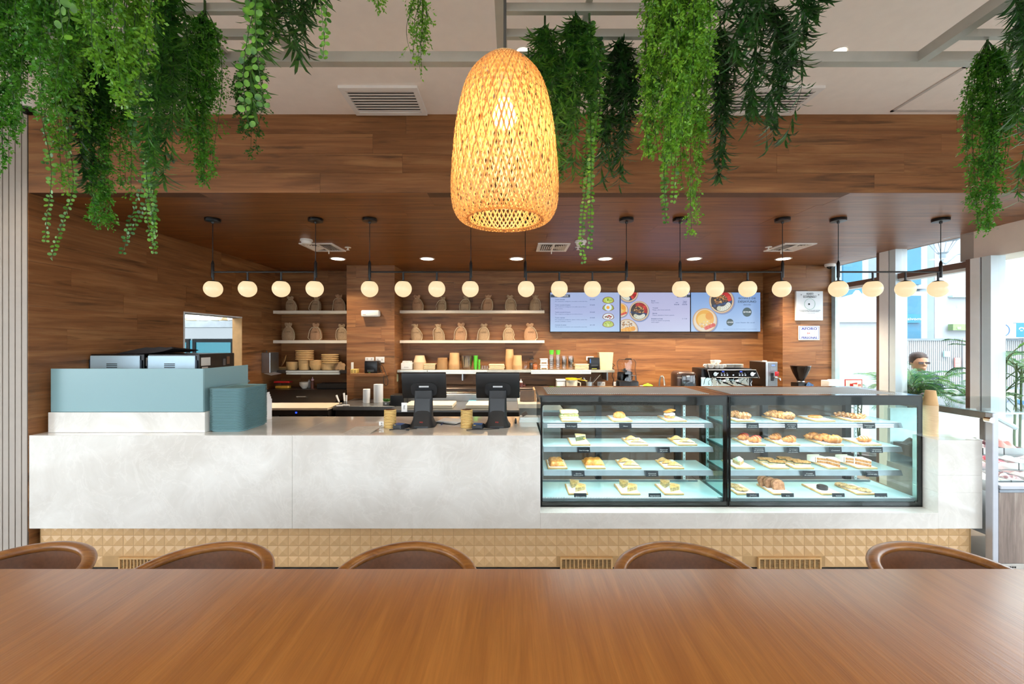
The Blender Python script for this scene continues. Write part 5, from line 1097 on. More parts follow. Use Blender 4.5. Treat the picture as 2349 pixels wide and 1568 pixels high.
b = MB(); b.add([(PX(782, 3.13), 3.135, ZT+.001), (PX(846, 3.13), 3.135, ZT+.001), (PX(877, 3.38), 3.36, ZT+.02), (PX(818, 3.38), 3.36, ZT+.012), (PX(782, 3.13), 3.136, ZT), (PX(846, 3.13), 3.136, ZT), (PX(877, 3.38), 3.361, ZT+.017), (PX(818, 3.38), 3.361, ZT+.009)], [(0, 1, 2, 3), (7, 6, 5, 4), (0, 4, 5, 1), (1, 5, 6, 2), (2, 6, 7, 3), (3, 7, 4, 0)])
one('menu_leaflet', b, M('#c9c2b8', .5, var=.15, scale=40), 'printed menu leaflet lying at the counter edge', 'leaflet')
t = thing('card_holder', 'small white card holder behind the menu leaflet', 'holder', (PX(876, 3.40), 3.40, ZT)); MB().rbox(PX(869, 3.4), PX(881, 3.4), 3.40, 3.43, ZT, ZT+.045, .003, 1).build('body', m_white, t)
for k in range(2): MB().box(PX(874, 3.4), PX(877, 3.4), 3.3985, 3.3998, ZT+.010+k*.016, ZT+.020+k*.016).build('slot', M('#9a958e', .6), t)
t = thing('paper_pile', 'low pile of white papers at the end of the counter', 'paper', (PX(1213, 3.62), 3.62, ZT))
for k in range(5): MB().box(PX(1191, 3.62)+.002*k, PX(1236, 3.62)-.001*k, 3.60+.002*k, 3.73, ZT+.0005+k*.008, ZT+.007+k*.008).build('pad', m_paper, t)
b = MB(); b.mbox((PX(1203, 3.68), 3.66, ZT+.062), (.05, .012, .03), Matrix.Rotation(math.radians(-28), 3, 'Y')); one('date_stamp', b, M('#4a3420', .5), 'brown date stamp lying on the paper pile', 'stamp')
one('marker_pen', MB().lathe([(.008, 0), (.010, .012), (.008, .03), (.004, .045), (0, .046)], 12, (PX(1183, 3.55), 3.55, ZT)), m_black, 'upright black marker pen near the paper pile', 'pen', smooth=40)
# cup stack right of the cases
cupm = MB().lathe([(.030, 0), (.043, .108), (.0465, .110), (.0465, .114), (.0425, .1135), (.029, .004), (0, .004)], 26).mesh('paper_cup', m_kraft_lt, smooth=40)
cupx, cupy = PX(2136, 3.25)-.0, 3.255
for k in range(24):
    o = link('paper_cup', cupm, None, (cupx+random.uniform(-.001, .001), cupy, ZBLK+.0006+.114+k*.0098)); o.rotation_euler = (PI, 0, 0)
    tag(o, ORD(k, 99)+' kraft paper cup in the tall upturned stack beside the glass case', 'cup', 'upturned paper cups by the case')
o = link('paper_cup', MB().lathe([(.031, 0), (.0445, .108), (.0468, .110), (.0468, .114), (.0425, .1135), (.029, .004), (0, .004)], 26).mesh('paper_cup_top', m_kraft, smooth=40), None, (cupx, cupy, ZBLK+.0006+.114+24*.0098)); o.rotation_euler = (PI, 0, 0)
tag(o, 'topmost upturned paper cup carrying a green printed band', 'cup', 'upturned paper cups by the case')

# ------------------------------------------------------------------ back of the kitchen
m_shelfw = M('#e3d6c3', .5, var=.03)
SH = {}
for key, xa, xb, y, ya, yb2, lb in (('LT', XL+.002, PLX0-.002, 6.27, 712, 719, 'cream wall shelf with three sacks in the bay beside the hatch wall, upper'), ('LB', XL+.002, PLX0-.002, 6.27, 780, 787, 'cream wall shelf with three sacks in the bay beside the hatch wall, lower'),
                                    ('MT', PLX1+.002, PX(1249, 6.3), 6.3, 711.5, 718, 'long cream wall shelf with six sacks, upper of two'), ('MB', PLX1+.002, PX(1249, 6.3), 6.3, 780, 786.5, 'long cream wall shelf with six sacks, lower of two')):
    SH[key] = PZ(ya, y); one('wall_shelf', MB().rbox(xa, xb, y, YB-.002, PZ(yb2, y), PZ(ya, y), .002, 1), m_shelfw, lb, 'shelf', 'cream wall shelves')
m_jute = M('#a98c6c', .9, var=.18, scale=90, bump=.5, name='jute_sack'); m_rope = M('#d8c8a6', .8)
m_jutep = M('#b38a68', .9, var=.14, scale=90, bump=.4); m_print = M('#4b3222', .9)
def sack_mesh(seed):
    rs = random.Random(seed); lean = rs.uniform(-.03, .03); wd = rs.uniform(.94, 1.06); f1, f2 = rs.uniform(0, 6), rs.uniform(0, 6)
    prof = [(.0, 0), (.074, .002), (.082, .012), (.083, .05), (.079, .095), (.069, .13), (.052, .156), (.033, .172), (.034, .180), (.041, .196), (.045, .212), (.042, .220), (.028, .205), (0, .19)]
    def fn(x, y, z, a):
        k = max(0, (z-.14)/.08); ru = 1+.16*k*math.sin(a*9+f1)+.05*math.sin(a*5+f2)*(z > .03)
        return (x*wd*ru+lean*(z/.22)**1.5, y*.58*ru+.004*math.sin(a*3+f2), z+(.008*math.sin(a*4+f1) if z > .19 else 0))
    return MB().lathe(prof, 26, fn=fn), lean
def sack(px, key, label, seed, hpx, rz=0):
    y = 6.385; z = SH[key]; mb, lean = sack_mesh(seed); h = S(hpx, 6.3)/.222; t = thing('drawstring_sack', label, 'sack', (0, 0, 0), 'jute drawstring sacks on the wall shelves')
    mb.build('bag', m_jute if seed % 3 else m_jutep, t, 60); rs = random.Random(seed+50)
    for sx in (-1, 1):
        if seed % 5 == 1 and sx < 0: continue
        pts = [(lean*.8+sx*.02, -.022, .172), (lean*.7+sx*.045, -.038, .165), (lean*.5+sx*.070, -.045, .13), (sx*.084, -.045, .08), (sx*(.082+rs.uniform(-.01, .012)), -.048, .03), (sx*(.075+rs.uniform(-.02, .02)), -.055, .004)]
        MB().tube(pts, .0036, 6).build('drawstring', m_rope, t, 60)
    MB().tube([(lean*.8+.031*math.cos(a), .019*math.sin(a), .172) for a in [2*PI*i/18 for i in range(19)]], .0032, 5, False).build('drawstring_loop', m_rope, t)
    text('COFFE', (lean*.4, -.0505, .098), .017, m_print, t, align='CENTER', fit=.088, rot=(math.radians(84), 0, 0))
    t.location = (PX(px, y), y, z+.0005); t.rotation_euler = (0, 0, math.radians(rz)); t.scale = (h*.95, .95, h)
for k, (px, hp, ds) in enumerate(((669, 34, 'with a drooping top'), (724, 32, 'half hidden by a globe'), (780, 38, 'beside the pilaster'))): sack(px, 'LT', 'brown drawstring sack %s, upper shelf of the hatch wall bay' % ds, k+1, hp, (8, -4, 5)[k])
for k, (px, hp, ds) in enumerate(((662, 40, 'leaning in the corner'), (725, 39, 'with a wide frilled top'), (786, 37, 'cut off by the pilaster'))): sack(px, 'LB', 'brown drawstring sack %s, lower shelf of the hatch wall bay' % ds, k+11, hp, (10, 0, 4)[k])
ordn = ('first', 'second', 'third', 'fourth', 'fifth', 'last')
for k, px in enumerate((959, 1013, 1066, 1118, 1171, 1226)): sack(px, 'MT', '%s drawstring sack from the pilaster on the long upper shelf' % ordn[k], k+21, (36, 32, 34, 36, 36, 36)[k], (5, -8, 3, 0, 10, 7)[k])
for k, px in enumerate((956, 1008, 1057, 1110, 1166, 1217)): sack(px, 'MB', '%s drawstring sack from the pilaster on the long lower shelf' % ordn[k], k+31, (37, 37, 40, 38, 36, 39)[k], (6, -5, 0, -3, 8, 10)[k])
# steel shelves
m_strip = M('#dfe4e2', .35, .3, var=.03)
zl = PZ(849, 6.15); ys0 = 6.15
t = thing('steel_shelf', 'short steel shelf with light strip in the bay beside the hatch wall', 'shelf', (-2.95, 6.3, zl-.04)); MB().rbox(PX(632, ys0), PLX0-.002, ys0, YB-.002, zl-.045, zl, .002, 1).build('shelf_body', m_steel_dk, t)
MB().rbox(PX(657, ys0-.01), PX(779, ys0-.01), ys0-.03, ys0-.001, zl-.028, zl-.003, .003, 1).build('light_strip', m_strip, t); MB().rbox(PX(658, ys0-.01), PX(780, ys0-.01), ys0-.03, ys0-.001, zl-.060, zl-.034, .003, 1).build('light_strip', m_strip, t)
zm = PZ(848, 6.15)
t = thing('steel_shelf', 'long steel shelf lined with kraft cups and jars behind the tills', 'shelf', (.1, 6.3, zm-.04)); MB().rbox(PLX1+.003, PX(1410, ys0), ys0, YB-.002, zm-.038, zm, .002, 1).build('shelf_body', M('#b9b5a8', .3, .7), t)
for a, c in ((919, 980), (982, 1118), (1218, 1355)):
    MB().rbox(PX(a, ys0), PX(c, ys0), ys0-.03, ys0-.001, zm-.028, zm-.003, .003, 1).build('light_strip', m_strip, t)
    if a > 919: MB().rbox(PX(a, ys0), PX(c, ys0), ys0-.03, ys0-.001, zm-.058, zm-.034, .003, 1).build('light_strip', m_strip, t)
for x in (PX(1060, ys0), PX(1395, ys0)): MB().box(x-.01, x+.01, ys0+.05, YB-.002, zm-.16, zm-.039).build('bracket', m_steel, t)
def X6(z): return 860+z/4.355
def X7(z): return 1240+z/4.35
def Y6(z): return 640+z/4.355
YSI = 6.28
def stack_things(name, n, xa, xb, ytop, kind, mat, label, cat, group, y=YSI, ztop=zm, inv=True, ratio=.82, hid=None):
    """n nested cups or bowls, each one a thing; kind picks the profile"""
    x = (PX(xa, y)+PX(xb, y))/2; R = (PX(xb, y)-PX(xa, y))/2; H = S(848-ytop, y)
    one_h = {'cup': R*2.1, 'bowl': R*1.05, 'lid': R*.3, 'tray': .03, 'clear': R*2.6}[kind]; one_h = min(one_h, H); st = (H-one_h)/max(1, n-1)
    if kind in ('cup', 'bowl', 'clear'): prof = [(R*ratio*.97, 0), (R*.97, one_h*.97), (R, one_h*.97), (R, one_h), (R*.94, one_h), (R*ratio*.9, .004), (0, .004)]
    else: prof = [(R*.9, 0), (R, one_h*.4), (R, one_h*.7), (R*.8, one_h), (0, one_h)]
    me = MB().lathe(prof, 24).mesh(name, mat, smooth=40)
    for k in range(n):
        o = link(name, me, None, (x, y, ztop+.0005+k*st+(one_h if inv else 0)))
        if inv: o.rotation_euler = (PI, 0, 0)
        tag(o, (ORD(k, n)+' '+label) if n > 1 else label, cat, group)
    return x, R, H
stack_things('kraft_bowl', 7, X6(385), X6(512), Y6(768), 'bowl', m_kraft_lt, 'upturned kraft bowl in the widest stack on the long steel shelf', 'bowl', 'kraft bowls on the steel shelf', ratio=.72)
stack_things('paper_cup', 6, X6(617), X6(735), Y6(792), 'cup', m_kraft, 'kraft cup in the short stack next to flat boxes on the steel shelf', 'cup', 'short kraft cup stack', ratio=.86)
stack_things('paper_cup', 9, X6(740), X6(850), Y6(742), 'cup', m_kraft, 'kraft cup in the taller stack beside the clear domes', 'cup', 'taller kraft cup stack', ratio=.88)
stack_things('clear_dome', 8, X6(862), X6(975), Y6(768), 'bowl', m_clear, 'clear plastic dome in the stack between kraft cups and green cups', 'lid', 'clear plastic domes', ratio=.8, inv=False)
m_greenp = M('#5fc23a', .3, var=.05); 
stack_things('green_cup', 4, X6(985), X6(1030), Y6(768), 'clear', m_greenp, 'small green cup in the tallest green stack by the clear domes', 'cup', 'green cups by the lids', inv=False)
stack_things('green_cup', 3, X6(1030), X6(1054), Y6(806), 'clear', m_greenp, 'small green cup in the low stack in front of the jars', 'cup', 'low green cups', inv=False, y=6.24)
for k, z in enumerate((1075, 1098, 1122)): stack_things('clear_cup', 1, X6(z-14), X6(z+14), Y6(850), 'clear', m_clear, '%s clear tumbler in the row beside the flat kraft boxes' % ordn[k], 'cup', 'clear tumblers in a row', inv=False)
stack_things('paper_cup', 11, X6(1302), X6(1388), Y6(708), 'cup', m_kraft, 'kraft cup in the tallest stack on the steel shelf', 'cup', 'tallest kraft cup stack', ratio=.88, y=6.33)
stack_things('paper_cup', 7, X6(1377), X6(1472), Y6(765), 'cup', m_kraft, 'kraft cup in the stack in front of the tallest one', 'cup', 'kraft cups before the tallest stack', ratio=.88, y=6.24)
def boxes_stack(n, xa, xb, ytop, mat, label, group, name='kraft_box', y=YSI, ztop=zm, d=.16):
    a, c = PX(xa, y), PX(xb, y); H = S(848-ytop, y); st = H/n
    for k in range(n):
        j = random.uniform(-.006, .006); one(name, MB().rbox(a+j, c+j, y-d/2, y+d/2, ztop+.0006+k*st, ztop+(k+1)*st-.001, min(.008, st*.3), 1), mat, ORD(k, n)+' '+label, 'box', group)
boxes_stack(4, X6(500), X6(613), Y6(848), m_kraft_lt, 'flat kraft box in the pile between bowls and short cups', 'flat kraft boxes by the bowls'); boxes_stack(4, X6(1142), X6(1295), Y6(852), m_kraft_lt, 'flat kraft box in the wide pile beside the tallest cups', 'flat kraft boxes by the tallest cups')
boxes_stack(5, X7(338), X7(475), 640+850/4.35, m_kraft_lt, 'flat kraft tray in the pile beside the black printer', 'flat kraft trays by the printer')
t = thing('packet_tub', 'white tub of sugar packets with a small label by the pilaster', 'tub', (PX(X6(318), 6.25), 6.25, zm)); a, c = PX(X6(262), 6.22), PX(X6(372), 6.22); h = S(848-Y6(828), 6.22)
MB().rbox(a, c, 6.20, 6.34, zm, zm+h*.85, .006, 1).build('tub_body', m_white, t)
for k in range(9): b = MB(); b.mbox((a+.018+k*(c-a-.036)/8, 6.26, zm+h*.85), (.009, .09, .06), Matrix.Rotation(random.uniform(-.35, .35), 3, 'Y')); b.build('packet', m_paper, t)
MB().box(a+.03, c-.03, 6.198, 6.1995, zm+.02, zm+.055).build('label', m_paper, t); text('SPLENDA', ((a+c)/2, 6.1975, zm+.031), .012, M('#5a4a40', .6), t, align='CENTER', fit=.07)
def jar(xa, xb, ytop, label, fill=None, y=6.25, lid=None):
    x = (PX(xa, y)+PX(xb, y))/2; R = (PX(xb, y)-PX(xa, y))/2; H = S(848-ytop, y); t = thing('glass_jar', label, 'jar', (x, y, zm), 'glass jars on the steel shelf')
    MB().lathe([(0, .001), (R*.95, .001), (R, .008), (R, H*.78), (R*.8, H*.88), (R*.8, H), (R*.72, H)], 22, (x, y, zm)).build('glass_body', m_clear, t, 40)
    if fill: MB().lathe([(0, .004), (R*.9, .004), (R*.9, H*.6), (0, H*.62)], 18, (x, y, zm)).build('contents', fill, t, 40)
    if lid: MB().lathe([(R*.86, H*.95), (R*.86, H*1.02), (0, H*1.03)], 18, (x, y, zm)).build('lid', lid, t, 40)
jar(X6(1478), X6(1528), Y6(828), 'empty clear jar beside the front kraft cups'); jar(X6(1540), X6(1592), Y6(800), 'tall dark brown spice jar behind the granola jar', M('#4a3a2e', .8), y=6.33, lid=m_black); jar(X6(1576), X6(1630), Y6(820), 'glass jar of orange granola with a white label', M('#b4642a', .8, var=.4, scale=80))
for k, (ya, yb2) in enumerate(((850, 905), (797, 849))):
    a, c = PX(X6(1648), 6.24), PX(X6(1727), 6.24); z0 = zm+.0006 if k == 0 else zm+S(848-Y6(850), 6.24)+.001; z1 = zm+S(848-Y6(ya), 6.24)
    t = thing('food_container', ('lower' if k == 0 else 'upper')+' white lidded food container of the two stacked by the green topped cups', 'container', ((a+c)/2, 6.24, z0), 'stacked lidded containers')
    MB().rbox(a+.006, c-.006, 6.19, 6.30, z0, z1-.014, .004, 1).build('tub_body', M('#d9d5cb', .3, var=.05), t); MB().rbox(a, c, 6.185, 6.305, z1-.014, z1, .004, 1).build('lid', m_white, t)
    MB().box(a+.02, c-.02, 6.1885, 6.1895, z0+.008, z0+.024).build('contents_window', M('#7d5a33', .8, var=.5, scale=90), t)
for k, (za, zb, y) in enumerate(((86, 134, 6.24), (152, 197, 6.24))):
    stack_things('clear_cup', 5, X7(za-3), X7(zb+3), 640+755/4.35, 'clear', m_clear, 'clear cup in the %s green topped stack' % ordn[k], 'cup', 'green topped clear cup stacks', y=y, inv=False)
    x = (PX(X7(za), y)+PX(X7(zb), y))/2; R = (PX(X7(zb), y)-PX(X7(za), y))/2; zc = zm+S(848-(640+755/4.35), y)
    one('green_cup', MB().lathe([(R*.8, 0), (R*.98, S(10, y)), (R, S(10, y)), (0, S(9.6, y))], 20, (x, y, zc+.001)), m_greenp, 'bright green cup topping the %s clear stack' % ordn[k], 'cup', smooth=40)
for k, (za, zb) in enumerate(((207, 263), (272, 333))): stack_things('clear_cup', 6, X7(za), X7(zb), 640+770/4.35, 'clear', m_clear, 'clear cup in the %s plain stack beside the kraft trays' % ordn[k], 'cup', 'plain clear cup stacks', inv=False)
a, c = PX(X7(480), 6.24), PX(X7(583), 6.24); t = thing('label_printer', 'black label printer at the end of the long steel shelf', 'printer', ((a+c)/2, 6.26, zm)); h = S(848-(640+785/4.35), 6.24)
MB().rbox(a, c, 6.18, 6.34, zm+.0005, zm+h, .01, 2).build('body', m_black, t, 40); MB().box(a+.03, c-.03, 6.1785, 6.1798, zm+h*.3, zm+h*.42).build('paper_slot', M('#2d2f31', .4), t); MB().box(a+.035, c-.045, 6.1785, 6.1798, zm+.012, zm+.02).build('brand_plate', M('#aab043', .5), t); MB().box(a+.005, a+.022, 6.1785, 6.1798, zm+h*.55, zm+h*.9).build('blue_stripe', M('#2f5a9a', .5), t)
a, c = PX(X7(578), 6.3), PX(X7(722), 6.3); h = S(848-(640+737/4.35), 6.3); b = MB(); w = (c-a)/2; cx = (a+c)/2
b.lathe([(w*.86, 0), (w*.93, h*.5), (w*1.0, h*.9), (w*1.02, h), (w*.98, h), (w*.9, h*.5), (w*.82, .006), (0, .006)], 4, (cx, 6.33, zm+.0006)); b.v = [(cx+(x-cx)*math.cos(PI/4)*1.35-(y-6.33)*math.sin(PI/4)*1.35, 6.33+((x-cx)*math.sin(PI/4)+(y-6.33)*math.cos(PI/4))*1.05*.9, z) for x, y, z in b.v]
one('paper_bag', b, m_kraft_lt, 'open kraft paper bag behind the black printer', 'bag')
# bay beside the hatch wall: bamboo bowls, their lids and plates on the short shelf
def X5(z): return 590+z/7.84
def Y5(z): return 760+z/7.84
m_bamb = M('#d8b27a', .6, var=.06)
def Lp(za, zb, zt, zbm, kind, n, label, group, name, y=6.28, ratio=.8, z0=None):
    x = (PX(X5(za), y)+PX(X5(zb), y))/2; R = (PX(X5(zb), y)-PX(X5(za), y))/2; H = S(Y5(zbm)-Y5(zt), y); zb0 = zl if z0 is None else z0; oh = H if n == 1 else (H*.55 if kind == 'bowl' else H/n)
    st = (H-oh)/max(1, n-1); prof = [(R*ratio, 0), (R*.97, oh*.92), (R, oh*.94), (R, oh), (R*.9, oh), (R*ratio*.9, .006), (0, .006)] if kind == 'bowl' else [(R*.82, 0), (R, oh*.35), (R, oh*.75), (R*.9, oh*.95), (0, oh*.95)]
    me = MB().lathe(prof, 24, sy=.85).mesh(name, m_bamb, smooth=40)
    for k in range(n): tag(link(name, me, None, (x, y, zb0+.0006+k*st)), (ORD(k, n)+' '+label) if n > 1 else label, 'bowl' if kind == 'bowl' else 'dish', group)
    return zb0+H
Lp(525, 740, 555, 697, 'bowl', 4, 'bamboo bowl in the stack next to the towel dispenser', 'bamboo bowls by the dispenser', 'bamboo_bowl'); zt1 = Lp(745, 960, 525, 697, 'bowl', 4, 'bamboo bowl under the tall pile of lids', 'bamboo bowls under tall lids', 'bamboo_bowl', ratio=.92)
Lp(695, 1010, 345, 525, 'lid', 6, 'bamboo lid in the tall pile on the short steel shelf', 'tall pile of bamboo lids', 'bamboo_lid', z0=zt1); Lp(940, 1170, 520, 695, 'bowl', 4, 'bamboo bowl between the two lid piles', 'bamboo bowls between lid piles', 'bamboo_bowl', ratio=.7, y=6.24)
zt2 = Lp(1150, 1400, 585, 697, 'bowl', 3, 'oval bamboo bowl under the short pile of lids', 'oval bamboo bowls', 'bamboo_bowl', ratio=.9); Lp(1160, 1465, 415, 585, 'lid', 5, 'bamboo lid in the short pile near the pilaster', 'short pile of bamboo lids', 'bamboo_lid', z0=zt2)
pb = MB(); y = 6.3; pb.grid(lambda u, v: (PX(X5(1400+195*u), y), y+.09*(v-.5), zl+.002+S(18, y)*(.35+.65*math.sin(PI*(.2+.7*u)))*math.sin(PI*v)**.6+.006*math.sin(19*u+7*v)), 16, 12); one('crumpled_bag', pb, M('#b08d66', .85, var=.2), 'crumpled brown paper bag against the pilaster on the short shelf', 'bag', smooth=30)
dm = MB().lathe([(0, 0), (.06, 0), (.088, .008), (.09, .012), (.06, .006), (0, .005)], 28).mesh('bamboo_plate', m_bamb, smooth=40)
for k in range(3): o = link('bamboo_plate', dm, None, (PX(X5(445), 6.26), 6.30, zl+.0006+k*.013)); tag(o, ORD(k, 3)+' bamboo plate lying flat below the leaning one', 'plate', 'flat bamboo plates')
o = link('bamboo_plate', dm, None, (PX(X5(440), 6.3)+.01, 6.36, zl+.130)); o.rotation_euler = (math.radians(70), 0, math.radians(-55)); tag(o, 'bamboo plate leaning upright behind the towel dispenser', 'plate')
# prep table in the bay
zp = .92; yp0, yp1 = 5.18, 5.62; xa, xb = PX(600, yp0)+.0, PLX0+.10
t = thing('prep_table', 'stainless prep table with a cream cutting board and dark lid', 'prep table', ((xa+xb)/2, 5.6, 0)); xa = XL+.01
MB().box(xa, xb, yp0+.03, 6.02, .08, zp-.03).build('cabinet', m_steel_dk, t); MB().rbox(xa, xb, yp0, yp1, zp-.03, zp+.0, .004, 1).build('cutting_board', M('#e8cfae', .5, var=.04), t)
b = MB(); b.prism([(yp1+.01, zp), (6.42, zp), (6.42, PZ(893, 6.05)), (6.02, PZ(893, 6.05)), ], lambda u, v, d: (d, u, v), xa, PLX0-.005); b.build('lid', M('#2a221d', .28, .3), t)
MB().tube([(PX(692, 5.8), 5.70, zp+.055), (PX(692, 5.8), 5.66, zp+.075), (PX(713, 5.8), 5.66, zp+.075), (PX(713, 5.8), 5.70, zp+.055)], .006, 8).build('lid_handle', m_steel, t, 50)
for a, c in ((xa+.02, -2.88), (-2.86, xb-.02)): d = MB().rbox(a, c, yp0+.005, yp0+.03, .12, zp-.10, .004, 1).build('door', m_steel, t); MB().box(a+.05, c-.05, yp0-.004, yp0+.005, zp-.15, zp-.13).build('handle', m_black, d)
MB().box(xa, xb, yp0+.004, yp0+.03, zp-.095, zp-.032).build('control_fascia', M('#3b3530', .4, .5), t); MB().box(PX(677, yp0), PX(681, yp0), yp0+.002, yp0+.004, zp-.07, zp-.05).build('display_light', EM('#2040ff', 3), t)
zld = PZ(893, 6.05)+.0006
def X5w(z, y): return PX(X5(z), y)
y = 6.2; a, c = X5w(335, y), X5w(605, y); h = S(Y5(1035)-Y5(905), y); t = thing('red_lid_tub', 'clear tub of yellow food with a red lid', 'container', ((a+c)/2, y, zld)); MB().rbox(a+.01, c-.01, y-.05, y+.05, zld, zld+h*.8, .006, 1).build('tub_body', m_clear, t); MB().rbox(a+.014, c-.014, y-.046, y+.046, zld+.002, zld+h*.4, .006, 1).build('contents', M('#d8a83a', .6), t); MB().rbox(a, c, y-.06, y+.06, zld+h*.8, zld+h, .005, 1).build('lid', M('#c01c22', .4), t)
x = (X5w(765, y)+X5w(935, y))/2; R = (X5w(935, y)-X5w(765, y))/2
wbm = MB().lathe([(0, 0), (R*.4, 0), (R*.8, R*.5), (R, R*.85), (R*.93, R*.85), (R*.7, R*.5), (0, .008)], 24).mesh('white_bowl', M('#e3ded4', .3), smooth=40)
for k in range(3): tag(link('white_bowl', wbm, None, (x, y, zld+k*.016)), ORD(k, 3)+' white bowl nested in the small stack on the prep table lid', 'bowl', 'nested white bowls')
def bottle(x, y, z, r, h, mat, capm, label, nm='squeeze_bottle'):
    t = thing(nm, label, 'bottle', (x, y, z)); MB().lathe([(0, 0), (r, 0), (r, h*.62), (r*.75, h*.70), (0, h*.7)], 16, (x, y, z)).build('bottle_body', mat, t, 40); MB().lathe([(r*.8, h*.70), (r*.8, h*.8), (r*.25, h*.86), (r*.16, h), (0, h)], 14, (x, y, z)).build('nozzle_cap', capm, t, 40)
bottle(X5w(934, 6.3), 6.30, zld, .022, S(19, 6.3), M('#d9d3c7', .4), m_white, 'white squeeze bottle behind the nested bowls'); bottle(X5w(995, 6.2), 6.20, zld, .026, S(26, 6.2), M('#5c2f1f', .4), M('#d9b3c0', .4), 'brown sauce bottle with a pink nozzle')
bottle(PX(1195, 6.0), 6.0, PZ(896, 6.0)-.0, .03, S(27, 6.0), M('#471a10', .35), M('#ded6d2', .4), 'dark sauce bottle with white nozzle beside the second till'); bottle(PX(1202, 6.12), 6.12, PZ(896, 6.0), .032, S(16, 6.1), M('#4a1d12', .35), M('#3a1510', .4), 'short dark sauce bottle next to the white nozzle one')
a, c = X5w(1125, 6.2), PLX0-.02; MBt = MB(); MBt.rbox(a, c, 6.10, 6.32, zld, zld+S(12, 6.2), .006, 1); one('black_food_tray', MBt, m_black, 'deep black food tray against the pilaster', 'tray')
for k in range(3):
    p0 = Vector((PX((782, 790, 792)[k], 5.42), 5.40+.03*k, zp+.003)); p1 = p0+Vector((-.06, .05, .115)) if k < 2 else p0+Vector((-.012, .05, .11)); p1 = (p0+Vector((-.062, .03, .12)), p0+Vector((-.03, .05, .14)), p0+Vector((-.008, .02, .115)))[k]
    t = thing('kitchen_knife', 'white handled kitchen knife, %s of three propped by the pilaster' % ordn[k], 'knife', p0, 'white handled knives'); m = p0.lerp(p1, .3); MB().tube([m, p1], [.010, .013], 10).build('handle', m_white, t, 50); b = MB(); b.tube([p0, m], [.004, .008], 6); b.build('blade', m_steel, t)
for k, (ax, ln, an) in enumerate(((778, .075, 12), (789, .09, -4))): b = MB(); p = Vector((PX(ax, 5.25), 5.26+.05*k, zp+.011)); d = Vector((math.cos(math.radians(an)), math.sin(math.radians(an)), 0))*ln; b.tube([p-d*.5, p+d*.5], [.009, .011], 10); one('spatula_handle', b, m_white, 'white utensil handle lying on the cutting board, %s one' % ('nearer' if k == 0 else 'farther'), 'utensil', smooth=50)
# towel dispenser on the left wall
t = thing('towel_dispenser', 'steel paper towel dispenser on the hatch wall', 'dispenser', (-3.5, 6.1, 1.3)); MB().rbox(XL, -3.44, 5.98, 6.21, PZ(855, 6.0), PZ(808, 6.0), .006, 1).build('body', m_steel, t, 30); b = MB(); b.add([(XL+.02, 6.0, PZ(856, 6)), (-3.40, 6.02, PZ(853, 6)), (-3.37, 6.16, PZ(858, 6)), (XL+.05, 6.14, PZ(862, 6))], [(0, 1, 2, 3)]); b.add([(XL+.02, 6.0, PZ(856, 6)-.004), (-3.40, 6.02, PZ(853, 6)-.004), (-3.37, 6.16, PZ(858, 6)-.004), (XL+.05, 6.14, PZ(862, 6)-.004)], [(3, 2, 1, 0)]); b.build('paper_towel', m_paper, t); MB().tube([(-3.50, 6.0, PZ(808, 6)), (-3.50, 6.0, PZ(804, 6))], .008, 8).build('lock', m_black, t)
# pilaster fittings
y = YP-.001
t = thing('air_freshener', 'white air freshener mounted on the pilaster', 'air freshener', (PX(848, y), y, PZ(726, y))); MB().rbox(PX(828, 5.95), PX(869.5, 5.95), YP-.09, y, PZ(726, 5.95), PZ(711, 5.95), .02, 3).build('body', m_white, t, 40); MB().box(PX(832, 5.94), PX(839, 5.94), YP-.0912, YP-.0898, PZ(721.6, 5.94), PZ(720.6, 5.94)).build('brand_mark', M('#8a7a6a', .6), t)
zsw = PZ(855, 5.9); one('pilaster_shelf', MB().rbox(PX(803, 5.8), PX(880, 5.8), 5.79, YP-.002, zsw-.04, zsw, .002, 1), m_panel_x, 'small wooden shelf on the pilaster carrying a printer', 'shelf')
def plate(px0, px1, py0, py1, y, label, nm='wall_socket', n=2, parent=None):
    t = thing(nm, label, 'socket', (PX((px0+px1)/2, y), y, PZ(py1, y))); MB().rbox(PX(px0, y), PX(px1, y), y-.008, y-.0005, PZ(py1, y), PZ(py0, y), .002, 1).build('plate', m_white, t)
    for k in range(n): xx = PX(px0+(px1-px0)*(k+.5)/n, y); MB().box(xx-.012, xx+.012, y-.0095, y-.0078, PZ((py0+py1)/2, y)-.014, PZ((py0+py1)/2, y)+.014).build('outlet', M('#c9c4bb', .5), t)
plate(838, 858, 819, 827, YP-.0012, 'white double socket half hidden behind the pilaster printer'); plate(862, 882, 818, 831, YP-.0012, 'white double socket with a plug on the pilaster')
t = thing('receipt_printer', 'black receipt printer on the pilaster shelf', 'printer', (PX(852, 5.86), 5.86, zsw)); MB().rbox(PX(837, 5.84), PX(866, 5.84), 5.82, 5.99, zsw+.0006, zsw+S(28, 5.84), .008, 2).build('body', m_black, t, 40); MB().box(PX(843, 5.83), PX(858, 5.83), 5.8185, 5.8198, zsw+.02, zsw+.05).build('label', M('#3c3f42', .5), t); MB().box(PX(846, 5.83), PX(850, 5.83), 5.8185, 5.8198, zsw+.008, zsw+.014).build('brand_plate', M('#6fae3a', .5), t)
t = thing('yellow_box', 'small yellow perforated box on the pilaster shelf', 'box', (PX(811, 5.86), 5.86, zsw)); MB().rbox(PX(801, 5.8)+.01, PX(819, 5.84), 5.82, 5.92, zsw+.0006, zsw+S(9.5, 5.84), .003, 1).build('body', M('#d8bc6a', .6), t)
for k in range(4): xx = PX(806+(k % 2)*7, 5.82); MB().box(xx, xx+.014, 5.8185, 5.8198, zsw+.012+(k//2)*.02, zsw+.02+(k//2)*.02).build('hole', M('#4b3a26', .7), t)
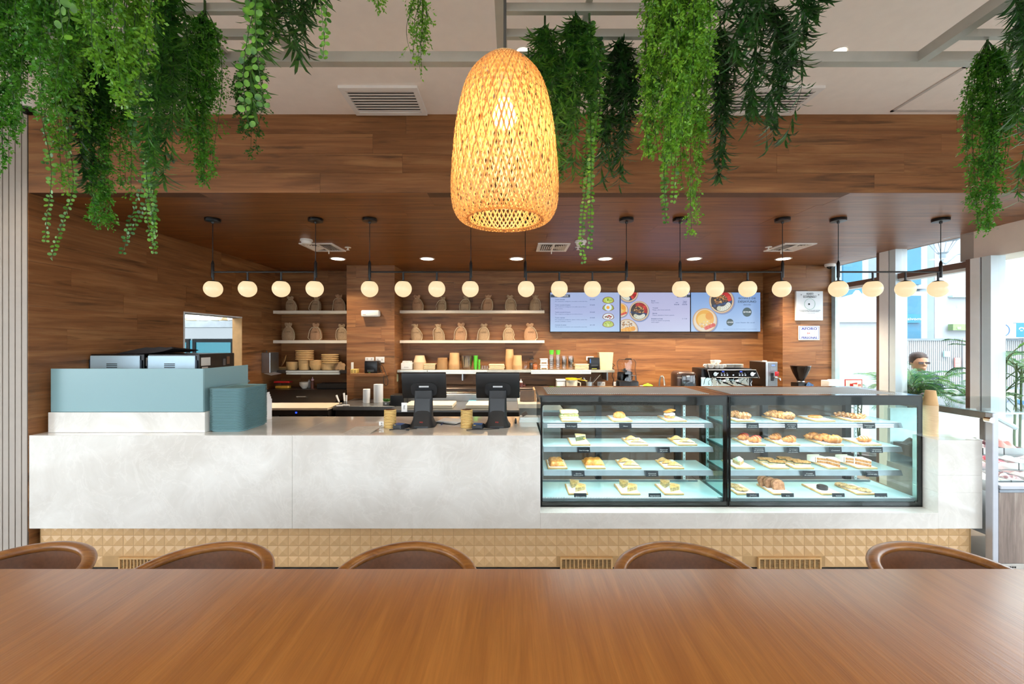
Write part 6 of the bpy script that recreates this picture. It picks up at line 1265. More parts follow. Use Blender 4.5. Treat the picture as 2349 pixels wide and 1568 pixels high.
one('white_charger', MB().rbox(PX(802, 5.9)+.008, PX(808, 5.9), 5.93, 5.96, zsw+.0006, zsw+S(24, 5.9), .003, 1), m_white, 'slim white charger standing behind the yellow box', 'charger')
cp = [(PX(866, 5.9), 5.93, PZ(830, 5.9)), (PX(876, 5.85), 5.9, PZ(840, 5.9)), (PX(884, 5.8), 5.82, PZ(856, 5.85)), (PX(891, 5.8), 5.78, PZ(872, 5.8)), (PX(891, 5.8), 5.77, PZ(881, 5.8)), (PX(886, 5.8), 5.77, PZ(884, 5.8)), (PX(881, 5.8), 5.78, PZ(878, 5.8)), (PX(880, 5.8), 5.8, PZ(862, 5.8)), (PX(872, 5.85), 5.86, PZ(848, 5.85)), (PX(868, 5.9), 5.92, PZ(842, 5.9))]
cable(cp, .0045, 'loop of black cables hanging from the pilaster printer', M('#1b1714', .6)); cable([(PX(868, 5.98), 5.98, PZ(826, 5.98)), (PX(874, 5.98), 5.96, PZ(834, 5.98)), (PX(869, 5.98), 5.95, PZ(846, 5.98)), (PX(876, 5.9), 5.9, PZ(850, 5.9))], .004, 'black plug lead running down from the pilaster socket')
ZKC = .92; ysk = 5.30
t = thing('steel_counter', 'stainless steel counter running below the pilaster', 'counter', (-1.9, 5.7, 0)); xa, xb = PLX0+.11, PX(905, ysk); MB().rbox(PLX0+.11, xb, ysk, YP-.003, ZKC-.05, ZKC, .003, 1).build('worktop', m_steel, t); MB().box(PLX0+.13, xb-.02, ysk+.04, YP-.01, 0, ZKC-.05).build('cabinet', m_steel_dk, t)
def roll(px, w, ytop, label, y):
    x = PX(px, y); R = S(w/2, y); H = S(926-ytop, y)*1.0; t = thing('paper_roll', label, 'paper roll', (x, y, ZKC)); MB().lathe([(R*.25, 0), (R, .0), (R, H), (R*.25, H)], 26, (x, y, ZKC+.0006)).build('roll', m_paper, t, 40); MB().lathe([(R*.2, H*.02), (R*.24, H*.02), (R*.24, H*1.002), (R*.2, H*1.002)], 16, (x, y, ZKC+.0006)).build('core', m_kraft, t, 40)
roll(841, 16, 895, 'short white paper towel roll on the steel counter', 5.62); roll(868, 21, 885, 'tall white paper towel roll on the steel counter', 5.66)
one('light_switch', MB().rbox(PLX1+.0005, PLX1+.008, 6.14, 6.22, PZ(874, 6.2), PZ(857, 6.2), .002, 1), M('#a9a884', .5), 'pale switch plate on the side of the pilaster', 'switch')
t = thing('desk_plant', 'tiny succulent in a grey numbered box on the steel counter', 'plant', (PX(886, 5.4), 5.4, ZKC)); MB().rbox(PX(879, 5.38), PX(893, 5.38), 5.36, 5.44, ZKC+.0006, ZKC+.05, .004, 1).build('planter', M('#8d8d88', .7), t); MB().lathe([(0, 0), (.014, 0), (.014, .001), (0, .001)], 16, (0, 0, 0)) ; b = MB(); b.lathe([(0, -.0006), (.013, -.0006), (.013, 0), (0, 0)], 16); b.v = [(PX(886, 5.38)+x, 5.3595+z, ZKC+.025+y) for x, y, z in b.v]; b.build('number_disc', m_white, t)
b = MB()
for k in range(60): a_ = random.uniform(0, 6.28); r_ = random.uniform(0, .032); p = Vector((PX(886, 5.38)+r_*math.cos(a_), 5.40+r_*math.sin(a_), ZKC+.045)); b.tube([p, p+Vector((.4*math.cos(a_), .4*math.sin(a_), 1)).normalized()*random.uniform(.02, .045)], [.007, .002], 5)
o = b.build('leaves', M('#3f7a2c', .6, var=.3), t); o['kind'] = 'stuff'
one('black_box', MB().rbox(PX(896, 5.35), PX(928, 5.35), 5.33, 5.55, ZKC+.001, ZKC+.135, .004, 1), M('#17130f', .3), 'black glossy box on the counter behind the tagged till', 'box')
# prep counter behind the tills
xk0, xk1 = PX(906, 5.3), PX(1235, 5.0); 
t = thing('refrigerated_counter', 'steel refrigerated prep counter behind the tills', 'counter', (-.6, 5.4, 0))
MB().rbox(-1.47, .62, 5.02, 5.75, ZKC-.03, ZKC, .003, 1).build('worktop', m_steel, t); MB().box(-1.45, .60, 5.06, 6.45, .10, ZKC-.03).build('cabinet', m_steel_dk, t); MB().rbox(-1.47, .62, 5.75, 5.80, ZKC, ZKC+.10, .003, 1).build('upstand', m_steel, t)
for k in range(3): a = -1.44+k*.68; d = MB().rbox(a, a+.66, 5.035, 5.06, .14, ZKC-.10, .004, 1).build('door', m_steel, t); MB().box(a+.05, a+.61, 5.025, 5.035, ZKC-.14, ZKC-.12).build('handle', m_black, d)
MB().rbox(-1.40, .55, 5.85, 6.40, ZKC, ZKC+.115, .01, 1).build('ingredient_well', M('#55463a', .3, .6), t); MB().rbox(-1.38, .53, 5.90, 6.38, ZKC+.116, ZKC+.165, .006, 1).build('well_lid', M('#4a3c33', .3, .4), t)
for px0, px1, lb in ((935, 1043, 'thick cream cutting board behind the tagged till'), (1072, 1140, 'thick cream cutting board behind the second till')): b = MB(); b.rbox(PX(px0, 5.3), PX(px1, 5.3), 5.10, 5.48, ZKC+.001, ZKC+.045, .006, 2); one('cutting_board', b, M('#efe2c6', .5, var=.03), lb, 'cutting board', smooth=40)
one('blue_cloth', MB().rbox(PX(1074, 5.6), PX(1092, 5.6), 5.55, 5.66, ZKC+.001, ZKC+.03, .008, 2), M('#3f9ec0', .8), 'folded blue cloth behind the second cutting board', 'cloth', smooth=40)
t = thing('sandwich_press', 'upright steel cabinet with trays beside the display case', 'cabinet', (PX(1216, 4.5), 4.6, 0)); MB().box(PX(1192, 4.45), PX(1234, 4.45), 4.47, 4.95, 0, PZ(932, 4.45)).build('cabinet_body', M('#8a8580', .35, .6), t); MB().rbox(PX(1188, 4.45), PX(1238, 4.45), 4.45, 4.95, PZ(936, 4.45), PZ(926, 4.45), .003, 1).build('worktop', M('#e2d2bd', .5), t); MB().rbox(PX(1193, 4.6), PX(1226, 4.6), 4.65, 4.68, PZ(926, 4.5), PZ(896, 4.6), .003, 1).build('glass_back', M('#7d6656', .25, .5), t); MB().rbox(PX(1226, 4.6), PX(1231, 4.6), 4.65, 4.95, PZ(926, 4.5), PZ(895, 4.6), .003, 1).build('side_panel', M('#c99b6e', .5), t)
# long back counter on the window side
YK0 = 5.62
t = thing('back_counter', 'dark coffee counter along the back wall below the screens', 'counter', (2.3, 6, 0)); MB().rbox(.66, 4.5, YK0, YP-.004, ZKC-.04, ZKC, .003, 1).build('worktop', M('#3a302a', .3), t); MB().rbox(.66, PRX0-.006, YP-.003, YB-.003, ZKC-.04, ZKC, .003, 1).build('worktop_rear', M('#3a302a', .3), t); MB().box(.68, 4.48, YK0+.04, YP-.01, 0, ZKC-.04).build('cabinet', M('#5a4a3e', .6), t)
def cz(py, y): return PZ(py, y)
def tall(px0, px1, ytop, y0, y1): return PX(px0, y0), PX(px1, y0), y0, y1, ZKC+.0008, PZ(ytop, y0)
# white box, yellow strainer jug, steel jug with utensils
a, c, y0, y1, z0, z1 = tall(X7(163), X7(250), 640+1000/4.35, 6.05, 6.2); t = thing('white_caddy', 'white plastic caddy with papers under the steel shelf', 'caddy', ((a+c)/2, 6.1, ZKC)); MB().rbox(a, c, y0, y1, z0, z1-.02, .008, 1).build('body', m_white, t); MB().rbox(a-.006, c+.006, y0-.006, y1+.006, z1-.02, z1, .004, 1).build('rim', m_white, t)
def lathe_thing(nm, px, wpx, ytop, y, prof, mat, label, cat, parts=()):
    x = PX(px, y); R = S(wpx/2, y); H = PZ(ytop, y)-ZKC-.001; t = thing(nm, label, cat, (x, y, ZKC)); MB().lathe([(r*R, h*H) for r, h in prof], 26, (x, y, ZKC+.001)).build('body', mat, t, 40)
    for pn, pf, m in parts: pf(x, y, R, H).build(pn, m, t, 50)
    return t
lathe_thing('measuring_jug', X7(312), 27, 640+1005/4.35, 6.05, [(0, 0), (.8, 0), (1, 1), (.95, 1), (.75, .03), (0, .03)], M('#e3d8bf', .4), 'cream measuring jug holding a yellow strainer', 'jug', (('handle', lambda x, y, R, H: MB().tube([(x+R*.95, y, ZKC+H*.9), (x+R*1.45, y, ZKC+H*.85), (x+R*1.5, y, ZKC+H*.55), (x+R*.85, y, ZKC+H*.35)], .008, 8), M('#e3d8bf', .4)),))
ys = 6.03; t = thing('yellow_strainer', 'yellow plastic strainer resting across the cream jug', 'strainer', (PX(X7(320), ys), ys, PZ(640+1010/4.35, ys))); zq = PZ(640+1004/4.35, ys); xq = PX(X7(305), ys); m_yel = M('#f2c312', .35); MB().lathe([(S(12.5, ys), .022), (S(13.2, ys), .024), (S(13.2, ys), .004), (S(9, ys), -.0), (S(12, ys), .006)], 26, (xq, ys, zq)).build('basket', m_yel, t, 40)
for dz, ex in ((.016, 405), (.0, 460)): MB().tube([(xq+S(11, ys), ys-.02, zq+.012), (PX(X7(ex), ys), ys-.05, zq+.006+(.022 if ex == 405 else -.018))], [.007, .005], 8).build('handle', m_yel, t, 50)
lathe_thing('steel_jug', X7(490), 17, 640+1025/4.35, 6.0, [(0, 0), (1, 0), (.95, .6), (.9, 1), (.85, 1), (.9, .1), (0, .1)], m_steel, 'steel milk jug full of thermometers and spoons', 'jug', (('handle', lambda x, y, R, H: MB().tube([(x+R, y, ZKC+H*.8), (x+R*1.6, y, ZKC+H*.75), (x+R*1.6, y, ZKC+H*.3), (x+R, y, ZKC+H*.25)], .006, 8), m_black),))
for k, (bx, tx, ty) in enumerate(((478, 430, 985), (490, 500, 975), (498, 560, 960), (502, 595, 955))): b = MB(); p0 = P(X7(bx), 640+1060/4.35, 6.0); p1 = P(X7(tx), 640+ty/4.35, 6.03); b.tube([p0, p1], [.004, .005 if k else .011], 6); one('bar_utensil', b, m_steel if k != 2 else m_black, '%s of four bar utensils fanned out of the steel jug' % ordn[k], 'utensil', 'utensils in the steel jug')
plate(1370, 1388, 875, 884.5, YB-.0012, 'white wall socket behind the steel milk jug'); plate(1407, 1416, 875, 884.5, YB-.0012, 'white wall socket half hidden behind the blender', n=1); plate(X7(455), X7(530), 640+770/4.35, 640+812/4.35, YB-.0012, 'white wall socket above the label printer')
cable([P(1404, 843, 6.35), P(1407, 850, 6.3), P(1404, 862, 6.3), P(1408, 870, 6.3), P(1405, 884, 6.3)], .006, 'black cable dropping from the end of the steel shelf', M('#1b1714', .6)); cable([P(1405, 833, 6.40), P(1410, 838, 6.36), P(1405, 842, 6.33), P(1409, 848, 6.30)], .005, 'knotted black cable at the paper bag', M('#1b1714', .6))
# blender
yb_ = 5.85; xb_ = PX(1440, yb_); t = thing('bar_blender', 'black bar blender inside a clear sound hood', 'blender', (xb_, yb_, ZKC)); zz = lambda py: PZ(py, yb_)
MB().rbox(PX(1416, yb_), PX(1461, yb_), yb_-.1, yb_+.1, ZKC+.001, zz(872), .02, 2).build('motor_base', m_black, t, 40)
MB().rbox(PX(1419, yb_), PX(1454, yb_), yb_+.04, yb_+.1, zz(872), zz(853), .02, 2).build('rear_column', m_black, t, 40)
MB().lathe([(S(8.5, yb_), zz(880)), (S(10.5, yb_), zz(857)), (S(10, yb_), zz(857)), (S(8, yb_), zz(879))], 8, (PX(1437, yb_), yb_-.03, 0)).build('jug', GLASS('smoke_plastic', (.35, .36, .38), 1.2, .05), t); MB().tube([(PX(1446, yb_), yb_-.05, zz(860)), (PX(1455, yb_), yb_-.06, zz(861)), (PX(1455, yb_), yb_-.06, zz(880))], .008, 8).build('jug_handle', M('#55585c', .3), t, 50)
b = MB(); b.mbox((PX(1436, yb_), yb_-.03, zz(851)), (S(20, yb_), .09, .03), Matrix.Rotation(math.radians(18), 3, 'Y')); b.build('jug_lid', m_black, t); MB().rbox(PX(1429, yb_), PX(1434, yb_), yb_-.05, yb_-.02, zz(849), zz(844), .004, 1).build('lid_cap', M('#3b3f44', .4), t)
def hood(u, v):
    w = (26-3.5*math.sin(PI*min(1, v*1.15)))*(1 if v < .82 else (1-((v-.82)/.18)**2*.25)); px = 1439+w*(2*u-1)*(.86 if v > .5 else .95); return (PX(px, yb_), yb_+.02-.12*math.sin(PI*u)+.03*v, zz(882)+(zz(824)-zz(882))*v)
MB().grid(hood, 15, 16).build('sound_hood', GLASS('hood_plastic', (.86, .82, .80), 1.6, .05), t, 60)
MB().tube([hood(.0, i/15) for i in range(16)]+[hood(i/14, 1) for i in range(15)]+[hood(1, 1-i/15) for i in range(16)], .0035, 6).build('hood_edge', M('#3a3430', .4), t)
MB().tube([hood(.30, 1), Vector(hood(.30, 1))+Vector((0, -.02, .012)), Vector(hood(.68, 1))+Vector((0, -.02, .012)), hood(.68, 1)], .007, 8).build('hood_handle', m_black, t, 50)
one('white_cup', MB().lathe([(0, 0), (.022, 0), (.026, .06), (.023, .06), (.02, .005), (0, .005)], 18, (PX(1472, 5.75), 5.75, PZ(885, 5.75)-.055)), m_white, 'small white cup top peeping above the case beside the green lid', 'cup', smooth=40)
lathe_thing('green_lid_tub', 1486, 22, 879, 5.75, [(0, 0), (.85, 0), (.9, .8), (1, .82), (1, .9), (.6, .96), (.25, .97), (.25, 1), (0, 1)], M('#8fd42a', .35), 'lime green lidded tub on the back counter', 'tub')
t = thing('spring_faucet', 'chrome spring faucet with a narrow arch', 'faucet', (PX(1515, 5.9), 5.9, ZKC)); yf = 5.9; apts = [P(1512, 884, yf)-Vector((0, 0, .1)), P(1512, 884, yf), P(1513, 872, yf), P(1516, 863, yf), P(1519, 861, yf), P(1522, 866, yf), P(1524, 876, yf), P(1525, 884, yf)]
apts = [Vector(apts[0]).lerp(Vector(apts[1]), 0)]+apts[1:]; MB().tube(apts, .007, 8).build('neck', m_steel, t, 50); hel = []
for i in range(220): k = i/219*(len(apts)-1); j = min(int(k), len(apts)-2); p = Vector(apts[j]).lerp(Vector(apts[j+1]), k-j); hel.append(p+Vector((.013*math.cos(i*1.05), .013*math.sin(i*1.05), 0)))
MB().tube(hel, .003, 4).build('spring', m_steel, t, 60); MB().lathe([(.018, 0), (.018, PZ(884, yf)-ZKC-.08)], 14, (PX(1512, yf), yf, ZKC)).build('riser', m_steel, t, 40)
# ice grinder
yg = 5.75; t = thing('ice_grinder', 'dark brown grinder with a clear front bowl', 'grinder', (PX(1572, yg), yg, ZKC)); MB().rbox(PX(1549, yg), PX(1596, yg), yg-.05, yg+.2, ZKC+.001, PZ(851.5, yg), .05, 3).build('housing', M('#3c2a23', .3, var=.1), t, 50); MB().rbox(PX(1563, 5.66), PX(1597, 5.66), 5.64, yg-.052, ZKC+.05, PZ(856, 5.66), .03, 3).build('clear_cover', GLASS('grinder_plastic', (.72, .72, .73), 2.2, .08), t, 50); MB().tube([(PX(1580, 5.68), 5.69, PZ(884, 5.68)), (PX(1580, 5.68), 5.63, PZ(884, 5.68))], S(8, 5.68), 20).build('drum_hub', M('#3b4754', .3), t, 40); MB().rbox(PX(1574, 5.64), PX(1582, 5.64), 5.63, 5.638, PZ(865, 5.64), PZ(861, 5.64), .003, 1).build('badge', m_steel, t)
for dx in (0, 1): MB().tube([(PX(1552+42*dx, 5.7), 5.68, PZ(866, 5.7)), (PX(1561+26*dx, 5.7), 5.66, PZ(866, 5.7))], .006, 8).build('side_pin', m_steel, t)
# espresso machine
ye = 5.58; t = thing('espresso_machine', 'black and chrome two group espresso machine', 'espresso machine', (PX(1680, ye), ye, ZKC)); ex0, ex1 = PX(1622, ye), PX(1738, ye)
MB().rbox(ex0-.02, ex1+.0, ye+.12, YP-.02, ZKC+.06, PZ(846, ye), .012, 2).build('body', m_black, t, 40)
pan = MB(); xA, xB, xC, xD = PX(1624, ye), PX(1735, ye), PX(1739, ye), PX(1628, ye); zA, zB = PZ(848, ye), PZ(866.5, ye)
pan.add([(PX(1623, ye), ye, zA), (PX(1734, ye), ye, zA), (PX(1738.5, ye), ye-.03, zB), (PX(1626, ye), ye-.03, zB), (PX(1623, ye), ye+.14, zA), (PX(1734, ye), ye+.14, zA), (PX(1738.5, ye), ye+.14, zB), (PX(1626, ye), ye+.14, zB)], [(0, 1, 2, 3), (7, 6, 5, 4), (0, 4, 5, 1), (1, 5, 6, 2), (2, 6, 7, 3), (3, 7, 4, 0)]); pan.build('front_panel', m_black_gloss, t)
MB().tube([(PX(1623, ye), ye-.001, zA), (PX(1734, ye), ye-.001, zA), (PX(1739, ye), ye-.032, zB)], .004, 6).build('chrome_edge', m_steel, t); MB().tube([(PX(1623, ye), ye-.001, zA), (PX(1626, ye), ye-.032, zB)], .004, 6).build('chrome_edge', m_steel, t); MB().tube([(PX(1630, ye), ye-.031, PZ(865, ye)), (PX(1735, ye), ye-.031, PZ(865, ye))], .003, 6).build('chrome_strip', m_steel, t)
m_chrome = M('#d6d8da', .12, 1.0, var=.03); m_btn = EM('#dfe9f2', .9)
def onpanel(px, py, dy=.0): k = (py-848)/18.5; return Vector((PX(px, ye), ye-.03*k-.006-dy, PZ(py, ye)))
for px in (1638, 1722): p = onpanel(px, 857); b = MB(); b.tube([p+Vector((0, .004, 0)), p+Vector((0, -.02, 0))], .026, 18); b.build('steam_knob', m_chrome, t, 40); b = MB(); b.mbox(p+Vector((.012, -.024, .004)), (.05, .01, .012), Matrix.Rotation(math.radians(-25), 3, 'Y')); b.build('steam_lever', m_chrome, t)
for px in (1653.5, 1660, 1666.5, 1680, 1694.5, 1701, 1707.5): p = onpanel(px, 859.5); b = MB(); b.tube([p+Vector((0, .003, 0)), p+Vector((0, -.004, 0))], .0095, 14); b.build('button', m_btn, t)
for px in (1653.5, 1660, 1666.5, 1694.5, 1701, 1707.5): p = onpanel(px, 855.5); MB().box(p.x-.006, p.x+.006, p.y+.001, p.y+.005, p.z-.003, p.z+.003).build('cup_symbol', m_btn, t)
for px in (1658, 1699): p = onpanel(px, 851.8); MB().box(p.x-.014, p.x+.014, p.y, p.y+.006, p.z-.007, p.z+.007).build('display', EM('#3a5cff', 1.2), t)
MB().rbox(PX(1616, ye), PX(1728, ye), ye+.10, ye+.119, ZKC+.07, PZ(867, ye), .003, 1).build('mirror_splashback', M('#cfdad9', .06, 1.0, var=.02), t); MB().rbox(ex0-.02, ex1-.02, ye-.10, YP-.02, ZKC+.001, ZKC+.06, .006, 1).build('drip_tray', m_steel, t)
for px in (1662, 1692):
    x = PX(px, ye); MB().lathe([(.034, 0), (.036, .03), (.026, .045), (0, .045)], 20, (x, ye+.03, PZ(872, ye)-.02)).build('brew_group', m_chrome, t, 40); MB().tube([(x, ye+.03, PZ(877, ye)), (x+.03, ye-.02, PZ(879, ye)), (x+.09, ye-.10, PZ(884, ye))], [.012, .011, .013], 10).build('portafilter', m_black, t, 50)
for px, d in ((1634, -1), (1645, 1), (1715, -1), (1723, 1)): MB().tube([P(px, 868, ye+.02), P(px+2*d, 873, ye), P(px-1*d, 878, ye-.02), P(px+d, 886, ye-.02)], .005, 8).build('steam_wand', m_chrome, t, 50)
# crockery on the machine
zt_ = PZ(846, ye)+.0008; m_china = M('#ece6dc', .25, var=.03)
cm = MB().lathe([(0, 0), (.022, 0), (.034, .02), (.039, .055), (.036, .055), (.031, .02), (0, .006)], 22); cm.tube([(.037, 0, .045), (.055, 0, .046), (.058, 0, .030), (.036, 0, .018)], .0045, 7); cm = cm.mesh('coffee_cup', m_china, smooth=40)
for k, (px, yy, lv, rz, lb) in enumerate(((1631, 5.72, 0, 0, 'lower row'), (1645, 5.72, 0, 20, 'lower row'), (1655, 5.70, 0, -20, 'lower row'), (1630, 5.84, 0, 60, 'lower row'), (1643, 5.84, 0, 10, 'lower row'), (1636, 5.74, 1, 20, 'upper row'), (1645, 5.78, 1, 10, 'upper row'), (1621, 5.80, 0, 200, 'lower row'))):
    o = link('coffee_cup', cm, None, (PX(px, yy), yy, zt_+lv*.056)); o.rotation_euler = (0, 0, math.radians(rz)); tag(o, ('white coffee cup %s on the espresso machine' % ('nearest the panel in the lower row', 'beside the upper row handle', 'next to the saucers', 'at the back of the lower row', 'behind the second cup', 'perched on top, front one', 'perched on top, rear one', 'at the far end by the grinder')[k]), 'cup', 'coffee cups on the machine '+lb)
sm_ = MB().lathe([(0, 0), (.03, 0), (.070, .010), (.072, .013), (.03, .005), (0, .005)], 26).mesh('saucer', m_china, smooth=40)
for st, px in enumerate((1672, 1692)):
    for k in range(6): tag(link('saucer', sm_, None, (PX(px, 5.75), 5.75, zt_+k*.0085)), ORD(k, 6)+' white saucer in the stack %s on the espresso machine' % ('beside the cups' if st == 0 else 'nearest the water boiler'), 'saucer', 'saucers on the machine %d' % (st+1))
# water boiler
yw = 5.62; t = thing('water_boiler', 'tall steel water boiler with a red tap lever', 'water boiler', (PX(1770, yw), yw, ZKC)); wx0, wx1 = PX(1757, yw), PX(1784, yw); MB().rbox(wx0, wx1, yw, YP-.02, ZKC+.001, PZ(829.5, yw), .004, 1).build('body', m_steel, t); MB().rbox(wx0+.03, wx1-.004, yw-.004, yw-.0005, ZKC+.02, PZ(832, yw), .002, 1).build('front_panel', M('#7f8285', .35, .5), t); MB().box(wx0-.0015, wx0-.0003, yw+.005, YP-.025, ZKC+.01, PZ(831, yw)).build('side_panel', M('#2f2620', .3, .4), t)
p = Vector((PX(1773.5, yw), yw, PZ(837.5, yw))); MB().box(p.x-.022, p.x+.022, yw-.006, yw-.004, p.z-.011, p.z+.011).build('display', EM('#8fb4ff', 1.0), t)
for r in range(2):
    for k in range(3): q = p+Vector((-.02+.02*k, 0, -.032-.018*r)); MB().box(q.x-.005, q.x+.005, yw-.006, yw-.004, q.z-.004, q.z+.004).build('indicator', m_btn, t)
MB().tube([(PX(1773, yw), yw, PZ(865, yw)), (PX(1776, yw), yw-.05, PZ(865, yw)), (PX(1781, yw), yw-.07, PZ(866, yw)), (PX(1782, yw), yw-.07, PZ(871, yw))], .011, 10).build('tap', m_chrome, t, 50); MB().rbox(PX(1778, 5.55), PX(1785, 5.55), 5.53, 5.56, PZ(862, 5.55), PZ(852, 5.55), .006, 2).build('tap_lever', M('#c4202a', .35), t, 40); MB().rbox(PX(1768, yw), PX(1774, yw), yw-.012, yw-.005, PZ(873, yw), PZ(855, yw), .003, 1).build('tap_label', m_black, t); MB().lathe([(.03, 0), (.03, .012), (0, .013)], 16, (PX(1764, yw), yw+.1, PZ(829.5, yw))).build('filler_cap', m_white, t, 40)
# coffee grinder
yc = 5.72; xg = PX(1836.5, yc); t = thing('coffee_grinder', 'coffee grinder with a dark bean hopper on the pilaster counter', 'grinder', (xg, yc, ZKC)); hz = lambda py: PZ(py, yc)
MB().lathe([(S(6.5, yc), hz(873)), (S(9, yc), hz(868)), (S(15, yc), hz(856)), (S(19.5, yc), hz(844)), (S(20.5, yc), hz(839.5)), (S(21, yc), hz(839)), (S(20.4, yc), hz(838)), (0, hz(837.6))], 30, (xg, yc, 0)).build('bean_hopper', M('#1f1410', .12, var=.2, scale=40), t, 40); MB().lathe([(S(7.5, yc), hz(877)), (S(8.5, yc), hz(875)), (S(7, yc), hz(873))], 24, (xg, yc, 0)).build('collar', m_steel, t, 40); MB().rbox(xg-S(12, yc), xg+S(12, yc), yc-.06, yc+.1, ZKC+.001, hz(877), .01, 2).build('body', m_black, t, 40); b = MB(); b.mbox((xg+S(12, yc), yc-.08, hz(882)), (.085, .004, .06), Matrix.Rotation(math.radians(28), 3, 'Y')); b.build('printed_card', M('#5d86b8', .5, var=.5, scale=45), t)
stack_things('paper_cup', 6, 1874.5, 1889, 856, 'cup', m_kraft, 'kraft cup in the stack between grinder and window', 'cup', 'kraft cups by the grinder', y=5.8, ztop=ZKC, ratio=.86)
t = thing('paper_dispenser', 'white box and rolls beside the window frame', 'box', (PX(1912, 5.8), 5.8, ZKC)); MB().rbox(PX(1901, 5.75), PX(1920, 5.75), 5.75, 5.9, ZKC+.001, PZ(873, 5.75), .006, 1).build('box_body', m_white, t); MB().rbox(PX(1913, 5.85), PX(1935, 5.85), 5.91, 6.0, ZKC+.001, PZ(871, 5.85), .02, 2).build('roll_pack', m_white, t, 40)
t = thing('extinguisher_sign', 'red and white fire extinguisher sign leaning at the window', 'sign', (PX(1958, 5.7), 5.7, ZKC)); q0, q1 = PX(1938, 5.7), PX(1978, 5.7); zs0, zs1 = ZKC+.0, PZ(869.5, 5.7); MB().box(q0, q1, 5.7, 5.706, zs0, zs1).build('board', M('#c8443c', .5), t); MB().box(q0+.012, q1-.012, 5.698, 5.6998, zs0+.02, zs1-.012).build('luminous_face', M('#f3eed2', .5), t)
mr = M('#c9281f', .5); zc_ = PZ(880.5, 5.7); b = MB(); b.rbox(PX(1949, 5.7), PX(1957, 5.7), 5.6965, 5.6978, zs0+.03, zc_+.006, .0005, 1); b.build('extinguisher_symbol', mr, t); b = MB(); b.prism([(PX(1955, 5.7), zc_+.012), (PX(1966, 5.7), zc_+.022), (PX(1966, 5.7), zc_-.004), (PX(1955, 5.7), zc_+.004)], lambda u, v, d: (u, d, v), 5.6965, 5.6978); b.build('horn_symbol', mr, t)
for k in range(3): b = MB(); b.prism([(PX(1968+2.2*k, 5.7), zc_-.03), (PX(1969.5+2.2*k, 5.7), zc_-.03), (PX(1970+2.2*k, 5.7), zc_-.0), (PX(1968.6+2.2*k, 5.7), zc_+.004)], lambda u, v, d: (u, d, v), 5.6965, 5.6978); b.build('flame_symbol', mr, t)
# ------------------------------------------------------------------ menu screens
YS = 6.40; YT = YS-.0015; ink = EM('#16407c', .8); inkd = EM('#2c3947', .7); inkw = EM('#f4f7fa', .95); SCREEN_GAIN = .92
def screenmat(name, c0, c1, c2):
    m, nt, b = newmat(name); tc = N(nt, 'ShaderNodeTexCoord'); sx = N(nt, 'ShaderNodeSeparateXYZ'); L(nt, tc.outputs['Generated'], sx.inputs[0])
    c = ramp(nt, sx.outputs['Z'], [(.0, lin(c0)), (.5, lin(c1)), (1, lin(c2))]); b.inputs['Base Color'].default_value = (.02, .02, .02, 1); b.inputs['Roughness'].default_value = .22
    L(nt, c, b.inputs['Emission Color']); b.inputs['Emission Strength'].default_value = SCREEN_GAIN*KE; return m
def screen(px0, px1, mat, label):
    x0, x1, z0, z1 = PX(px0, YS), PX(px1, YS), PZ(760, YS), PZ(670.5, YS); t = thing('menu_screen', label, 'screen', ((x0+x1)/2, YS+.05, z0), 'menu screens on the back wall')
    MB().rbox(x0-.006, x1+.004, YS+.004, YB-.002, z0-.010, z1+.004, .003, 1).build('housing', m_black, t); MB().box(x0, x1, YS, YS+.004, z0, z1).build('display', mat, t); return t
s1 = screen(1262.5, 1421.5, screenmat('screen_toast', '#a3c3e6', '#a9b4de', '#a6b6dd'), 'menu screen listing avocado toasts with prices'); s2 = screen(1424, 1583, screenmat('screen_bowls', '#bcc4e2', '#bdbde0', '#b6b9de'), 'menu screen with fruit bowls and price list'); s3 = screen(1585.5, 1744, screenmat('screen_promo', '#a6c6ec', '#93b4e2', '#86a8dc'), 'promotional screen reading bowls de desayuno')
def SX(z): return 1260+z*260/2349
def SY(z): return 660+z*110/994
def SX3(z): return 1490+z*260/2349
def stext(s, zx, zy, cap, fitw, mat, par, cv=SX, al='LEFT', bold=0.0, **kw): return text(s, (PX(cv(zx), YS), YT-.002, PZ(SY(zy), YS)), S(cap*110/994, YS), mat, par, fit=S(fitw*260/2349, YS) if fitw else None, align=al, bold=bold, **kw)
def sdisc(zx, zy, r, mat, par, lay=0, cv=SX, ry=None, poly=None, nm='picture', clip=None):
    """flat disc or outline on a display; clip keeps it on its own screen"""
    pts = poly or [(zx+r*math.cos(a), zy+(ry or r)*math.sin(a)) for a in [2*PI*i/32 for i in range(32)]]
    w = [(PX(cv(a), YS), PZ(SY(c), YS)) for a, c in pts]
    if clip: w = [(min(max(a, clip[0]), clip[1]), min(max(c, clip[2]), clip[3])) for a, c in w]
    y = YT-.0004*lay; return MB().prism(w, lambda u, v, d: (u, d, v), y-.0003, y).build(nm, mat, par)
C1, C2, C3 = [(PX(a, YS), PX(c, YS), PZ(760, YS), PZ(670.5, YS)) for a, c in ((1262.5, 1421.5), (1424, 1583), (1585.5, 1744))]
sdisc(0, 0, 0, EM('#35425a', .7), s1, 1, poly=[(28, 137), (430, 137), (430, 196), (28, 196)], nm='heading_band', clip=C1); stext('DESAYUNOS', 395, 182, 34, 280, inkw, s1, al='RIGHT')
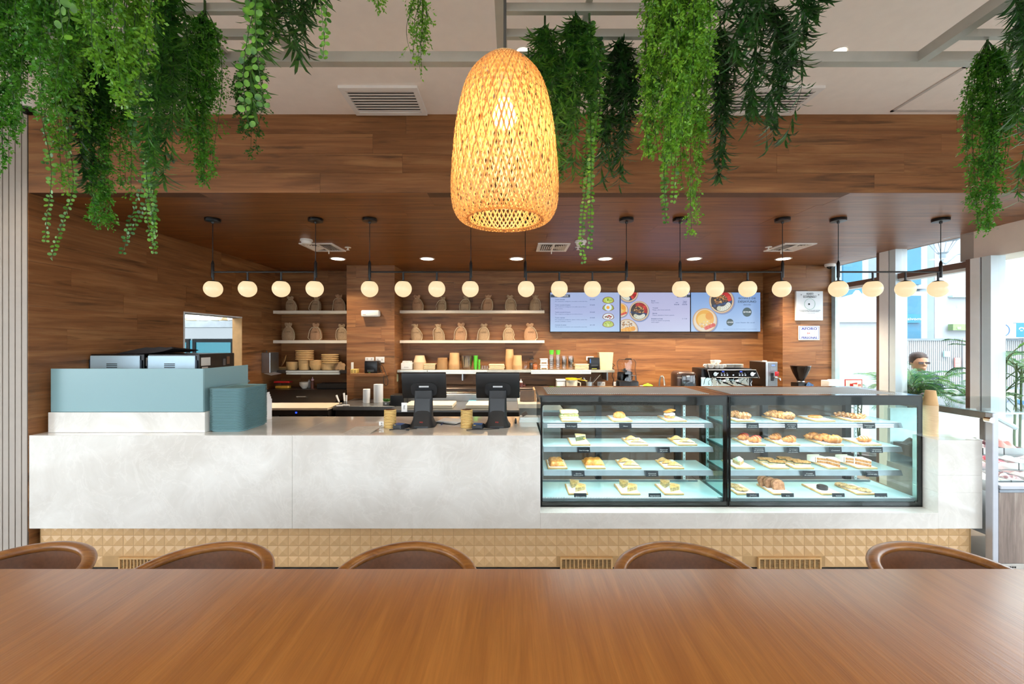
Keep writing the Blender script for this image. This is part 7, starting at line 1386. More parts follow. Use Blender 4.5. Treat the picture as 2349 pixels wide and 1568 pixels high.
for y, h, p, ls in ((250, 'Tostón avocado', 'S/12.00', ['Pan campesino multigrano con palta y aceite de oliva']), (363, 'Tostón avocado & queso', 'S/16.00', ['Pan campesino multigrano con palta, queso feta y', 'queso crema.']), (513, 'Tostón avocado & huevo', 'S/15.00', ['Pan campesino multigrano con palta y huevo.']),
                    (627, 'Tostón caprese', 'S/14.00', ['Pan campesino multigrano, queso crema, queso feta,', 'tomate confitado y pesto.']), (778, 'Canasta de panes', 'S/11.00', ['Mix de panes artesanales con mantequilla especiada.'])):
    stext(h, 118, y, 20, 9.7*len(h)*1.5, ink, s1, bold=.02); stext(p, 842, y, 20, 100, ink, s1, bold=.02)
    for k, l in enumerate(ls): stext(l, 118, y+38+37*k, 18, min(665, 13.4*len(l)), ink, s1)
def toast(cy, top, kind):
    br, gr = EM('#8a5a30', .8), EM(('#b9cf4a', '#a9c04a', '#8a7a3c', '#bcd258')[kind], .85)
    sh = lambda k: [(1222+118*k*math.cos(a)*(1 if math.sin(a) > 0 else .92), cy+8+(62 if math.sin(a) > 0 else 70)*k*math.sin(a)) for a in [2*PI*i/26 for i in range(26)]]
    sdisc(0, 0, 0, br, s1, 1, poly=sh(1.08), nm='toast_crust'); sdisc(0, 0, 0, EM('#e3ecf3', .9) if kind == 2 else gr, s1, 2, poly=sh(.93), nm='toast_topping'); rr = random.Random(kind)
    for k in range(14 if kind != 1 else 8):
        a, q = rr.uniform(0, 6.28), math.sqrt(rr.uniform(0, 1))*.72; sdisc(1222+100*q*math.cos(a), cy+8+52*q*math.sin(a), rr.uniform(9, 17), EM(rr.choice((('#7f9e2c', '#d8e58a'), ('#86a035', '#cfe07a'), ('#6a6a2c', '#b4432e'), ('#8fae3a', '#dceaa0'))[kind]), .85), s1, 3, nm='topping_piece')
    if kind == 1: sdisc(1222, cy, 72, EM('#cfe3f5', .95), s1, 4, nm='egg_white'); sdisc(1215, cy+2, 34, EM('#f0a718', .95), s1, 5, nm='egg_yolk')
for k, y in enumerate((250, 403, 590, 745)): toast(y, 0, k)
def bowl(cx, cy, r, par, cv, clip, kind, seed, rot=0):
    rr = random.Random(seed); D = lambda x, y, q, col, lay, nm='fruit', ry=None: sdisc(cx+(x*math.cos(rot)-y*math.sin(rot))*r, cy+(x*math.sin(rot)+y*math.cos(rot))*r, q*r, EM(col, .85), par, lay, cv, nm=nm, clip=clip, ry=ry*r if ry else None)
    D(.05, .07, 1.04, '#7f93c2', .2, 'bowl_shadow'); D(0, 0, 1.0, '#caa178', 1, 'bowl_rim'); D(0, 0, .93, '#e8d3b0', 1.5, 'bowl_inner'); D(0, 0, .86, '#3a2a22' if kind == 0 else '#e8dcc8', 2, 'bowl_fill')
    if kind == 0:
        for k in range(46): a, q = rr.uniform(0, 6.28), math.sqrt(rr.uniform(0, 1)); D(.02+.55*q*math.cos(a), -.12+.42*q*math.sin(a), rr.uniform(.04, .075), rr.choice(('#c98a3c', '#a5682a', '#e0b068', '#8a5526')), 3+.01*k, 'granola')
        for k in range(9): a = -2.0+k*.26; D(.66*math.cos(a), .66*math.sin(a), .17, rr.choice(('#c81f1c', '#dd3a2c', '#a81414')), 4+.05*k, 'strawberry')
        for k in range(10): s = -.78+1.5*k/9; D(s, .28-.1*s*s+rr.uniform(-.03, .03), .10, rr.choice(('#1f3a66', '#2a4a7c', '#16294a')), 5+.02*k, 'blueberry')
        for k in range(12): a = PI*.24+k*.125; D(.63*math.cos(a), .63*math.sin(a), .19, ('#eef3ee', '#d5d3b4')[k % 2], 6+.05*k, 'banana_slice')
    elif kind == 1:
        for k in range(30): a, q = rr.uniform(0, 6.28), math.sqrt(rr.uniform(0, 1)); D(-.1+.6*q*math.cos(a), -.45+.32*q*math.sin(a), .06, rr.choice(('#a87a48', '#d8a868', '#8a5a30')), 3+.01*k, 'granola')
        for k in range(9): D(-.55+.14*k, .12-.03*k, .22, ('#f0a11e', '#f5b53a')[k % 2], 4+.05*k, 'mango_slice')
        for k in range(8): D(-.2+.12*k, .58-.03*k, .19, ('#f3d35a', '#f8e38c')[k % 2], 5+.05*k, 'pineapple_slice')
    elif kind == 2:
        D(.0, -.12, .74, '#f2b23a', 3, 'mango'); D(-.1, -.05, .5, '#f8cf6a', 3.5, 'mango_light'); D(.35, -.35, .3, '#ee9f22', 4, 'mango_dark')
        for k in range(26): a, q = rr.uniform(0, 6.28), math.sqrt(rr.uniform(0, 1)); D(.0+.6*q*math.cos(a), .35+.3*q*math.sin(a), .06, rr.choice(('#e8d0a8', '#d8b078', '#f3e4c8')), 5+.01*k, 'granola')
        for k in range(6): D(.1+.12*k, .62-.05*k, .15, ('#e8604a', '#d8402e')[k % 2], 6+.05*k, 'strawberry')
bowl(1640, 90, 205, s2, SX, C2, 0, 3, .9); bowl(1480, 460, 150, s2, SX, C2, 2, 4); bowl(1862, 478, 205, s2, SX, C2, 0, 5, .1); bowl(1610, 870, 225, s2, SX, C2, 1, 6)
bowl(1490, 270, 258, s3, SX3, C3, 0, 7, -.25); bowl(1145, 675, 255, s3, SX3, C3, 2, 8)
sdisc(0, 0, 0, EM('#35425a', .7), s2, 1, cv=SX3, poly=[(570, 140), (842, 140), (842, 196), (570, 196)], nm='heading_band', clip=C2); stext('BOWLS', 775, 186, 34, 165, inkw, s2, cv=SX3, al='RIGHT')
for s, x, y, w, b_ in (('Bowls', 35, 278, 78, .03), ('Elige tu base:', 35, 316, 158, 0), ('Acaí', 540, 314, 52, .01), ('Yogurt', 688, 286, 86, .01), ('griego', 688, 314, 80, .01), ('S/26.00', 508, 354, 104, .03), ('S/24.00', 674, 354, 104, .03), ('Tropical', 62, 425, 108, .03), ('Mango, piña, fresas y granola.', 58, 464, 372, 0),
                     ('Berries', 62, 537, 92, .03), ('Plátano, arándanos, fresas y granola.', 58, 574, 455, 0), ('Ensalada de frutas', 35, 648, 236, .03), ('S/ 17.00', 674, 648, 100, 0), ('Frutas de estación con granola,', 35, 685, 382, 0), ('miel y yogurt.', 35, 720, 165, 0)): stext(s, x, y, 20, w, ink, s2, cv=SX3, bold=b_)
for s, x, y, c, w, m_, bo in (('BOWLS DE', 2020, 236, 42, 355, inkd, .0), ('DESAYUNO', 2020, 305, 42, 375, inkd, .02), ('desde', 2020, 360, 28, 155, EM('#44576d', .7), 0), ('con base de acaí', 1978, 728, 24, 395, EM('#3b5a86', .75), 0), ('Válido hasta el 31 de mayo 2024. No acumulable con otras promociones', 1875, 860, 11, 690, ink, 0)): stext(s, x, y, c, w, m_, s3, cv=SX3, al='CENTER', bold=bo)
sdisc(2020, 502, 95, EM('#3d5a5c', .7), s3, 1, cv=SX3, nm='price_disc'); stext('S/19.00', 2020, 516, 34, 155, inkw, s3, cv=SX3, al='CENTER', bold=.02); sdisc(1665, 714, 74, EM('#3d5a5c', .7), s3, 1, cv=SX3, nm='price_disc'); stext('+S/4.00', 1665, 726, 28, 130, inkw, s3, cv=SX3, al='CENTER', bold=.02)
# ------------------------------------------------------------------ wall signs
yq = YP-.035; t = thing('eco_sign', 'white square board reading aliado ecofriendly on the window pilaster', 'sign', (PX(1857, yq), yq, PZ(734.5, yq)))
MB().rbox(PX(1826.5, yq), PX(1888, yq), yq, YP-.0015, PZ(734.5, yq), PZ(667.5, yq), .002, 1).build('board', M('#dfe3e8', .35, var=.02), t)
gi = M('#3f4c55', .6); GX = lambda z: 1800+z*120/1254; GY = lambda z: 650+z*150/1568
def gtext(s, zx, zy, cap, w, m_, par, y, al='CENTER', bold=0.0): return text(s, (PX(GX(zx), y), y-.0012, PZ(GY(zy), y)), S(cap*120/1254, y), m_, par, fit=S(w*120/1254, y), align=al, bold=bold)
gtext('ALIADO', 605, 268, 48, 170, gi, t, yq, bold=.02); gtext('ECOFRIENDLY', 603, 343, 54, 315, gi, t, yq, bold=.02)
for s, y_, w in (('ESTE NEGOCIO SE PREOCUPA DE CUIDAR Y DE COMER', 650, 510), ('SOSTENIBLE EN LA MESA, CON MÁS ECOFRIENDLY', 675, 460)): gtext(s, 600, y_, 15, w, gi, t, yq)
gtext('Descubre más en nuestra web', 600, 716, 11, 240, M('#8a949c', .6), t, yq); gtext('Fundación', 388, 832, 18, 125, M('#8a949c', .6), t, yq); gtext('P A Y A', 812, 838, 24, 120, M('#a9b8c0', .6), t, yq)
ring = MB(); n = 40; cx, cz_ = PX(GX(602), yq), PZ(GY(492), yq); r1, r2 = S(131*120/1254, yq), S(124*120/1254, yq); ring.add([(cx+r*math.cos(2*PI*i/n), yq-.001, cz_+r*math.sin(2*PI*i/n)) for r in (r1, r2) for i in range(n)], [(i, (i+1) % n, n+(i+1) % n, n+i) for i in range(n)]); ring.build('seal_ring', M('#58a88e', .5), t)
b = MB(); b.lathe([(0, 0), (S(2, yq), 0)], 12); b.v = [(cx-.01+x, yq-.001, cz_+y) for x, y, z in b.v]; b.build('seal_mark', M('#a9cfc4', .5), t)
for zx in (395, 812): b = MB(); b.tube([(PX(GX(zx), yq), yq-.006, PZ(GY(270), yq)), (PX(GX(zx), yq), yq-.0005, PZ(GY(270), yq))], .006, 10); b.build('screw_cap', M('#3d4a52', .3), t)
yq = YP-.012; t = thing('capacity_sign', 'white plaque reading aforo 84 personas', 'sign', (PX(1856, yq), yq, PZ(779, yq))); MB().rbox(PX(1832, yq), PX(1880.5, yq), yq, YP-.0015, PZ(779.5, yq), PZ(747, yq), .001, 1).build('board', M('#eceee6', .4, var=.02), t); mb_ = M('#2b3a94', .5)
def frame(zx0, zx1, zy0, zy1, w, m_): 
    b = MB(); a, c, d, e = PX(GX(zx0), yq), PX(GX(zx1), yq), PZ(GY(zy1), yq), PZ(GY(zy0), yq); w = S(w*120/1254, yq)
    for q in ((a, c, e-w, e), (a, c, d, d+w), (a, a+w, d, e), (c-w, c, d, e)): b.box(q[0], q[1], yq-.0012, yq-.0002, q[2], q[3])
    b.build('border', m_, t)
frame(356, 824, 1035, 1332, 10, M('#3d5c9c', .5)); frame(460, 720, 1122, 1257, 6, M('#7f93bb', .5)); gtext('AFORO', 590, 1110, 56, 385, mb_, t, yq, bold=.05); gtext('PERSONAS', 590, 1315, 42, 375, mb_, t, yq, bold=.05); gtext('84', 570, 1212, 42, 70, M('#e0414e', .5), t, yq, bold=.02)

# ------------------------------------------------------------------ ice cream counter
gx0, gx1 = BX1+.008, 4.5; gy0, gy1 = 3.04, 3.95; ztp = PZ(948, gy0); zsl = PZ(1112, gy0)
t = thing('gelato_counter', 'glass fronted ice cream counter with grey wood base', 'counter', ((gx0+gx1)/2, 3.5, 0)); m_gal = M('#b9bcc4', .35, .5, var=.03)
MB().rbox(gx0, gx0+.043, gy0, gy0+.05, 0.02, ztp, .003, 1).build('corner_post', m_gal, t); MB().rbox(gx0+.004, gx0+.05, gy0+.05, gy1, ztp-.05, ztp-.002, .003, 1).build('side_rail', M('#8f8880', .35, .6), t); MB().rbox(gx0, gx0+.04, gy0+.05, gy0+.09, ZBLK, ztp-.05, .003, 1).build('inner_post', M('#6f6a66', .4, .5), t)
MB().box(gx0+.018, gx0+.024, gy0+.09, gy1, ZBLK-.05, ztp-.05).build('side_pane', m_glass_case, t); MB().box(gx0-.0, gx1, gy0+.01, gy1, ztp, ztp+.008).build('top_glass', GLASS('counter_top_glass', (.90, .97, .96), 1.0, .02), t)
MB().add([(gx0+.045, gy0+.012, zsl), (gx1, gy0+.012, zsl), (gx1, gy0+.012, ztp), (gx0+.045, gy0+.012, ztp), (gx0+.045, gy0+.018, zsl), (gx1, gy0+.018, zsl), (gx1, gy0+.018, ztp), (gx0+.045, gy0+.018, ztp)], [(0, 1, 2, 3), (7, 6, 5, 4), (0, 4, 5, 1), (1, 5, 6, 2), (2, 6, 7, 3), (3, 7, 4, 0)]).build('front_glass', m_glass_case, t)
p = P(2272, 963, gy0); MB().tube([(p.x, gy0+.03, p.z), (p.x, gy0-.012, p.z)], .021, 16).build('glass_clamp', m_chrome, t, 40)
MB().rbox(gx0+.044, gx1, gy0-.01, gy0+.06, zsl-.03, zsl, .004, 1).build('sill', m_gal, t); MB().rbox(gx0+.044, gx1, gy0-.004, gy0+.04, zsl-.055, zsl-.032, .003, 1).build('sill_trim', M('#8f98a2', .35, .6), t)
for k in range(4): a = gx0+.046+k*.26; MB().box(a, min(a+.258, gx1), gy0+.002, gy0+.03, .13, zsl-.056).build('panel', m_grey_wood, t)
MB().rbox(gx0+.046, gx1, gy0+.004, gy0+.03, .02, .125, .002, 1).build('kick_plate', M('#b9b3ab', .4, .4), t); h = MB()
for k in range(6):
    for i in range(6):
        for j in range(4): a = gx0+.075+k*.16+i*.017; h.box(a, a+.011, gy0+.002, gy0+.0039, .045+j*.017, .056+j*.017)
h.build('vent_holes', M('#1f1b18', .9), t)
MB().box(gx0+.044, gx1, gy0+.06, gy1, .3, .62).build('tank', M('#cfd6da', .35, .4), t); MB().box(gx0+.05, gx1, gy1-.03, gy1, .62, ztp-.10).build('rear_wall', M('#e3ebee', .4), t)
MB().tube([(gx0+.30, 3.4, ztp-.02), (gx0+.62, 3.42, ztp-.18)], .02, 8).build('lid_support', M('#8f9aa2', .4, .5), t)
gl_ = bpy.data.lights.new('gelato_led', 'AREA'); gl_.shape = 'RECTANGLE'; gl_.size = gx1-gx0-.1; gl_.size_y = .04; gl_.energy = 9; gl_.color = (.9, .97, 1); go_ = bpy.data.objects.new('gelato_led', gl_); COL.objects.link(go_); go_.parent = t; go_.location = Vector(((gx0+gx1)/2, gy0+.12, ztp-.03))-wloc(t)  # unseen lamp added to brighten the inside of the counter
MB().box(gx0+.05, gx1, gy0+.09, gy0+.12, ztp-.02, ztp-.004).build('led_or_fill_bar', m_led, t)  # glowing bar added to go with the fill lamp
fl = ('#e9dcc0', '#5a2f35', '#d98a80', '#efe6d2', '#3b3a40', '#f0d9a0', '#c9a890', '#8f1f35', '#efe9dd', '#d8b8b8', '#4a3428', '#e4d4a8')
fn_ = ('cream', 'dark berry', 'pink', 'vanilla', 'cookies', 'yellow', 'caramel', 'raspberry', 'white', 'rose', 'chocolate', 'lemon')
i = 0
for r in range(3):
    for c in range(5):
        x = gx0+.06+c*.185; y = gy0+.09+r*.26; z = .70+.055*r; tp = thing('gelato_pan', 'steel pan of %s gelato, %s row, %s from the counter post' % (fn_[i % 12], ('front', 'middle', 'rear')[r], ('first', 'second', 'third', 'fourth', 'fifth')[c]), 'pan', (x+.088, y+.12, z-.08), 'gelato pans'); b = MB(); b.box(x, x+.175, y, y+.005, z-.10, z); b.box(x, x+.175, y+.245, y+.25, z-.10, z); b.box(x, x+.005, y+.005, y+.245, z-.10, z); b.box(x+.17, x+.175, y+.005, y+.245, z-.10, z); b.box(x+.005, x+.17, y+.005, y+.245, z-.10, z-.095); b.build('pan_body', m_steel, tp)
        rr = random.Random(i); f1, f2 = rr.uniform(0, 6), rr.uniform(4, 8); b = MB(); b.grid(lambda u, v: (x+.006+.163*u, y+.006+.238*v, z-.035+(.075 if r == 2 else .045)*(math.sin(PI*u)*math.sin(PI*v))**.5*(1+.35*math.sin(f2*u*2+f1)*math.cos(f2*v*1.6))), 16, 18); b.build('gelato', crustmat('gelato_%d' % i, fl[i % 12], fl[i % 12], '#f3ead8' if i % 2 else fl[i % 12], 25, .6, .5), tp, 60); i += 1
# ------------------------------------------------------------------ room behind the hatch
b = MB(); b.box(-6.2, -6.15, 4.0, 7.2, 0, 2.8); b.box(-6.2, -3.69, 7.15, 7.2, 0, 2.8); b.box(-6.2, -3.69, 4.0, 4.05, 0, 2.8); struct('wall_storeroom', b, M('#dfe6e8', .8, var=.02)); struct('ceiling_storeroom', MB().box(-6.2, -3.69, 4.0, 7.2, 2.8, 2.85), m_white); struct('floor_storeroom', MB().box(-6.2, -3.69, 4.0, 7.2, -.05, 0), m_floor)
ld = thing('storeroom_fill_light', 'unseen tube light added to brighten the storeroom behind the hatch', 'light', (-4.6, 5.4, 2.79)); MB().box(-5.2, -4.0, 5.35, 5.45, 2.76, 2.795).build('tube', EM('#eaf6ff', 6), ld); la = bpy.data.lights.new('storeroom_fill_tube', 'AREA'); la.shape = 'RECTANGLE'; la.size = 1.2; la.size_y = .1; la.energy = 45; la.color = (.88, .96, 1); lo = bpy.data.objects.new('storeroom_fill_tube', la); COL.objects.link(lo); lo.parent = ld; lo.location = (0, 0, -.04)  # unseen ceiling tube added to light the storeroom
yfz = 6.2; fx0, fx1 = PX(380, yfz), PX(536, yfz); t = thing('glass_door_fridge', 'glass door fridge with white header seen through the hatch', 'fridge', ((fx0+fx1)/2, 6.5, 0)); zh = PZ(751, yfz)
MB().box(fx0, fx1, yfz+.03, 6.9, .0, zh).build('cabinet', M('#e8eef2', .4), t); MB().rbox(fx0, fx1, yfz, yfz+.029, PZ(776, yfz), zh, .004, 1).build('header', EM('#dcecf6', .85), t); fr = MB(); zt0 = PZ(777, yfz)
for a, c in ((fx0, PX(434, yfz)), (PX(441, yfz), fx1)):
    d = MB().box(a+.03, c-.03, yfz+.012, yfz+.018, .2, zt0-.04).build('door_glass', m_glass_case, t); f_ = MB(); f_.box(a, c, yfz, yfz+.03, zt0-.05, zt0); f_.box(a, a+.045, yfz, yfz+.03, .15, zt0-.05); f_.box(c-.045, c, yfz, yfz+.03, .15, zt0-.05); f_.build('door_frame', m_black, t)
MB().box(fx0+.02, fx1-.02, yfz+.019, yfz+.0295, .2, zt0-.02).build('lit_interior', EM('#5fc0dc', .75), t)
t = thing('storeroom_shelf', 'steel shelf holding bags above the fridge', 'shelf', (-4.2, 5.9, PZ(752, 5.9))); zs_ = PZ(749, 5.9); MB().box(PX(390, 5.9), PX(540, 5.9)+.2, 5.88, 6.15, zs_-.01, PZ(736, 5.9)-.0).build('shelf_body', M('#8b9298', .4, .5), t)
for k, px in enumerate((432, 458, 486, 512, 530)): b = MB(); rr = random.Random(k); b.lathe([(0, 0), (.07, 0), (.085, .03), (.075, .07), (.04, .10), (0, .11)], 14, (PX(px, 5.95), 6.0, PZ(735, 5.95)+.002), fn=lambda x, y, z, a: (x*(1+.2*math.sin(3*a+k)), y*(1+.2*math.cos(4*a)), z)); one('plastic_bag', b, M(('#c9b9a0', '#e8e6e0', '#d8dccf', '#c9b08a', '#e8e6e0')[k], .35, var=.2), '%s plastic food bag on the storeroom shelf' % ordn[k], 'bag', 'bags on the storeroom shelf', smooth=40)

# ------------------------------------------------------------------ street outside
m_conc = M('#8b8a86', .9, var=.05, scale=2); struct('ground', MB().box(-30, 60, -40, 70, -.16, -.11), m_conc)
m_bld = M('#75848f', .8, var=.03, scale=2); m_bldw = M('#9aa0a4', .85, var=.02, scale=2); m_wing = M('#1d5f7a', .4, .0, var=.15, scale=.8); m_wfr = M('#8e9aa1', .7)
def pbox(mb, px0, px1, py0, py1, Y, d): mb.box(PX(px0, Y), PX(px1, Y), Y, Y+d, PZ(py1, Y), PZ(py0, Y)); return mb
t = thing('office_building', 'pale blue grey office block with teal windows across the street', 'building', (PX(2085, 15), 15, -.11)); Y = 15
MB().box(PX(1900, Y), PX(2143, Y), Y, Y+6, -.11, 8).build('wall', m_bld, t)
for x0, x1, y0, y1 in ((2055, 2113, 470, 652), (2055, 2113, 678, 790), (1935, 1978, 470, 682), (1935, 1978, 700, 790)):
    f_ = pbox(MB(), x0-5, x1+14, y0-10, y1+10, Y-.25, .24).build('window_surround', m_wfr, t); pbox(MB(), x0, x1, y0, y1, Y-.32, .065).build('window', m_wing, t)
t = thing('street_sign', 'cyan telephone company sign seen reversed in the office window', 'sign', (PX(2088, 14.6), 14.6, PZ(741, 14.6))); pbox(MB(), 2059, 2113, 720, 740, 14.6, .082).build('panel', M('#0b6a98', .5, var=.02), t); text('movistar', (PX(2113, 14.57), 14.57, PZ(734, 14.57)), S(6.5, 14.57), M('#dff2fa', .5), t, fit=S(46, 14.57), align='LEFT', mirror=True)
t = thing('white_building', 'sunlit white building beyond the fence', 'building', (PX(2300, 17), 17, -.11)); MB().box(PX(2144, 17), 24, 17, 22, -.11, 9).build('wall', m_bldw, t); text('y', (PX(2196, 16.95), 16.95, PZ(706, 16.95)), S(7, 16.95), M('#e8c9b8', .7), t); pbox(MB(), 2186, 2240, 677, 681, 16.8, .18).build('ledge', M('#b9d0d0', .6), t)
t = thing('low_white_building', 'low white flat roofed building behind the palms by the mullion', 'building', (PX(1960, 13), 13, -.11)); MB().box(PX(1905, 13), PX(2045, 13), 13, 14.4, -.11, PZ(684, 13)).build('wall', m_bldw, t); MB().box(PX(1905, 13), PX(2045, 13), 12.9, 12.99, PZ(738.5, 13), PZ(737, 13)).build('ledge', M('#c9d3d8', .7), t); MB().lathe([(.55, 0), (.4, .12), (.12, .2), (.05, .32), (0, .33)], 20, (PX(1966, 13.6), 13.6, PZ(684, 13))).build('roof_vent', m_bldw, t, 40)
t = thing('green_sign', 'small green shop sign on the white building', 'sign', (PX(2198, 16.8), 16.8, PZ(757, 16.8))); pbox(MB(), 2186.5, 2245, 743, 757, 16.7, .2).build('panel', M('#7a9560', .6), t); text('es', (PX(2196, 16.68), 16.68, PZ(754, 16.68)), S(7, 16.68), m_white, t, bold=.05)
# fence with palings
Y = 10.0; t = thing('street_fence', 'white metal paling fence along the street', 'fence', (PX(2210, Y), Y, -.11)); m_fence = M('#8d9294', .6, var=.02); m_fsh = M('#6d7a80', .6)
MB().box(PX(2070, Y), PX(2420, Y), Y-.04, Y+.04, PZ(779, Y)-.02, PZ(776, Y)).build('top_rail', m_fsh, t); MB().box(PX(2070, Y), PX(2420, Y), Y-.04, Y+.04, PZ(892, Y), PZ(888, Y)).build('bottom_rail', m_fsh, t); b = MB(); k = 2071.0
while k < 2420: b.box(PX(k, Y), PX(k+2.9, Y), Y-.02, Y+.02, PZ(892, Y), PZ(779, Y)); k += 4.6
o = b.build('palings', m_fence, t); o['kind'] = 'stuff'
for px in (2071, 2209, 2347): MB().box(PX(px, Y)-.05, PX(px, Y)+.05, Y-.05, Y+.05, -.11, PZ(775, Y)).build('fence_post', m_fence, t)
MB().box(PX(2070, 10.6), PX(2420, 10.6), 10.6, 10.8, -.11, .35).build('kerb_wall', m_bldw, t)
t = thing('parking_sign', 'white parking sign with a blue circled E and cyan end panel', 'sign', (PX(2310, 9.9), 9.9, PZ(778, 9.9))); Y = 9.85; pbox(MB(), 2270, 2331, 741, 775, Y, .06).build('white_panel', M('#8e959b', .5, var=.01), t); pbox(MB(), 2331, 2420, 740, 773, Y, .06).build('cyan_panel', M('#0a68a0', .5, var=.02), t)
mc = M('#0b4f86', .5); b = MB(); n = 36; c = P(2299, 757, Y); b.add([(c.x+r*math.cos(2*PI*i/n)*1.12, Y-.004, c.z+r*math.sin(2*PI*i/n)*.95) for r in (S(15.6, Y), S(13.8, Y)) for i in range(n)], [(i, (i+1) % n, n+(i+1) % n, n+i) for i in range(n)]); b.build('circle', mc, t); text('E', (c.x, Y-.004, c.z-S(7, Y)), S(14, Y), mc, t, align='CENTER', fit=S(11.5, Y), bold=.02)
b = MB(); n = 14; c = P(2343, 755, Y); b.add([(c.x+r*math.cos(PI*i/n)*1.3, Y-.004, c.z+r*math.sin(PI*i/n)) for r in (S(5, Y), S(3, Y)) for i in range(n+1)], [(i, i+1, n+2+i, n+1+i) for i in range(n)]); b.build('arch_logo', m_white, t); text('Los', (c.x-S(3, Y), Y-.004, c.z-S(4, Y)), S(3, Y), m_white, t)
for px, pz0, pz1, col, lb in ((2170, 805, 818, '#8fd0e0', 'pale cyan notice fixed to the fence'), (2195, 820, 842, '#d8807a', 'red and white notice on the fence by the mullion'), (2283, 827, 868, '#3a6fc0', 'blue and white poster on the fence behind the palm')):
    t = thing('fence_notice', lb, 'notice', (PX(px, 9.94), 9.94, PZ(pz1, 9.94)), 'notices on the fence'); pbox(MB(), px-4, px+(9 if px < 2280 else 12), pz0, pz1, 9.93, .02).build('sheet', M(col, .6), t)
    for k in range(3): pbox(MB(), px-3, px+6, pz0+2+k*(pz1-pz0)/3, pz0+3+k*(pz1-pz0)/3, 9.925, .004).build('print_line', m_white, t)
t = thing('street_banner', 'blue vertical banner with chevrons on a post', 'banner', (PX(2070, 8.9), 8.9, -.11)); Y = 8.9; MB().box(PX(2056, Y), PX(2077, Y), Y, Y+.05, -.11, PZ(776, Y)).build('post', m_fence, t); pbox(MB(), 2065, 2075, 790, 845, Y-.012, .01).build('blue_panel', M('#1a5296', .5), t)
for k in range(2): cx_ = PX(2067+3*k, Y); zc_ = PZ(801, Y); b = MB(); b.tube([(cx_, Y-.014, zc_+.03), (cx_+.022, Y-.014, zc_), (cx_, Y-.014, zc_-.03)], .005, 5); b.build('chevron', m_white, t)
text('estar', (PX(2069.5, Y)+.03, Y-.014, PZ(842, Y)), S(5, Y), m_white, t, rot=(PI/2, -PI/2, 0), fit=S(28, Y))
b = MB(); b.lathe([(.03, 0), (.03, .06), (.045, .07), (.045, .13), (0, .15)], 14, (PX(2070, 8.95), 8.93, PZ(776, 8.95)+.001)); one('fence_light', b, M('#d5dadd', .5), 'small white lamp on top of the banner post', 'lamp', smooth=40)
# lantern
Y = 7.5; c = P(2162, 596, Y); t = thing('street_lantern', 'pale iron street lantern outside the upper glazing', 'street lamp', (c.x, Y, -.11)); m_lan = M('#7f8f9a', .6)
MB().lathe([(.02, 0), (.045, .03), (.05, .1), (.085, .13), (0, .14)], 16, (c.x, Y, c.z)).build('finial', m_lan, t, 40); zr = PZ(551, Y)
for k in range(6): a = 2*PI*k/6; MB().tube([(c.x+.07*math.cos(a), Y+.07*math.sin(a), c.z+.13), (c.x+.10*math.cos(a), Y+.10*math.sin(a), c.z+.17), (c.x+.2*math.cos(a), Y+.2*math.sin(a), zr)], .006, 6).build('rib', m_lan, t)
MB().lathe([(.27, 0), (.28, .02), (.1, .1), (0, .16)], 6, (c.x, Y, zr)).build('hood', m_lan, t); MB().tube([(c.x, Y, c.z), (c.x, Y, c.z-.04), (c.x+.05, Y, c.z-.07), (c.x+.25, Y, c.z+.10), (c.x+.42, Y, c.z+.13), (c.x+.5, Y, c.z+.05), (c.x+.5, Y, -.11)], .016, 8).build('bracket_arm', m_lan, t, 50)
# palms
m_palm = LEAF('palm_leaf', '#2f6048', '#74a040', .35); m_palm2 = LEAF('palm_leaf_blue', '#3a6c62', '#669a4c', .35); m_cane = M('#4c6034', .6, var=.2)
def frond(rs, base, d0, length, droop, mat, par, nl=22, lw=.014, ll=.26):
    pts = []; p = np.array(base, float); d = np.array(d0, float); d /= np.linalg.norm(d); n = 18
    for i in range(n): pts.append(p.copy()); p = p+d*length/n; d = d+np.array([0, 0, -droop/n]); d /= np.linalg.norm(d)
    pts = np.array(pts); pts[:, 0] = np.maximum(pts[:, 0], 4.70); V, Q = [], []
    s = np.linspace(.22, .99, nl); bp, bd = lerp_pts(pts, s); up = np.array([0, 0, 1.]); b0 = 0
    for sg in (-1, 1):
        sd = np.cross(bd, up); sd /= np.linalg.norm(sd, axis=1, keepdims=True)+1e-9; l = ll*length*np.sin(PI*(s*.72+.2))*rs.uniform(.85, 1.15, nl)
        dr = bd*.75+sd*sg*.8+up*.12*rs.uniform(.2, 1, nl)[:, None]; dr /= np.linalg.norm(dr, axis=1, keepdims=True); mid = bp+dr*(l*.5)[:, None]; tip = mid+(dr-up*.45)*(l*.5)[:, None]; w = (lw*(.5+l/ll/length*.5))[:, None]
        wv = np.cross(dr, up); wv /= np.linalg.norm(wv, axis=1, keepdims=True)+1e-9; wv = wv*.7+up*.5
        V.append(np.stack([bp-wv*w*.25, bp+wv*w*.25, mid+wv*w*.5, mid-wv*w*.5, tip-wv*.0006, tip+wv*.0006], 1).reshape(-1, 3)); k = np.arange(nl)[:, None]*6+b0; Q.append(np.concatenate([k+np.array([[0, 1, 2, 3]]), k+np.array([[3, 2, 5, 4]])], 0)); b0 += nl*6
    V = np.concatenate(V); V[:, 0] = np.maximum(V[:, 0], 4.675); o = link('frond', np_mesh('frond', V, np.concatenate(Q), mat, wloc(par)), par); MB().tube([tuple(q) for q in pts], [.0055*(1-.7*i/n) for i in range(n)], 5).build('frond_stalk', m_cane, o)
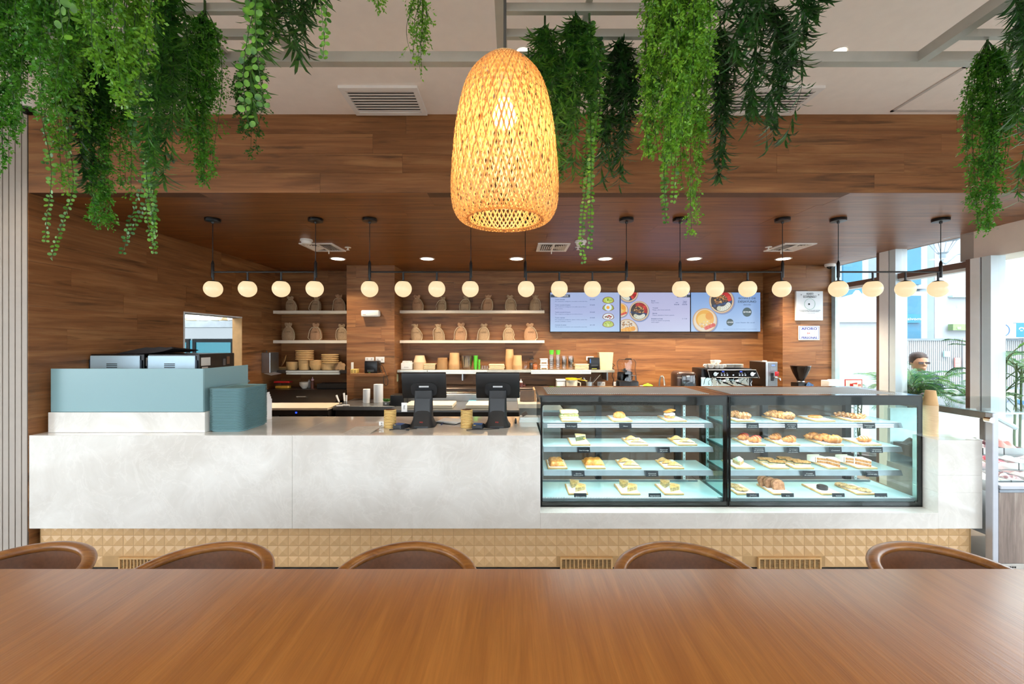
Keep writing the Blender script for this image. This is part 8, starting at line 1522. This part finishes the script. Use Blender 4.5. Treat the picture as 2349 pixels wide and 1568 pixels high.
def palm(c, h, canes, nf, label, seed, spread=.25, fl_=.75, mats=(None,)):
    c = (max(c[0], 4.9), c[1], c[2]); rs = np.random.RandomState(seed); t = thing('areca_palm', label, 'palm', (max(c[0], 4.9), c[1], c[2]), 'potted palms outside the window'); MB().lathe([(.13, 0), (.17, .28), (.18, .30), (.15, .29), (.12, .26), (0, .26)], 20, c).build('pot', M('#6b5a50', .7), t, 40)
    for k in range(canes):
        a = rs.uniform(0, 6.28); tp = np.array(c)+np.array([spread*math.cos(a)*rs.uniform(.3, 1), spread*math.sin(a)*.6*rs.uniform(.3, 1), h*rs.uniform(.8, 1.05)]); bs = np.array(c)+np.array([.06*math.cos(a), .06*math.sin(a), .24]); md = (tp+bs)/2+np.array([.03*math.cos(a), .03*math.sin(a), 0]); MB().tube([tuple(bs), tuple(md), tuple(tp)], [.012, .010, .007], 7).build('cane', m_cane, t, 60)
        for j in range(nf): b_ = a+rs.uniform(-1.6, 1.6)+j*1.3; el = rs.uniform(.5, 1.9); frond(rs, tp-np.array([0, 0, rs.uniform(0, .16)]), (math.cos(b_), math.sin(b_)*.7, el), fl_*rs.uniform(.7, 1.1), rs.uniform(1.2, 2.4), mats[(k+j) % len(mats)], t)
MT = (m_palm, m_palm2)
palm((PX(2125, 4.95), 4.93+.0, -.11), 1.27, 6, 4, 'leafy areca palm in front of the passer-by outside', 5, .26, .62, MT); palm((PX(2060, 5.5), 5.45, -.11), 1.30, 4, 4, 'areca palm beside the wide mullion outside', 9, .18, .62, MT); palm((PX(2190, 4.62), 4.62, -.11), 1.35, 4, 4, 'slender areca palm against the window post outside', 12, .18, .55, MT)
palm((PX(2330, 4.15), 4.12, -.11), 1.62, 6, 5, 'tall areca palm at the picture edge outside', 21, .22, .66, MT); palm((PX(1998, 5.72), 5.85, -.11), 1.12, 2, 3, 'small areca palm peeping beside the extinguisher sign', 33, .12, .5, (m_palm2,))
# passer-by outside
def person(c, rz):
    mb = MB(); sk, cl = [], []
    def limb(a, b_, r0, r1, n=14, seg=6):
        a, b_ = Vector(a), Vector(b_); pts = [a.lerp(b_, i/seg) for i in range(seg+1)]; mb.tube(pts, [r0+(r1-r0)*i/seg for i in range(seg+1)], n); ball(a, r0); ball(b_, r1)
    def ball(p, r, sx=1, sy=1, sz=1):
        mb.lathe([(0, -r*sz)]+[(r*math.sin(q), -r*math.cos(q)*sz) for q in [PI*i/10 for i in range(1, 10)]]+[(0, r*sz)], 16, p, sx, sy)
    # torso, hips, legs
    mb.lathe([(.0, .84), (.15, .86), (.165, .95), (.145, 1.05), (.155, 1.18), (.185, 1.30), (.175, 1.36), (.10, 1.405), (.058, 1.42), (0, 1.43)], 22, (0, 0, 0), 1.08, .68)
    for s in (-1, 1):
        limb((s*.09, 0, .88), (s*.10, -.01, .46), .088, .058); limb((s*.10, -.01, .46), (s*.10, .01, .08), .056, .04); limb((s*.10, .03, .045), (s*.105, -.15, .035), .045, .035)
    limb((-.18, 0, 1.345), (-.235, .02, 1.08), .058, .046); limb((-.235, .02, 1.08), (-.10, -.20, 1.03), .043, .033)
    limb((.18, 0, 1.345), (.27, .03, 1.09), .058, .046); limb((.27, .03, 1.09), (.29, -.10, .88), .043, .034)
    limb((0, 0, 1.39), (0, -.01, 1.47), .056, .052)
    mb.lathe([(0, 1.435), (.04, 1.44), (.062, 1.465), (.072, 1.51), (.078, 1.56), (.074, 1.61), (.055, 1.645), (0, 1.662)], 22, (0, -.012, 0), 1.0, 1.18)
    limb((0, -.098, 1.545), (0, -.118, 1.522), .010, .014, 8, 2); mb.lathe([(0, -.006), (.028, -.004), (.028, .004), (0, .006)], 10, (0, -.09, 1.482), 1, .5)
    for s in (-1, 1): ball((s*.078, .005, 1.54), .016, .5, 1, 1.6)
    for hx, hy, hz, dx in ((-.07, -.235, 1.03, 1), (.295, -.135, .84, 0)):
        ball((hx, hy, hz), .04, 1, .7, 1.1)
        for f_ in range(4):
            a0 = Vector((hx+(.012 if dx else -.022+.015*f_), hy-.02, hz+(-.024+.016*f_ if dx else -.03))); d1 = Vector((.045, -.005, 0)) if dx else Vector((0, -.008, -.04)); d2 = Vector((.03, .012, -.004)) if dx else Vector((0, .01, -.028)); limb(a0, a0+d1*(1-.1*abs(f_-1.5)), .0095, .009, 8, 2); limb(a0+d1, a0+d1+d2, .009, .0075, 8, 2)
        limb(Vector((hx-.01, hy-.02, hz+.03)), Vector((hx+.025, hy-.045, hz+.05 if dx else hz+.0)), .011, .009, 8, 2)
    me = mb.mesh('body_tmp', m_white); o = bpy.data.objects.new('body_tmp', me); COL.objects.link(o); md = o.modifiers.new('r', 'REMESH'); md.mode = 'VOXEL'; md.voxel_size = .0085; sm = o.modifiers.new('s', 'SMOOTH'); sm.factor = .5; sm.iterations = 3
    dg = bpy.context.evaluated_depsgraph_get(); m2 = bpy.data.meshes.new_from_object(o.evaluated_get(dg)); bpy.data.objects.remove(o); m2.materials.clear()
    for m_ in (M('#c08a6c', .55, var=.06), M('#17233a', .8, var=.1), M('#2a2f3a', .8, var=.1), M('#1c1a19', .6)): m2.materials.append(m_)
    idx = []
    for p in m2.polygons:
        q = p.center; hand = (q.x < .02 and q.y < -.2 and .95 < q.z < 1.12) or (q.x > .24 and q.y < -.095 and q.z < .9 and q.z > .7)
        idx.append(0 if (q.z > 1.435 and abs(q.x) < .14) or hand else (1 if q.z > .9 or abs(q.x) > .2 else (3 if q.z < .085 else 2)))
    m2.polygons.foreach_set('material_index', idx); m2.polygons.foreach_set('use_smooth', [True]*len(m2.polygons))
    t = thing('person', 'dark haired person in a navy top carrying a clear box outside', 'person', (0, 0, 0)); link('body', m2, t)
    h = MB(); h.lathe([(.083, 1.545), (.087, 1.58), (.088, 1.62), (.078, 1.655), (.05, 1.682), (0, 1.692)], 22, (0, .004, 0), 1.0, 1.16, fn=lambda x, y, z, a: (x*(1+.04*math.sin(7*a)), y*(1+.03*math.sin(9*a)), z+(.045 if y < -.03 and z < 1.60 else (-.03 if y > .03 and z < 1.60 else 0)))); h.build('hair', M('#2a1d18', .6, var=.3, scale=60), t, 60)
    e = MB()
    for s in (-1, 1): e.box(s*.034-.026, s*.034+.026, -.108, -.100, 1.535, 1.563)
    e.box(-.010, .010, -.110, -.104, 1.552, 1.556); e.build('sunglasses', M('#2b1a16', .15), t)
    MB().lathe([(.075, 1.405), (.06, 1.43), (.062, 1.445)], 20, (0, -.005, 0), 1, 1).build('collar', M('#8a939c', .7), t, 40)
    t.location = c; t.rotation_euler = (0, 0, rz); return t
pc = P(2096, 830, 5.42); pp = person((pc.x+.06, 5.42, -.085), math.radians(-12))
m_bxp = GLASS('clear_box_plastic', (.86, .86, .86), 1.5, .05); Y = 5.16; x0, x1 = PX(2092, Y), PX(2127, Y); t = thing('clear_box', 'clear plastic box with dark red contents held by the passer-by', 'box', ((x0+x1)/2, Y, PZ(905, Y))); b = MB(); z0, z1 = PZ(905, Y), PZ(871, Y)
b.box(x0, x1, Y, Y+.003, z0, z1); b.box(x0, x1, Y+.13, Y+.133, z0, z1); b.box(x0, x0+.003, Y+.003, Y+.13, z0, z1); b.box(x1-.003, x1, Y+.003, Y+.13, z0, z1); b.box(x0, x1, Y, Y+.133, z0-.003, z0); b.build('box_body', m_bxp, t)
for k in range(3): MB().rbox(x0+.015+.055*k, x0+.06+.055*k, Y+.02, Y+.11, z0+.001, z0+(.12, .09, .13)[k], .008, 1).build('contents', M(('#7a2335', '#8a3a2e', '#6d2440')[k], .6, var=.2), t)
fit_texts()
